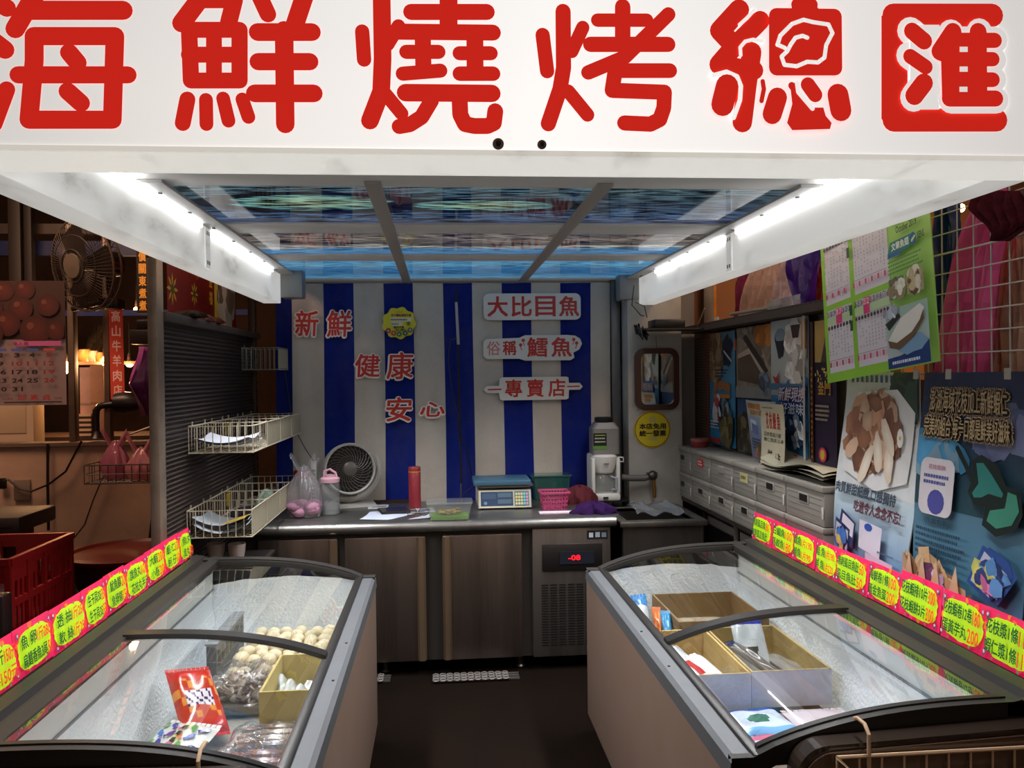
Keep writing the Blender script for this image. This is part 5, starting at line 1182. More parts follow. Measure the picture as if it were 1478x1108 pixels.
o = s.build('wall_calendar', mat('calendar_sheet', rough=.5, emit=.06)); tag(o, 'lime green October calendar with a white fish steak, hanging by the wire grid', 'calendar')  # slight glow added to the sheet, which gets little light

# two large hanging posters
s = Sheet((1.452, 2.965, .82), (0, -1, -.01), (.06, 0, 1), .50, .71, bend=lambda u, v: .014 * math.sin(5 * v + 2 * u) + .02 * (1 - v) * u)
s.base(C('c9ced2'), .003); s.grad(0, 0, 1, .42, C('2a6ca0'), C('c4d4da')); s.grad(0, .42, 1, 1, C('d8dada'), C('c0c0bc')); s.rect(.0, 0, 1, .055, C('2a3a5a')); s.mess(.3, .03, .3, .03, [C('6a4a4a'), C('24406a')], 18, .06)
for i in range(9): s.rect(.08 + i * .07, .95, .11 + i * .07, .985, C('3a5a8a'), up=False)
s.up(); s.mess(.86, .9, .16, .09, [C('3a5040'), C('4a6450'), C('2a3a30')], 30, .10, jag=.5)
s.poly([(.12, .5), (.05, .62), (.2, .9), (.75, .92), (.97, .82), (.9, .5), (.55, .43)], C('dcdad8')); s.mess(.45, .70, .32, .16, [C('b88a6c'), C('9a6a50'), C('c8a58a'), C('7a5240')], 90, .09); 
for cx, cy, rt in ((.55, .62, .3), (.42, .55, -.4), (.70, .58, .1), (.66, .70, .6)): s.disc(cx, cy, .055, .10, C('d8c4ae'), 14, .12, rot=rt, cc=C('ece0d0')); 
s.disc(.82, .70, .04, .045, C('e8e4da'), 10); s.disc(.82, .70, .014, None, C('d8b030'), 8)
s.text('肉質鮮甜細緻,口感獨特', .08, .385, .84, .44, C('3a4450'), bold=.003); s.text('吃過令人念念不忘!', .36, .315, .92, .37, C('5a3038'), bold=.003)
s.poly([(.16, .17), (.40, .13), (.42, .26), (.20, .31)], C('27305a')); s.poly([(.21, .215), (.39, .185), (.40, .255), (.23, .29)], C('cfc4d0')); s.poly([(.10, .14), (.33, .08), (.35, .22), (.13, .26)], C('27305a')); s.poly([(.12, .16), (.32, .11), (.33, .21), (.14, .24)], C('b8b4c4')); s.mess(.22, .16, .09, .035, [C('1a2040'), C('c04a5a'), C('3a6ab0'), C('c8b060')], 22, .05)
s.poly([(.50, .16), (.78, .14), (.76, .28), (.48, .29)], C('c8c0cc')); s.disc(.60, .265, .05, .018, C('2a4a9a'), 12); s.poly([(.62, .07), (.94, .05), (.94, .14), (.60, .15)], C('c4b4c8')); s.text('冷凍花枝丸', .66, .085, .92, .105, C('2a3a7a'), bold=.001); s.bars(.75, .165, .95, .18, 1, C('4a5a78'), 1, 8); s.bars(.12, .065, .55, .105, 3, C('d8e0ea'), 1, 16)
o = s.build('hanging_poster', PRINT); tag(o, 'pale blue hanging poster with a plate of fried squid balls', 'poster', 'large hanging posters by the wire grid')
s = Sheet((1.445, 2.44, .80), (0, -1, 0), (.05, 0, 1), .47, .725, bend=lambda u, v: .01 * math.sin(4 * v + 3 * u))
s.base(C('3a6a8a'), .003); s.grad(0, 0, 1, .45, C('4a82a4'), C('4f7488')); s.grad(0, .45, 1, 1, C('27454e'), C('2c3350')); s.mess(.75, .78, .3, .05, [C('5a6488'), C('6a7090')], 16, .12); s.mess(.2, .66, .25, .04, [C('4a8ab0'), C('7a98a8')], 14, .12)
for t, u0, v0, u1, v1 in (('澎湖海域花枝加上新鮮蝦仁', .10, .84, .84, .93), ('完美的組合 每一口都是鮮美好滋味', .08, .74, .88, .82)):
    s.text(t, u0, v0, u1, v1, C('e0c090'), bold=.010, up=True); s.L += 3; s.text(t, u0, v0, u1, v1, C('241a12'), bold=.007); s.L += 3; s.text(t, u0, v0, u1, v1, C('b8a078'), bold=.0012)
s.b_stroke([s.p(u, v, s.L) for u, v in ((.42, .70), (.52, .63), (.60, .57))], .009, C('16241f')); s.up()
s.poly([(.56, .66), (.64, .69), (.78, .66), (.86, .59), (.98, .58), (1.0, .50), (.95, .44), (.80, .40), (.68, .43), (.70, .50), (.60, .50), (.54, .54), (.58, .6)], C('16241f')); s.poly([(.60, .655), (.66, .66), (.74, .62), (.84, .56), (.83, .545), (.72, .55), (.66, .53), (.60, .525), (.58, .54), (.63, .58)], C('2f7a72')); s.poly([(.88, .57), (.95, .565), (.975, .51), (.92, .455), (.80, .43), (.72, .45), (.74, .49), (.86, .51)], C('3f8a72'))
s.poly(rr_pts(.10, .42, .42, .65, .06, .04), C('c8c0c4')); s.disc(.27, .475, .08, .05, C('4a4a90'), 14); s.bars(.14, .54, .38, .59, 2, C('4a5090'), 1, 6); s.text('花枝蝦餅', .18, .605, .34, .625, C('a04a6a')); s.text('(外盒包裝)', .18, .385, .42, .41, C('1c3a4a'))
s.bars(.1, .25, .60, .37, 5, C('1c3648'), 1, 14)
for dx in (.05, .0): s.poly([(.62 + dx, .21), (.82 + dx, .16), (.97 + dx * .6, .28), (.93, .33), (.72 + dx, .36)], C('2a4a8a')); s.poly([(.65 + dx, .22), (.81 + dx, .18), (.93 + dx * .6, .28), (.74 + dx, .34)], C('b4b4c8'))
s.mess(.79, .25, .11, .05, [C('d870a0'), C('2a3a6a'), C('5a8ac0'), C('c8c060')], 30, .05); s.text('一斤重約3片入', .66, .115, .96, .145, C('1e2e3a'), bold=.0008)
s.mess(.25, .10, .34, .13, [C('b8926a'), C('d0b088'), C('8a6444'), C('c8a078')], 110, .085, jag=.5); s.mess(.33, .14, .12, .06, [C('5a2a4a'), C('6a3a5a'), C('c8a8c8')], 26, .06); s.mess(.3, .05, .1, .04, [C('1a1410')], 12, .06)
for cx in (.05, .2, .34, .52): s.poly([(cx, .14), (cx + .05, .26), (cx + .10, .15)], C('c8a484'))
s.rect(.60, .02, .92, .06, C('b8b0a8')); s.rect(.605, .022, .915, .058, C('9a3228')); s.text('澎湖海鮮市', .63, .028, .90, .052, C('d8c8b8'), bold=.001)
for u in (.02, .36, .93): s.rect(u, .97, u + .06, 1.01, C('b0a898'), up=False)
s.up(); o = s.build('hanging_poster', PRINT); tag(o, 'dark teal hanging poster with outlined title and a squid drawing', 'poster', 'large hanging posters by the wire grid')

# cloth and plastic bags hanging behind the grid and above the shelf
def hang(name, pts_px, X, dX, col, mt, label, cat, seed=1, fold=5, amp=.02, group=None):
    """hanging sheet between a left and a right outline: rows of (xl, xr, y) in picture coordinates placed on the plane x = X"""
    rr = random.Random(seed); ph = rr.uniform(0, 6); rows = [(aX(l, y, X), aX(r, y, X)) for l, r, y in pts_px]; n = len(rows) - 1
    def fn(u, v):
        t = v * n; i = min(n - 1, int(t)); f = t - i; a = rows[i][0].lerp(rows[i + 1][0], f); c = rows[i][1].lerp(rows[i + 1][1], f); p = a.lerp(c, u)
        p.x += amp * math.sin(fold * 2 * PI * u + ph + 2 * v) + dX * math.sin(PI * u) + .3 * amp * math.sin(13 * u + 9 * v)
        return p
    cf = (lambda u, v: jit(col, .14, rr)) if mt is not PAPER else col
    b = B(); b.surf(fn, 26, 14, cf); o = b.build(name, mt, smooth=True, ang=80); return tag(o, label, cat, group)
THINB = mat('thin_coloured_plastic', rough=.32, bump=.4, bscale=22, sss=.0)
hang('pink_bag', [(1425, 1440, 262), (1395, 1450, 320), (1375, 1440, 390), (1358, 1430, 470), (1352, 1425, 538)], 1.57, .02, C('e0609a'), THINB, 'long pink plastic bag hanging behind the wire grid', 'plastic bag', 3)
hang('tan_bag', [(1440, 1478, 330), (1425, 1485, 400), (1422, 1490, 470), (1418, 1490, 540)], 1.66, .02, C('d0a890'), THINB, 'tan and pink plastic bag hanging behind the wire grid', 'plastic bag', 5)
hang('dark_red_glove', [(1410, 1478, 275), (1400, 1490, 300), (1425, 1490, 325), (1430, 1450, 348)], 1.475, .012, C('4a1620'), CLOTH, 'dark red cloth gloves hung at the top of the wire grid', 'gloves', 6, amp=.012)
hang('blue_bag', [(1350, 1372, 285), (1350, 1378, 340), (1350, 1380, 420), (1352, 1372, 540)], 1.62, .03, C('1d3f78'), THINB, 'dark blue plastic sheet hanging behind the lime calendar edge', 'plastic bag', 7)
hang('magenta_bag', [(1068, 1092, 385), (1064, 1090, 410), (1063, 1082, 440), (1061, 1070, 462)], 1.84, .02, C('b03a6a'), THINB, 'magenta plastic bag hanging above the angle shelf beside the orange wall', 'plastic bag', 8)
hang('peach_cloth', [(1088, 1125, 375), (1078, 1125, 410), (1072, 1122, 440), (1068, 1118, 462)], 1.76, .02, C('e8b8a0'), THINB, 'peach coloured plastic bag hanging above the angle shelf', 'plastic bag', 9)
hang('white_bag', [(1128, 1146, 372), (1124, 1150, 405), (1120, 1155, 430), (1118, 1160, 455)], 1.69, .012, C('e8c8c4'), THINB, 'wrinkled white plastic bag hanging between the peach and purple bags', 'plastic bag', 10)
hang('purple_bag', [(1135, 1185, 355), (1138, 1178, 385), (1145, 1175, 415), (1152, 1168, 452)], 1.62, .012, C('4a1f8a'), THINB, 'purple plastic bag hanging above the angle shelf', 'plastic bag', 11, amp=.02)
hang('orange_bag', [(1165, 1190, 365), (1168, 1195, 400), (1172, 1195, 425), (1168, 1195, 448)], 1.70, .012, C('f0582e'), THINB, 'orange plastic bag hanging beside the lime calendar', 'plastic bag', 12)
# warm stall seen through the wire grid
b = B(); b.box((2.7, 5.35, 0), (4.6, 5.4, 3.0), C('6a4428'))
for k in range(5): b.box((2.7, 5.05, .6 + k * .42), (4.6, 5.35, .625 + k * .42), C('5a3a20'))
o = b.build('stall_rack', WALLM); tag(o, 'brown stall rack far behind the wire grid', 'rack')
rr = random.Random(12)
for k in range(9):
    x = 2.95 + .19 * k; z = 1.885 if k % 2 else 1.465; h_ = rr.uniform(.14, .3); b = B(); b.box((x, 5.08, z + .001), (x + rr.uniform(.10, .17), 5.30, z + h_), jit(C('a8703a'), .4, rr), .01); o = b.build('carton', CARD, smooth=True); tag(o, 'brown carton on the stall rack far behind the wire grid', 'carton', 'cartons on the far stall rack')
for px, py, Y, r_, la in ((1381, 371, 4.2, .03, 'warm bulb glowing behind the long pink bag'), (1388, 300, 4.9, .02, 'small warm lamp glowing behind the top of the wire grid')):
    p = aY(px, py, Y); o = thing('hanging_bulb', la, 'bulb', p); b = B(); b.ell(p, (r_, r_, r_ * 1.3), WHITE, 12, 8); b.build('glass_bulb', glow('warm_bulb', (1, .50, .16), 14), o, smooth=True); b = B(); b.tube([p + V3((0, 0, r_)), p + V3((0, 0, .7))], .004, C('140e0a'), 5); b.build('cord', BLACKP, o, smooth=True)
    point('stall_bulb_light', (p.x, Y - .08, p.z - .05), 9, (1, .6, .3), .04)
# side hall beyond: tan wall with a post, warm stall lamps
b = B(); b.box((1.46, 5.3, 0), (2.6, 5.36, 3.0), C('a06a40')); struct('partition_wall', b, WALLM)
b = B(); b.box((aY(1018, 430, 5.2).x, 5.23, 0), (aY(1033, 430, 5.2).x, 5.29, 2.6), C('6a625c'), .004); b.box((aY(1033, 430, 5.2).x, 5.24, 0), (aY(1037, 430, 5.2).x, 5.28, 2.6), C('c8781e')); o = b.build('steel_post', GALV, smooth=True); tag(o, 'grey steel post with an orange edge against the orange wall', 'post')
# ------------------------------------------------------------------ left side: louvred panel, baskets, dark market stalls
LX = -1.09
o = thing('louvred_panel', 'dark louvred metal panel with a pale front post beside the striped cloth', 'panel', (LX, 4.1, 0))
b = B(); y0, y1, z0, z1 = 3.39, 5.10, .55, 1.765
b.box((LX - .03, y0, z0), (LX - .012, y1, z1), C('2c231f'))
n = 62
for k in range(n):
    z = z0 + .012 + k * (z1 - z0 - .02) / n; b.extr([(LX - .012, y0, z), (LX - .002, y0, z + .003), (LX - .012, y0, z + .012)], (0, y1 - y0, 0), jit(C('463a34'), .12))
b.build('louvre_sheet', mat('dusty_dark_sheet', rough=.5, metal=.2, var=.5, vscale=3, vcol=C('14100e')), o)
b = B(); b.box((LX - .04, y0, z1), (LX + .02, y1, z1 + .035), C('5c544e'), .004); b.build('top_rail', GALV, o, smooth=True)
b = B(); b.box((LX - .03, 3.312, 0), (LX + .008, 3.388, 2.0), C('9a8878'), .004); b.build('post', GALV, o, smooth=True)
b = B(); b.box((LX - .03, 5.0, 0), (LX + .01, 5.05, 2.0), C('4a3a30'), .003); b.build('post', GALV, o, smooth=True)
b = B()
for k in range(22):
    for s_ in (0, 1): b.box((LX + .0095, 5.012 + .018 * s_, .8 + k * .05), (LX + .0115, 5.02 + .018 * s_, .815 + k * .05), C('1a1410'))
b.build('slot_strip', DARKM, o)
bc = C('bdb39c')
def lbasket(y0, y1, z1, col, label, group, solid=False, h=.115, dep=.275):
    x0, x1 = LX + .004, LX + dep; o = wire_basket(x0, x1, y0, y1, z1 - h, z1, col, label, r=.0028, nx=8, ny=7, group=group, rz=1)
    if solid:
        b = B(); b.box((x1 - .002, y0 + .006, z1 - h + .006), (x1 + .0005, y1 - .006, z1 - .006), jit(C('b0a68c'), .05)); b.build('card_front', PAPER, o)
    for y in (y0 + .05, y1 - .05):
        b = B(); b.tube([(x0, y, z1), (LX + .004, y, z1 + .02), (LX + .004, y, z1 + .008)], .004, col, 5); b.build('hook', WIRE, o, smooth=True)
    return o
gU, gL = 'wire baskets in the upper row on the louvred panel', 'wire baskets in the lower row on the louvred panel'
pos = ['nearest the pale post', 'second from the pale post', 'third from the pale post', 'nearest the striped cloth']
for i in range(4):
    ya = 3.70 + i * .315
    lbasket(ya, ya + .30, 1.325, bc, 'cream wire basket in the upper row, ' + pos[i], gU, solid=i > 0)
    ya = 3.66 + i * .315
    lbasket(ya, ya + .30, .965, bc, 'cream wire basket in the lower row, ' + pos[i], gL, solid=True)
lbasket(4.70, 4.98, 1.70, C('8f8a7c'), 'small grey wire basket alone near the top of the louvred panel', 'high wire basket', solid=True, h=.12, dep=.20)
def papers(y0, y1, z, col, label, seed, x0=LX + .02, x1=LX + .25, curl=.05):
    rr = random.Random(seed); ph = rr.uniform(0, 6); b = B()
    for k in range(3):
        dx, dy = rr.uniform(-.01, .01), rr.uniform(-.015, .015)
        b.surf(lambda u, v: (x0 + (x1 - x0) * u + dx, y0 + .02 + (y1 - y0 - .04) * v + dy, z + .008 + k * .008 + curl * (u - .5) ** 2 * 2 + .01 * math.sin(5 * v + ph + k)), 8, 8, jit(col, .06, rr))
    o = b.build('paper_stack', PAPER, smooth=True); return tag(o, label, 'papers')
papers(3.70, 4.0, 1.225, C('c8ccd6'), 'curled white papers in the nearest upper wire basket', 1)
papers(3.66, 3.96, .862, C('aab0b8'), 'pale papers with a yellow slip in the nearest lower wire basket', 2, curl=.08)
b = B(); b.surf(lambda u, v: (-.94 + .1 * u, 3.64 + .12 * v, .905 + .03 * u), 2, 2, C('b0902e')); o = b.build('yellow_slip', PAPER); tag(o, 'yellow slip lying on the papers in the nearest lower basket', 'slip')
crumple('dark_pouch', (-.94, 4.12, .858), (.08, .09, .05), C('2c2a30'), 'dark crumpled pouch in the second lower wire basket', 'pouch', 11)
crumple('green_wrap', (-.91, 4.42, .858), (.05, .05, .09), C('8aa090'), 'pale green wrapped bundle in the third lower wire basket', 'bundle', 12)
crumple('dark_packet', (-.95, 4.75, .858), (.07, .09, .06), C('4a4040'), 'brown packet in the lower wire basket nearest the striped cloth', 'packet', 13)
for y, z, la in ((4.31, 1.245, 'upper'), (4.29, .885, 'lower')):
    b = B(); b.box((LX + .004, y + .02, z), (LX + .010, y + .08, z + .06), C('b89a1e')); o = b.build('yellow_tag', PAPER); tag(o, 'yellow tag stuck at the back of the third basket in the ' + la + ' row', 'tag')
p = V3((-.90, 4.85, CT)); o = thing('seasoning_jar', 'plastic jar with a red lid behind the white carrier bag', 'jar', (-.80, 4.86, CT))
b = B(); b.lathe([(.001, .002), (.045, .002), (.05, .02), (.05, .15), (.04, .17)], (-.80, 4.86, CT), C('b89a94'), 18); b.build('jar_body', CLEARP, o, smooth=True)
b = B(); b.lathe([(.044, .1702), (.044, .205), (.04, .21), (.001, .21)], (-.80, 4.86, CT), C('a8281e'), 18); b.build('lid', PLAST, o, smooth=True)
for px, la in ((447 - 135, 'white mug standing under the lower wire baskets, nearer the price cards'), (470 - 128, 'white bowl cup standing under the lower wire baskets, nearer the counter')):
    p = aY(px, 806, 3.9); b = B(); b.lathe([(.001, 0), (.03, 0), (.036, .03), (.04, .07), (.037, .07), (.033, .03), (.001, .008)], (p.x, 3.9, p.z), C('b8a8a0'), 18); o = b.build('white_mug', PLAST, smooth=True); tag(o, la, 'mug')
b = B(); pz = aY(320, 806, 3.9); b.box((-1.07, 3.72, pz.z - .02), (-.80, 4.08, pz.z - .0005), C('2a2420'), .004); b.box((-1.06, 3.74, 0), (-1.03, 3.77, pz.z - .02), C('2a2420')); b.box((-.84, 4.03, 0), (-.81, 4.06, pz.z - .02), C('2a2420')); b.box((-1.06, 4.03, 0), (-1.03, 4.06, pz.z - .02), C('2a2420')); b.box((-.84, 3.74, 0), (-.81, 3.77, pz.z - .02), C('2a2420')); o = b.build('stool', DARKM, smooth=True); tag(o, 'low dark stool under the wire baskets carrying the white mugs', 'stool')
# things on and above the panel
for k, (px, py, r, c, la) in enumerate(((275, 459, (.07, .05, .03), '2a2824', 'dark green bundle lying on top of the louvred panel'), (296, 463, (.04, .04, .03), '6a4a44', 'small reddish dish on top of the louvred panel'), (310, 466, (.04, .05, .03), '5a3020', 'brown cloth lump on top of the louvred panel'))):
    p = aX(px, py, LX); crumple('bundle', (LX, p.y, 1.801), r, C(c), la, 'bundle', 30 + k)
s = Sheet(aX(243, 458, LX - .22), (0, 1, 0), (0, 0, 1), 1.35, .52); s.base(C('7a1a14'), .004)
for u, v, r_ in ((.05, .28, .05), (.32, .30, .04), (.02, .62, .04), (.36, .55, .03), (.12, .62, .03)):
    for k in range(8):
        a_ = 2 * PI * k / 8; s.poly([(u, v), (u + r_ * .8 * math.cos(a_ - .2), v + r_ * 2 * math.sin(a_ - .2)), (u + r_ * 1.3 * math.cos(a_), v + r_ * 3.2 * math.sin(a_)), (u + r_ * .8 * math.cos(a_ + .2), v + r_ * 2 * math.sin(a_ + .2))], C('c89a2a'), up=False)
    s.up(); s.disc(u, v, r_ * .4, None, C('3a5a24'), 8)
for i, ch in enumerate('賀金福'): s.text(ch, .52, .62 - i * .19, .57, .76 - i * .19, C('e0a030'), bold=.003, up=False)
s.up(); s.rect(.60, .0, .66, 1, C('d8b84a'), up=True); s.mess(.80, .4, .12, .3, [C('b8a898'), C('8a7464'), C('d8c4b0')], 40, .06); s.rect(.68, .62, .98, .8, C('f0c070'))
o = s.build('festive_banner', mat('lit_print', rough=.5, emit=.05)); tag(o, 'dark red festive banner with gold flowers behind the louvred panel', 'banner')
# low wall of the neighbouring stall
b = B(); b.box((-3.6, 5.0, 0), (-1.12, 5.1, 1.155), C('c8a48a')); b.box((-3.6, 4.98, 1.155), (-1.12, 5.12, 1.175), C('6a5446')); struct('low_wall', b, WALLM)
p = aY(32, 707, 4.99); b = B(); b.box((p.x - .045, 4.985, p.z - .06), (p.x + .045, 4.9995, p.z + .06), C('8a7668'), .003); o = b.build('cover_plate', PLAST, smooth=True); tag(o, 'square blank cover plate on the low wall', 'wall plate')
b = B(); b.tube([aY(69, 640, 4.97), aY(69, 700, 4.97), aY(70, 765, 4.97)], .008, C('1a1210'), 6); o = b.build('cable', BLACKP, smooth=True); tag(o, 'straight black cable running down the low wall', 'cable')
b = B(); b.tube([aY(x, y, 4.965) for x, y in ((118, 636), (108, 655), (95, 680), (70, 699), (45, 709), (28, 705), (12, 692), (3, 694))], .006, C('1a1210'), 6); b.box(aY(0, 705, 4.98), aY(8, 690, 4.96), C('1a1210'), .006); o = b.build('cable', BLACKP, smooth=True); tag(o, 'looping black cable with a plug hanging on the low wall', 'cable')
b = B(); b.tube([aY(x, y, 4.97) for x, y in ((157, 645), (150, 685), (135, 720), (122, 757), (108, 775))], .004, C('4a3428'), 6); o = b.build('cable', BLACKP, smooth=True); tag(o, 'thin brown cable slanting down the low wall towards the crates', 'cable')
b = B(); b.tube([aY(x, y, 4.6) for x, y in ((236, 705), (224, 730), (218, 780), (214, 800))], .016, C('171312'), 8); o = b.build('hose', BLACKP, smooth=True); tag(o, 'thick black hose beside the pale post', 'hose')
# steel posts and beams of the neighbouring stalls
for px, w_, la in ((105, 9, 'grey steel post between the tomato calendar and the boxes'), (156, 8, 'grey steel post beside the red vertical banner')):
    a = aY(px - w_ / 2, 500, 5.06); c = aY(px + w_ / 2, 500, 5.06); b = B(); b.box((a.x, 5.03, 1.176), (c.x, 5.09, 2.6), C('7a6a5c'), .004); o = b.build('steel_post', GALV, smooth=True); tag(o, la, 'post')
a = aY(25, 300, 5.9); b = B(); b.box((a.x - .05, 5.87, 0), (a.x + .03, 5.93, 2.9), C('2e2620'), .004); b.box((a.x + .05, 5.87, 0), (a.x + .10, 5.93, 2.9), C('241c18'), .004); o = b.build('steel_column', DARKM, smooth=True); tag(o, 'dark steel column behind the tomato calendar', 'post')
for py, c_, hh, la in ((358, '1a2450', .10, 'dark blue beam crossing behind the large fan'), (330, '40342a', .07, 'brown beam crossing above the blue beam'), (452, '1c2a6a', .04, 'blue strip beam above the hanging bulbs')):
    p = aY(60, py, 6.0); b = B(); b.box((-4.5, 6.0, p.z - hh / 2), (-1.3, 6.06, p.z + hh / 2), C(c_)); o = b.build('roof_beam', ENAM); tag(o, la, 'beam')
# red vertical banner
a = aY(160, 576, 5.0); c = aY(178, 446, 5.0)
s = Sheet((a.x, 5.0, a.z), (1, 0, 0), (-.01, 0, 1), c.x - a.x, c.z - a.z); s.base(C('c8402a'), .003)
for i, ch in enumerate('高山牛羊肉店'): s.text(ch, .2, .86 - i * .165, .8, .98 - i * .165, C('e8b8a0'), bold=.002, up=False)
o = s.build('vertical_banner', mat('banner_cloth', rough=.7, emit=.12)); tag(o, 'red vertical banner with pale characters hanging between the posts', 'banner')
# black vertical sign with golden characters
a = aY(198, 452, 5.3); c = aY(212, 368, 5.3); s = Sheet((a.x, 5.3, a.z), (1, 0, 0), (0, 0, 1), c.x - a.x, c.z - a.z + .3); s.base(C('170d08'), .03)
for i, ch in enumerate('特價關東煮煮'): s.text(ch, .2, .60 - i * .115, .85, .69 - i * .115, C('d8862a'), bold=.003, up=False)
o = s.build('vertical_sign', mat('dark_lit_sign', rough=.5, emit=.5)); tag(o, 'narrow black vertical sign with glowing golden characters', 'sign')
# hanging bulbs
BULB = glow('warm_bulb', (1, .50, .16), 14)
def bulb(px, py, Y, r, label, h=1.6, cable=60, shade=False):
    p = aY(px, py, Y); o = thing('hanging_bulb', label, 'bulb', p, 'warm bulbs of the neighbouring stall')
    b = B(); b.ell(p, (r, r, r * h), WHITE, 12, 8); b.build('glass_bulb', BULB, o, smooth=True)
    b = B(); b.lathe([(r * .5, r * h * .9), (r * .55, r * h + .03), (r * .3, r * h + .05)], p, C('2a1e14'), 10); b.build('socket', BLACKP, o, smooth=True)
    b = B(); t = aY(px, py - cable, Y); b.tube([(p.x, Y, p.z + r * h + .04), (p.x, Y, t.z)], .004, C('140e0a'), 5); b.build('cord', BLACKP, o, smooth=True)
    if shade: b = B(); b.lathe([(r * 1.0, r * .2), (r * .5, r * 1.8)], p, C('5a3a20'), 14, cap=False); b.build('shade', ENAM, o, smooth=True)
    point('stall_bulb_light', (p.x, Y - .06, p.z - .02), 7, (1, .55, .25), .04)
bulb(95, 530, 5.5, .022, 'bright tube-shaped bulb beside the tomato calendar', 1.9)
bulb(150, 522, 5.6, .012, 'slim bright bulb beside the grey post and banner', 3)
bulb(187, 525, 5.6, .024, 'round bright bulb between the red banner and the purple bag', .9, shade=True)
bulb(197, 447, 6.4, .022, 'small distant bulb near the black vertical sign', 1)
# stall goods behind the posts
def stall_box(px0, py0, px1, py1, Y, col, label, name='carton', cat='carton', d=.12):
    a = aY(px0, py1, Y); c = aY(px1, py0, Y); b = B(); b.box((a.x, Y, a.z), (c.x, Y + d, c.z), C(col), .004); w_ = (c.x - a.x)
    b.box((a.x + w_ * .05, Y - .001, a.z + (c.z - a.z) * .45), (c.x - w_ * .05, Y, a.z + (c.z - a.z) * .48), jit(C(col, .7), .1)); o = b.build(name, CARD, smooth=True); return tag(o, label, cat)
SY2 = 5.35
b = B(); z_ = aY(130, 629, SY2).z; b.box((-3.4, SY2 - .05, z_ - .03), (-1.15, SY2 + .45, z_ - .0005), C('4a3424')); b.box((-3.3, SY2 + .1, 0), (-3.2, SY2 + .3, z_ - .03), C('3a281c')); b.box((-1.4, SY2 + .1, 0), (-1.3, SY2 + .3, z_ - .03), C('3a281c')); o = b.build('stall_table', DARKM); tag(o, 'dark stall table standing behind the low wall', 'table')
stall_box(116, 530, 130, 629, SY2, 'c09a8a', 'tall pale carton behind the low wall beside the grey post', d=.1)
stall_box(131, 527, 149, 629, SY2, 'b08468', 'tall brown carton behind the low wall beside the banner post', d=.1)
b = B(); a = aY(112, 629, SY2 - .02); c = aY(132, 597, SY2 - .02); 
for k in range(9): b.box((a.x, SY2 - .03, a.z + k * (c.z - a.z) / 9), (c.x, SY2 - .008, a.z + (k + 1) * (c.z - a.z) / 9), C('2a1e16') if k % 2 else C('c8a88a'))
o = b.build('striped_packet', PAPER); tag(o, 'striped packet standing in front of the cartons', 'packet')
b = B(); zc = aY(130, 522, SY2 + .3).z; b.box((-3.3, SY2 + .2, zc - .02), (-1.4, SY2 + .4, zc), C('5a3a22')); 
for x in (-3.28, -1.45): b.box((x, SY2 + .2, z_), (x + .03, SY2 + .4, zc), C('5a3a22'))
o = b.build('stall_rack', DARKM); tag(o, 'brown rack shelf behind the cartons', 'rack')
for k, (px, w_, hgt, c) in enumerate(((121, .05, .08, 'd8a050'), (134, .04, .07, 'c8b090'), (144, .04, .06, 'b87838'))):
    p = aY(px, 522, SY2 + .28); b = B(); b.lathe([(.001, 0), (w_, 0), (w_ * 1.05, hgt * .6), (w_ * .7, hgt), (.001, hgt)], (p.x, SY2 + .3, zc + .001), C(c), 14); o = b.build('jar', GLOSS, smooth=True); tag(o, ['amber', 'pale', 'orange'][k] + ' jar standing on the brown rack shelf', 'jar')
hang('draped_cloth', [(138, 148, 470), (128, 149, 490), (118, 149, 512)], -2.9, .02, C('6a5a4a'), CLOTH, 'grey cloth draped above the rack shelf', 'cloth', 21)
# cream cabinet behind the tomato calendar
a = aY(-60, 634, 5.14); c = aY(47, 540, 5.14); b = B(); b.box((a.x, 5.14, 0), (c.x, 5.28, c.z), C('b09a80'), .004); b.box((a.x + .03, 5.136, a.z + .03), (c.x - .04, 5.14, c.z), C('c0aa8c'), .002); o = b.build('cream_cabinet', ENAM, smooth=True); tag(o, 'cream cabinet standing behind the tomato calendar', 'cabinet')
# tomato calendar
a = aY(-55, 586, 4.5); c = aY(93, 405, 4.5)
s = Sheet((a.x, 4.5, a.z), (1, 0, 0), (0, 0, 1), c.x - a.x, c.z - a.z); s.base(C('8e7672'), .003)
s.rect(0, .53, 1, 1, C('3a2018')); rr = random.Random(9)
for cx, cy, r_ in ((.12, .9, .12), (.42, .92, .10), (.62, .93, .1), (.28, .78, .13), (.58, .78, .12), (.84, .80, .11), (.15, .62, .12), (.45, .66, .13), (.72, .60, .15), (.92, .60, .1), (.30, .58, .12)):
    s.disc(cx, cy, r_, None, C('3a120c'), 18, .02, cc=C('5a2018')); s.disc(cx - r_ * .3, cy + r_ * .25, r_ * .25, None, C('6a3828'), 8, .1)
s.rect(.52, .475, .97, .515, C('b85a8a')); s.text('公職人員', .45, .48, .66, .51, C('7a3a3a'))
cols = [.15, .34, .53, .69, .85]; xs_ = [.10, .245, .39, .545, .69, .85]
for i, x in enumerate(xs_): s.rect(x - .05, .435, x + .06, .455, C('4a5a9a') if i < 5 else C('b84a4a'), up=False)
s.up()
for r_, row in enumerate((('', '', '2', '3', '4', '5'), ('7', '8', '9', '10', '11', '12'), ('14', '15', '16', '17', '18', '19'), ('21', '22', '23', '24', '25', '26'), ('28', '29', '30', '31', '', ''))):
    for i, t in enumerate(row):
        if t: w_ = .025 * len(t); s.text(t, xs_[i] - w_, .385 - r_ * .068, xs_[i] + w_, .418 - r_ * .068, C('8a3030') if i == 5 or t in ('10', '11') else C('221a1a'), bold=.0018, up=False)
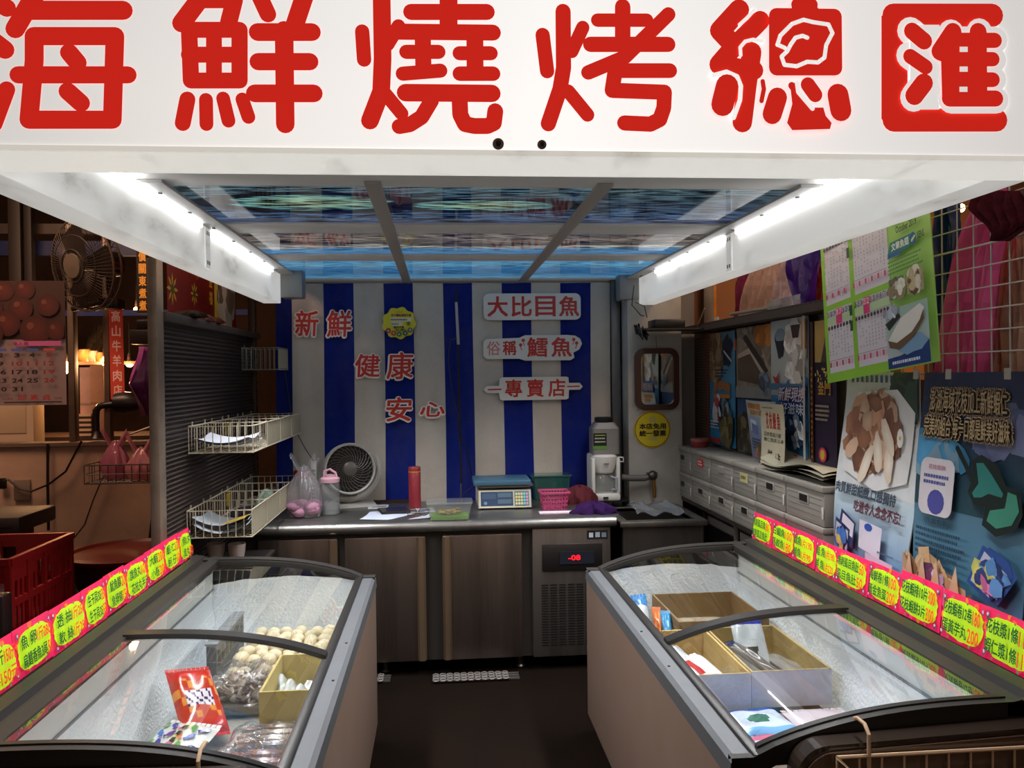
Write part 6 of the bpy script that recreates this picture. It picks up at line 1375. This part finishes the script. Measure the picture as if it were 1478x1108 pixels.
s.up(); s.text('立法委員', .40, .045, .5, .062, C('6a2a2a')); s.text('邱 素 貞', .55, .04, .86, .085, C('a83030'), bold=.001); s.text('敬贈', .9, .045, .97, .062, C('6a2a2a')); s.rect(.42, .02, .97, .03, C('3a2a2a'))
o = s.build('tomato_calendar', mat('dim_sheet', rough=.6, emit=.04)); tag(o, 'calendar with a picture of red tomatoes hanging by the dark column', 'calendar')
# large pedestal fan
def big_fan():
    c = aY(119, 383, 4.75); r = .25
    o = thing('industrial_fan', 'large black round fan fixed high behind the white beam box', 'fan', (c.x, 4.9, c.z))
    Mf = Matrix.Rotation(-.55, 3, 'Z') @ Matrix.Rotation(PI / 2 + .15, 3, 'X')
    b = B(); 
    for q, z in ((1, 0), (.99, -.05), (.66, .045), (.35, .06)): b.tube([c + Mf @ V3((r * q * math.cos(2 * PI * i / 40), r * q * math.sin(2 * PI * i / 40), z)) for i in range(40)], .006 if q > .9 else .003, C('5a4c40') if q > .9 else C('3a3028'), 6, closed=True)
    for k in range(72):
        a = 2 * PI * k / 72; b.tube([c + Mf @ V3((r * q * math.cos(a + .12 * q), r * q * math.sin(a + .12 * q), z)) for q, z in ((.24, .058), (.6, .05), (.9, .025), (1, 0))], .0016, C('3a3028'), 4)
    b.build('guard', DARKM, o, smooth=True)
    b = B()
    for k in range(36):
        a = 2 * PI * k / 36; b.tube([c + Mf @ V3((r * q * math.cos(a), r * q * math.sin(a), z)) for q, z in ((1, -.0), (.9, -.07), (.4, -.10), (.2, -.10))], .0018, C('2a221c'), 4)
    b.build('rear_guard', DARKM, o, smooth=True)
    b = B()
    for k in range(3):
        a0 = 2 * PI * k / 3
        b.surf(lambda u, v: c + Mf @ V3((r * (.15 + .75 * v) * math.cos(a0 + .9 * (u - .5) * (1.2 - .2 * v)), r * (.15 + .75 * v) * math.sin(a0 + .9 * (u - .5) * (1.2 - .2 * v)), .03 * (u - .5) - .02)), 8, 6, C('2a231e'))
    b.build('blade', BLACKP, o, smooth=True)
    b = B(); b.lathe([(r * .27, .055), (r * .26, .068), (.001, .074)], c, C('5c5044'), 28, mtx=Mf); b.build('badge', mat('fan_badge', rough=.5, emit=.03), o, smooth=True)
    b = B(); b.lathe([(.02, -.24), (.07, -.22), (.075, -.10), (.03, -.06), (.03, 0)], c, C('1c1714'), 20, mtx=Mf); b.build('motor', BLACKP, o, smooth=True)
    q = c + Mf @ V3((0, 0, -.16)); b = B(); b.tube([q, q + V3((0, .03, -.20)), (aY(105, 430, 5.0).x, 5.0, q.z - .24)], .018, C('2a2420'), 10); b.box((q.x - .05, q.y - .02, q.z - .25), (q.x + .06, q.y + .09, q.z - .19), C('141110'), .01); b.build('bracket', DARKM, o, smooth=True)
big_fan()
# gooseneck hand shower / megaphone
o = thing('black_megaphone', 'black megaphone with a curved neck standing on the low wall', 'megaphone', aY(140, 632, 5.03))
b = B(); b.tube([aY(x, y, 5.03) for x, y in ((139, 630), (138, 605), (139, 592), (144, 586), (155, 584), (166, 583))], .02, C('1a1412'), 10); b.lathe([(.045, 0), (.03, .02), (.022, .04)], aY(140, 632, 5.03), C('1a1412'), 14); b.build('neck', BLACKP, o, smooth=True)
p = aY(182, 581, 5.0); Mr = Matrix.Rotation(PI / 2, 3, 'Y'); b = B(); b.lathe([(.03, -.07), (.055, -.06), (.065, .0), (.055, .06), (.03, .09), (.025, .16)], p, C('1c1614'), 18, mtx=Mr); b.build('head', BLACKP, o, smooth=True)
# bags beside the post
hang('purple_sheet', [(200, 210, 500), (192, 222, 530), (184, 228, 555), (196, 230, 580), (205, 232, 600)], -1.55, .03, C('8a3a7a'), THINB, 'purple plastic sheet hanging beside the pale post', 'plastic bag', 31)
wire_basket(-1.86, -1.50, 4.52, 4.78, aY(200, 694, 4.6).z, aY(200, 668, 4.6).z, C('2a221e'), 'black wire tray holding the pink bags beside the pale post', nx=9, ny=4, name='wire_tray')
zb = aY(200, 694, 4.6).z + .006
bag('pink_bag', (-1.76, 4.68, zb), (.09, .07), .20, C('c87a94'), PINKBAG, 'pink plastic bag in the black wire tray, behind the other', 'plastic bag', 32)
bag('pink_bag', (-1.60, 4.60, zb), (.085, .06), .17, C('d8909a'), PINKBAG, 'pale pink plastic bag in the black wire tray, nearest the post', 'plastic bag', 33)
crumple('black_bag', (-1.60, 4.72, zb), (.07, .035, .08), C('3a302e'), 'dark crumpled bag at the back of the black wire tray', 'plastic bag', 34)
b = B(); p0 = aY(170, 632, 4.75); b.tube([aY(175, 631, 4.7), aY(228, 612, 4.7)], .006, C('b8a8a0'), 6); b.tube([aY(222, 614, 4.7), aY(231, 632, 4.7)], .004, C('b8a8a0'), 6); b.tube([aY(228, 612, 4.7), (-1.05, 4.7, aY(228, 612, 4.7).z)], .005, C('b8a8a0'), 6); o = b.build('wire_rod', WIRE, smooth=True); tag(o, 'thin pale wire rod sticking out from the louvred panel', 'rod')
# dark sill tray of small clutter on the panel side
a = aY(190, 497, 4.9); c = aY(230, 476, 4.9); b = B(); b.box((a.x, 4.86, a.z), (c.x + .1, 5.0, c.z), C('201815'), .006); b.box((a.x + .03, 4.88, c.z), (c.x + .05, 4.98, c.z + .06), C('1a1412'), .01); b.tube([(c.x + .05, 4.93, a.z + .03), (-1.09, 4.93, a.z + .03)], .01, C('1a1412'), 6); o = b.build('dark_case', BLACKP, smooth=True); tag(o, 'dark case stuck out beside the pale post above the purple sheet', 'case')
# red crates, stacked
CR = C('8c1416')
def crate(x0, x1, y0, y1, z0, h, label):
    o = thing('red_crate', label, 'crate', ((x0 + x1) / 2, (y0 + y1) / 2, z0), 'stacked red crates')
    for nm, (lo, hi, ax) in {'front_side': ((x0, y0), (x1, y0), 'y'), 'aisle_side': ((x1, y0), (x1, y1), 'x'), 'rear_side': ((x1, y1), (x0, y1), 'y'), 'outer_side': ((x0, y1), (x0, y0), 'x')}.items():
        A, Bq = V3((*lo, z0)), V3((*hi, z0)); d = (Bq - A); L_ = d.length; d.normalize(); nrm = d.cross(V3((0, 0, 1)))
        b = B()
        def slab(u0, u1, v0, v1, t0=0.0, t1=.012, col=CR):
            P = [A + d * (L_ * u) + V3((0, 0, h * v)) for u, v in ((u0, v0), (u1, v0), (u1, v1), (u0, v1))]; b.mesh([p - nrm * t0 for p in P] + [p - nrm * t1 for p in P], [(0, 1, 2, 3), (7, 6, 5, 4), (0, 4, 5, 1), (1, 5, 6, 2), (2, 6, 7, 3), (3, 7, 4, 0)], col)
        slab(0, 1, .0, .08, -.004); slab(0, 1, .92, 1, -.008); slab(0, 1, .44, .52, -.002)
        for u in (0, .24, .5, .76): slab(u, u + .035 if u < .9 else 1, .08, .92, -.003)
        slab(.965, 1, .08, .92, -.003)
        for k in range(14):
            u = .04 + k * .066
            if .40 < u < .60: slab(u, u + .05, .08, .44, .002, .008); continue
            slab(u, u + .030, .08, .44, .002, .008); slab(u, u + .030, .52, .72, .002, .008)
        slab(.02, .40, .72, .92, .002, .008); slab(.60, .98, .72, .92, .002, .008); slab(.40, .60, .84, .92, .002, .008)
        b.build(nm, PLAST, o)
    b = B(); b.box((x0 + .012, y0 + .012, z0 + .002), (x1 - .012, y1 - .012, z0 + .014), CR); b.build('bottom', PLAST, o)
    return o
ctp = aY(105, 768, 3.55); zt = ctp.z
crate(ctp.x - .55, ctp.x, 3.05, 3.55, zt - .31, .31, 'bright red slatted plastic crate on top of the stack with a plastic bag in it')
crate(ctp.x - .55, ctp.x, 3.05, 3.55, zt - .625, .31, 'red slatted plastic crate at the bottom of the stack')
b = B(); b.box((ctp.x - .56, 3.04, 0), (ctp.x + .01, 3.56, zt - .627), C('1c1512'), .01); o = b.build('crate_base', BLACKP, smooth=True); tag(o, 'black plinth box under the red crates', 'plinth')
crumple('plastic_wrap', (ctp.x - .28, 3.30, zt - .295), (.16, .14, .34), C('b0a0a0'), 'crumpled clear plastic wrap filling the top red crate', 'plastic wrap', 41, mt=PINKBAG, amp=.2)
b = B(); q = aY(25, 745, 3.9); b.box((q.x - .6, 3.75, q.z - .05), (q.x + .08, 4.1, q.z + .02), C('4a4440'), .01); b.box((q.x - .6, 3.80, 0), (q.x + .0, 4.05, q.z - .05), C('3a302c')); b.box((q.x - .55, 3.748, q.z - .03), (q.x + .05, 3.75, q.z - .022), C('2a2422')); o = b.build('steel_cart', GALV, smooth=True); tag(o, 'grey steel cart behind the red crates', 'cart')
# red basin and black tub on the floor
p = aY(190, 800, 4.3); o = thing('red_basin', 'large dark red round basin standing behind the price cards', 'basin', (p.x, 4.3, 0)); zr = aY(190, 793, 4.3).z
b = B(); b.lathe([(.001, zr - .30), (.20, zr - .30), (.29, zr - .02), (.27, zr - .02), (.19, zr - .28), (.001, zr - .28)], (p.x, 4.3, 0), C('4c150d'), 32); b.build('bowl', PLAST, o, smooth=True)
b = B(); b.lathe([(.27, zr - .02), (.31, zr - .02), (.315, zr), (.28, zr + .004), (.27, zr - .01)], (p.x, 4.3, 0), C('581a10'), 32); b.build('rim', PLAST, o, smooth=True)
b = B(); b.lathe([(.19, 0), (.21, .02), (.20, zr - .3005)], (p.x, 4.3, 0), C('17120f'), 20); o = b.build('stand_drum', BLACKP, smooth=True); tag(o, 'black drum standing under the dark red basin', 'drum')
p = aY(125, 830, 4.5); b = B(); zq = aY(125, 812, 4.5).z; b.box((p.x - .30, 4.4, 0), (p.x - .08, 4.6, zq), C('1e1a18'), .02); b.tube([(p.x - .10, 4.39, zq - .02), (p.x - .095, 4.36, zq + .14), (p.x - .085, 4.39, zq - .01)], .004, C('3a2a20'), 5); o = b.build('black_bin', BLACKP, smooth=True); tag(o, 'black bin standing between the red crates and the red basin', 'bin')
b = B(); a = aY(0, 900, 2.75); b.box((a.x - .2, 2.7, 0), (a.x + .035, 2.76, aY(0, 858, 2.72).z), C('14100f'), .006); o = b.build('black_post', BLACKP, smooth=True); tag(o, 'black box edge at the border of the picture in front of the crates', 'box')
# ------------------------------------------------------------------ frozen goods inside the freezers
LV = .50   # level of the packed goods
def frz(px, py, z): return aZ(px, py, z)
KRAFT = mat('frosty_carton', rough=.85, var=.35, vscale=8, vcol=C('8a7448'), bump=.12, bscale=50)
def carton(x0, x1, y0, y1, z0, h, col, label, inside, group=None, t=.008, white=True):
    o = thing('open_carton', label, 'carton', ((x0 + x1) / 2, (y0 + y1) / 2, z0), group)
    out = C('c4c4d4') if white else col
    for (lo, hi, nm) in (((x0, y0), (x1, y0 + t), 'near_wall'), ((x0, y1 - t), (x1, y1), 'far_wall'), ((x0, y0 + t), (x0 + t, y1 - t), 'aisle_wall'), ((x1 - t, y0 + t), (x1, y1 - t), 'outer_wall')):
        b = B(); b.box((lo[0], lo[1], z0), (hi[0], hi[1], z0 + h), col)
        if nm == 'near_wall': b.c[2] = out; b.poly([(x0, y0 - .0006, z0), (x1, y0 - .0006, z0), (x1, y0 - .0006, z0 + h - .002), (x0, y0 - .0006, z0 + h - .002)], out)
        b.build(nm, KRAFT, o)
    b = B(); b.box((x0 + t, y0 + t, z0 + .001), (x1 - t, y1 - t, z0 + .006), inside); b.build('bottom', KRAFT, o); return o
def pack(c, sx, sy, hz, cols, label, seed, rz=0, tilt=(0, 0), name='frozen_pack', mt=GLOSS, deco=None, cat='frozen pack', group=None, puff=1.0):
    """pillow-shaped sealed bag with a printed face; c = centre of its underside"""
    rr = random.Random(seed); ph = rr.uniform(0, 6)
    Mx = Matrix.Translation(V3(c)) @ Matrix.Rotation(rz, 4, 'Z') @ Matrix.Rotation(tilt[0], 4, 'X') @ Matrix.Rotation(tilt[1], 4, 'Y')
    def top(u, v):
        k = max(0, (1 - (2 * u - 1) ** 4) * (1 - (2 * v - 1) ** 4)) ** .6
        return Mx @ V3((sx * (u - .5), sy * (v - .5), hz * .5 + hz * .5 * k * puff + .004 * math.sin(9 * u + ph) * math.sin(8 * v + 2 * ph) * k))
    def bot(u, v):
        k = max(0, (1 - (2 * u - 1) ** 4) * (1 - (2 * v - 1) ** 4)) ** .6
        return Mx @ V3((sx * (.5 - u), sy * (v - .5), hz * .5 - hz * .48 * k))
    cf = cols if callable(cols) else (lambda u, v: cols)
    o = thing(name, label, cat, c, group)
    b = B(); b.surf(top, 24, 24, cf); b.surf(bot, 10, 10, cf(.5, .5)); b.build('film', mt, o, smooth=True, ang=80)
    b = B()
    for v0 in (0, 1):
        for k in range(10): b.box((sx * (k / 10 - .5), sy * (v0 - .5) + (-.012 if v0 == 0 else 0), hz * .5 - .001), (sx * ((k + .8) / 10 - .5), sy * (v0 - .5) + (0 if v0 == 0 else .012), hz * .5 + .001), cf(k / 10, v0), mtx=Mx)
    b.build('seal', mt, o)
    return o, top, Mx
# --- freezer with the blue packs (aisle side x = .67, outer wall x = 1.27)
X0, X1 = .672, 1.225
GR = 'open cartons in the freezer with the blue packs'
b = B(); b.box((X0 + .05, 1.86, .24), (X1, 2.50, .47), C('a89a88'), .006); o = b.build('brown_carton', KRAFT, smooth=True); tag(o, 'closed flat brown carton under the blue packs', 'carton')
b = B(); b.box((X0 + .03, 2.51, .24), (X1, 3.43, .44), C('8a7a5e'), .006); o = b.build('brown_carton', KRAFT, smooth=True); tag(o, 'large brown carton under the two open cartons', 'carton')
carton(X0 + .01, .958, 2.52, 2.98, .475, .115, C('c8a86a'), 'open tan carton holding white bags, beside the freezer aisle rail', C('8a7448'), GR)
carton(.963, X1 + .0, 2.53, 2.99, .475, .115, C('b89c62'), 'open tan carton holding silver packs, beside the price card side', C('6a5a44'), GR)
pack((.82, 2.66, .515), .17, .16, .06, lambda u, v: C('e8eaee') if not (.35 < u < .5 and .3 < v < .8) else C('c83a3a'), 'white frosty bag with a red strip in the tan carton', 1, .5, (.35, 0))
pack((.79, 2.85, .505), .14, .14, .05, C('c8ccd2'), 'white frosty bag lying behind the red strip bag', 2, .2, (.2, 0))
def silver(u, v): return C('1e2f9a') if v > .88 else C('2a3a30') if (abs(u - .5) < .22 and .15 < v < .45 and abs(u - .5) < .5 * (v - .1)) else C('c0c4c8') 
pack((1.075, 2.84, .565), .115, .19, .028, silver, 'silver pack with a blue top standing in the tan carton', 3, .05, (1.0, 0))
pack((1.06, 2.72, .535), .045, .25, .03, lambda u, v: C('20284a') if v > .9 else C('5e5a58'), 'long dark frozen pack leaning in the tan carton', 4, .55, (.30, 0))
pack((1.17, 2.75, .50), .09, .22, .04, C('8a857e'), 'grey frosty pack at the side of the tan carton', 5, .1, (0, .25))
pack((1.10, 2.62, .482), .10, .10, .025, C('6f6a60'), 'small flat grey pack at the bottom of the tan carton', 6, .4)
def bluepack(u, v): return C('2a4ab8') if v > .82 or u < .06 or u > .94 else C('3a6a4a') if (u - .5) ** 2 + (v - .45) ** 2 < .03 else C('d4dcec') if v > .12 else C('7ab0e0')
pack((.93, 2.40, .472), .19, .16, .03, bluepack, 'blue and white frozen pack lying before the tan carton', 7, .12)
def bluepack2(u, v): return C('7ab4e4') if v < .22 else C('46608c') if (u - .6) ** 2 + (v - .5) ** 2 < .035 else C('d86a8a') if (v > .72 and .1 < u < .5) else C('cfdcf0')
pack((.94, 2.22, .472), .18, .17, .03, bluepack2, 'pale blue frozen pack nearest the pull handle', 8, .08)
pack((.95, 2.04, .472), .2, .14, .03, C('b8b8b4'), 'grey frosty pack half hidden by the pull handle', 9, .1)
pack((1.13, 2.36, .472), .2, .2, .03, C('d8c8d0'), 'pale pink frosty flat pack before the tan carton', 10, .0)
# far half
carton(.875, X1 - .005, 3.02, 3.42, .445, .16, C('8a6c44'), 'brown carton lined with frosty film at the far end of the freezer', C('a89a88'), GR, white=False)
pack((1.045, 3.22, .452), .30, .34, .08, C('b8aa98'), 'frost covered brown pack filling the far carton', 11, 0)
def stripe(u, v): return C('3a86c8') if v > .8 else C('262a30') if (.25 < u < .6 and .42 < v < .62 and int(u * 30) % 3) else C('dce2e8')
pack((.765, 3.27, .50), .13, .26, .07, stripe, 'white and blue bag with black lettering standing against the aisle side', 12, -.1, (.75, -.2))
pack((.82, 3.12, .50), .035, .24, .05, C('d8702a'), 'narrow orange packet standing beside the white and blue bag', 13, -.15, (.9, 0))
pack((.85, 3.10, .50), .04, .22, .05, C('2f8ac0'), 'narrow blue packet standing beside the orange packet', 14, -.15, (.9, 0))
pack((.82, 3.01, .47), .12, .08, .03, C('4aa88a'), 'small green packet below the blue packet', 15, .2)
# --- freezer with the frozen balls (aisle side x = -.335, outer wall x = -.93)
A0, A1 = -.895, -.345
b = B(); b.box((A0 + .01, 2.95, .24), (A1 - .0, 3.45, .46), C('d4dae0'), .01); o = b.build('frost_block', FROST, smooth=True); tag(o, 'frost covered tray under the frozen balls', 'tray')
b = B(); b.box((A0 + .01, 1.86, .24), (A1, 2.94, .42), C('9a948a'), .01); o = b.build('frosted_carton', KRAFT, smooth=True); tag(o, 'frosty carton under the film wrapped goods', 'carton')
rr = random.Random(77); SCAL = mat('frozen_ball', rough=.65, bump=.25, bscale=60, var=.15, vscale=10, vcol=C('a8946c'))
first = None; n_ = 0; spots = []
for layer, z, nx_, ny_ in ((0, .462, 8, 8), (1, .493, 7, 7)):
    for i in range(nx_):
        for j in range(ny_):
            x = -.75 + .054 * i + (.026 if layer else 0) + rr.uniform(-.008, .008); y = 3.02 + .054 * j + (.027 if layer else 0) + rr.uniform(-.008, .008)
            if x < A1 - .03: spots.append((x, y, z + rr.uniform(0, .006)))
sc = []
for q in range(6):
    b = B(); b.ell((0, 0, .023), (.027, .025, .021), jit(C('e2d2b0'), .08, rr), 12, 8, wob=.06, rr=rr)
    me = b.build('frozen_ball', SCAL, smooth=True, ang=80, org=(0, 0, 0)); sc.append(me)
for k, (x, y, z) in enumerate(spots):
    o = sc[k] if k < 6 else sc[k % 6].copy()
    if k >= 6: COLL.objects.link(o)
    o.location = (x, y, z); o.rotation_euler = (rr.uniform(-.3, .3), rr.uniform(-.3, .3), rr.uniform(0, 6))
    tag(o, 'round cream frozen ball in the heap under the glass lid bar', 'frozen ball', 'frozen balls heaped in the freezer')
b = B(); dg_ = C('6a6a6c'); p0, p1 = -.825, -.79
b.box((p0, 2.97, .462), (p1, 3.38, .60), dg_, .004)
for k in range(7): b.box((p0 - .001, 2.995 + k * .055, .52 + .0), (p1 + .001, 3.025 + k * .055, .575), C('3c3c40'))
b.box((p0 - .004, 2.97, .60), (p1 + .004, 3.38, .606), C('8a8c90')); o = b.build('grey_divider', PLAST); tag(o, 'grey slotted plastic divider standing beside the frozen balls', 'divider')
# octopus bag
o = thing('octopus_bag', 'clear bag of small grey frozen octopus in the middle of the freezer', 'frozen pack', (-.675, 2.86, .425), None)
b = B(); cx, cy = -.675, 2.86
for k in range(46):
    x, y = cx + rr.uniform(-.085, .085), cy + rr.uniform(-.075, .085); z = .47 + rr.uniform(0, .05)
    if rr.random() < .35: b.ell((x, y, z), (.02, .016, .014), jit(C('8f8478'), .25, rr), 8, 6, wob=.1, rr=rr)
    a = rr.uniform(0, 6); pts = [V3((x + .013 * t * math.cos(a + .45 * t), y + .013 * t * math.sin(a + .45 * t), z + .012 * math.sin(t * 1.3))) for t in range(6)]
    b.tube(pts, .006, jit(C('8a7d70'), .4, rr), 5, radii=[.009, .008, .007, .006, .004, .002])
b.box((cx - .098, cy - .09, .428), (cx + .098, cy + .09, .465), C('6a6056'), .012); b.build('octopus_heap', GLOSS, o, smooth=True, ang=60)
b = B(); b.surf(lambda u, v: (cx + .21 * (u - .5), cy + .20 * (v - .5), .43 + .135 * (max(0, (1 - (2 * u - 1) ** 6) * (1 - (2 * v - 1) ** 6)) ** .5) + .006 * math.sin(14 * u + 5 * v)), 26, 26, WHITE); b.build('film', CLING, o, smooth=True, ang=80)
carton(-.562, -.352, 2.58, 2.925, .43, .145, C('c0aa6a'), 'open tan carton with film wrapped white fish, below the frozen balls', C('a89660'), 'open carton in the freezer with the frozen balls', white=False)
b = B(); b.surf(lambda u, v: (-.553 + .19 * u, 2.595 + .30 * v, .49 + .03 * math.sin(7 * u + 9 * v) + .015 * math.sin(19 * u - 13 * v)), 20, 20, C('cfd2d2')); o = b.build('wrapped_fish', mat('frosty_film', rough=.18, bump=.7, bscale=35, coat=.5), smooth=True, ang=80); tag(o, 'crinkled white wrapped fish lying in the tan carton', 'frozen pack')
# film wrapped trays with reddish fish
def tray(x0, x1, y0, y1, z, label, seed, cols, n=5):
    rr = random.Random(seed); o = thing('wrapped_tray', label, 'frozen tray', ((x0 + x1) / 2, (y0 + y1) / 2, z), 'film wrapped trays in the freezer')
    b = B(); b.box((x0, y0, z), (x1, y1, z + .03), C('b8b4b0'), .008); b.build('tray_base', PLAST, o, smooth=True)
    b = B()
    for k in range(n):
        y = y0 + (y1 - y0) * (k + .5) / n; c = rr.choice(cols); xs = [x0 + .02 + (x1 - x0 - .04) * t / 6 for t in range(7)]
        b.tube([(x, y + rr.uniform(-.004, .004), z + .038) for x in xs], .02, jit(c, .2, rr), 8, radii=[.008, .018, .022, .023, .021, .015, .007])
    b.build('fish', GLOSS, o, smooth=True)
    b = B(); b.surf(lambda u, v: (x0 - .004 + (x1 - x0 + .008) * u, y0 - .004 + (y1 - y0 + .008) * v, z + .02 + .048 * (max(0, (1 - (2 * u - 1) ** 10) * (1 - (2 * v - 1) ** 10)) ** .5) + .004 * math.sin(23 * u + 11 * v)), 24, 24, WHITE); b.build('film', CLING, o, smooth=True, ang=80)
tray(-.63, -.36, 2.41, 2.57, .43, 'film wrapped tray of grey brown fish below the octopus bag', 3, [C('6a5248'), C('7a6458'), C('8a7466')], 4)
tray(-.66, -.36, 2.25, 2.40, .43, 'film wrapped tray of dark reddish fish below the grey brown one', 4, [C('7a2e20'), C('8a3a24'), C('6a2a20')], 3)
tray(-.70, -.36, 2.06, 2.24, .43, 'film wrapped tray of orange fish nearest the pull handle', 5, [C('b0743a'), C('a8683a')], 2)
# red snack bag
def redbag(u, v):
    if v > .80: return C('c8281c')
    if .35 < v < .6 and .2 < u < .8: return C('d8d0d4') if (int(u * 17) + int(v * 19)) % 3 else C('4a2a5a')
    if v < .15: return C('c83020')
    return C('b8361e') if (int(u * 9) + int(v * 8)) % 4 else C('d88a3a')
pack((-.775, 2.66, .505), .14, .27, .055, redbag, 'shiny red frozen snack bag leaning on the fish pattern bag', 21, .5, (.45, .15), puff=1.0)
pal = [C('4a9a3a'), C('e07a2a'), C('4a3a9a'), C('2a6ac0'), C('d878a8'), C('6a3a8a')]
pack((-.77, 2.44, .45), .19, .20, .05, C('e4e2dc'), 'white frozen bag printed with colourful fish shapes', 22, -.45, (.35, -.05))
for ob in [x for x in COLL.objects if x.get('label') == 'white frozen bag printed with colourful fish shapes']:
    Mx = Matrix.Translation(V3((-.77, 2.44, .45))) @ Matrix.Rotation(-.45, 4, 'Z') @ Matrix.Rotation(.35, 4, 'X') @ Matrix.Rotation(-.05, 4, 'Y')
    def top(u, v, d=.0012):
        k = max(0, (1 - (2 * u - 1) ** 4) * (1 - (2 * v - 1) ** 4)) ** .6
        return Mx @ V3((.19 * (u - .5), .20 * (v - .5), .025 + .025 * k + d + .004))
    b = B(); rr = random.Random(8)
    for i in range(5):
        for j in range(5):
            u, v = .12 + .19 * i + (.07 if j % 2 else 0), .12 + .18 * j
            if u > .93: continue
            a = .7 + (PI / 2 if (i + j) % 2 else 0); c = pal[(i * 2 + j * 3) % 6]; P = []
            for x, y in ((.10, 0), (.05, .045), (-.02, .045), (-.06, .015), (-.10, .045), (-.10, -.045), (-.06, -.015), (-.02, -.045), (.05, -.045)):
                P.append(top(u + (x * math.cos(a) - y * math.sin(a)) * .95, v + (x * math.sin(a) + y * math.cos(a)) * .95))
            b.poly(P, c)
    b.poly([top(.45, .25, .003), top(.62, .25, .003), top(.62, .9, .003), top(.45, .9, .003)], C('e0dca8'))
    for k in range(4): b.poly([top(.49, .78 - k * .13, .004), top(.58, .78 - k * .13, .004), top(.57, .86 - k * .13, .004), top(.50, .85 - k * .13, .004)], C('3a3a2a'))
    b.build('fish_print', GLOSS, ob)
pack((-.80, 2.33, .43), .14, .10, .03, lambda u, v: C('e08a3a') if (u - .5) ** 2 + (v - .5) ** 2 > .06 else C('e8d8b0'), 'small orange round pattern packet at the corner by the pull handle', 23, -.2)
# ------------------------------------------------------------------ light
w = bpy.data.worlds.new('world'); scene.world = w; w.use_nodes = True
w.node_tree.nodes['Background'].inputs[0].default_value = (1.0, .72, .55, 1); w.node_tree.nodes['Background'].inputs[1].default_value = .025
area('market_hall_light', (.3, -2.6, 3.4), (math.radians(38), 0, 0), 5.0, 2.4, 62, (1, .70, .55))
# directional share of the canopy LED strips, and added warm fill over the dark neighbouring stalls
for nm, X_, s_ in (('led_strip_light', XL + .03, 1), ('led_strip_light', XR - .03, -1)):
    l_ = area(nm, (X_ + .09 * s_, 2.95, 2.085), (0, math.radians(-20 * s_), 0), .10, 2.4, 34, (.98, .98, 1)); l_.data.spread = math.radians(105)
area('stall_fill', (-2.6, 3.9, 3.3), (math.radians(10), 0, 0), 1.2, 1.2, 58, (1, .60, .40))
area('stall_fill', (2.6, 3.0, 3.2), (0, math.radians(25), 0), 1.2, 1.2, 34, (1, .68, .48))
scene.view_settings.view_transform = 'Standard'
scene.view_settings.look = 'None'
scene.view_settings.exposure = 0.0
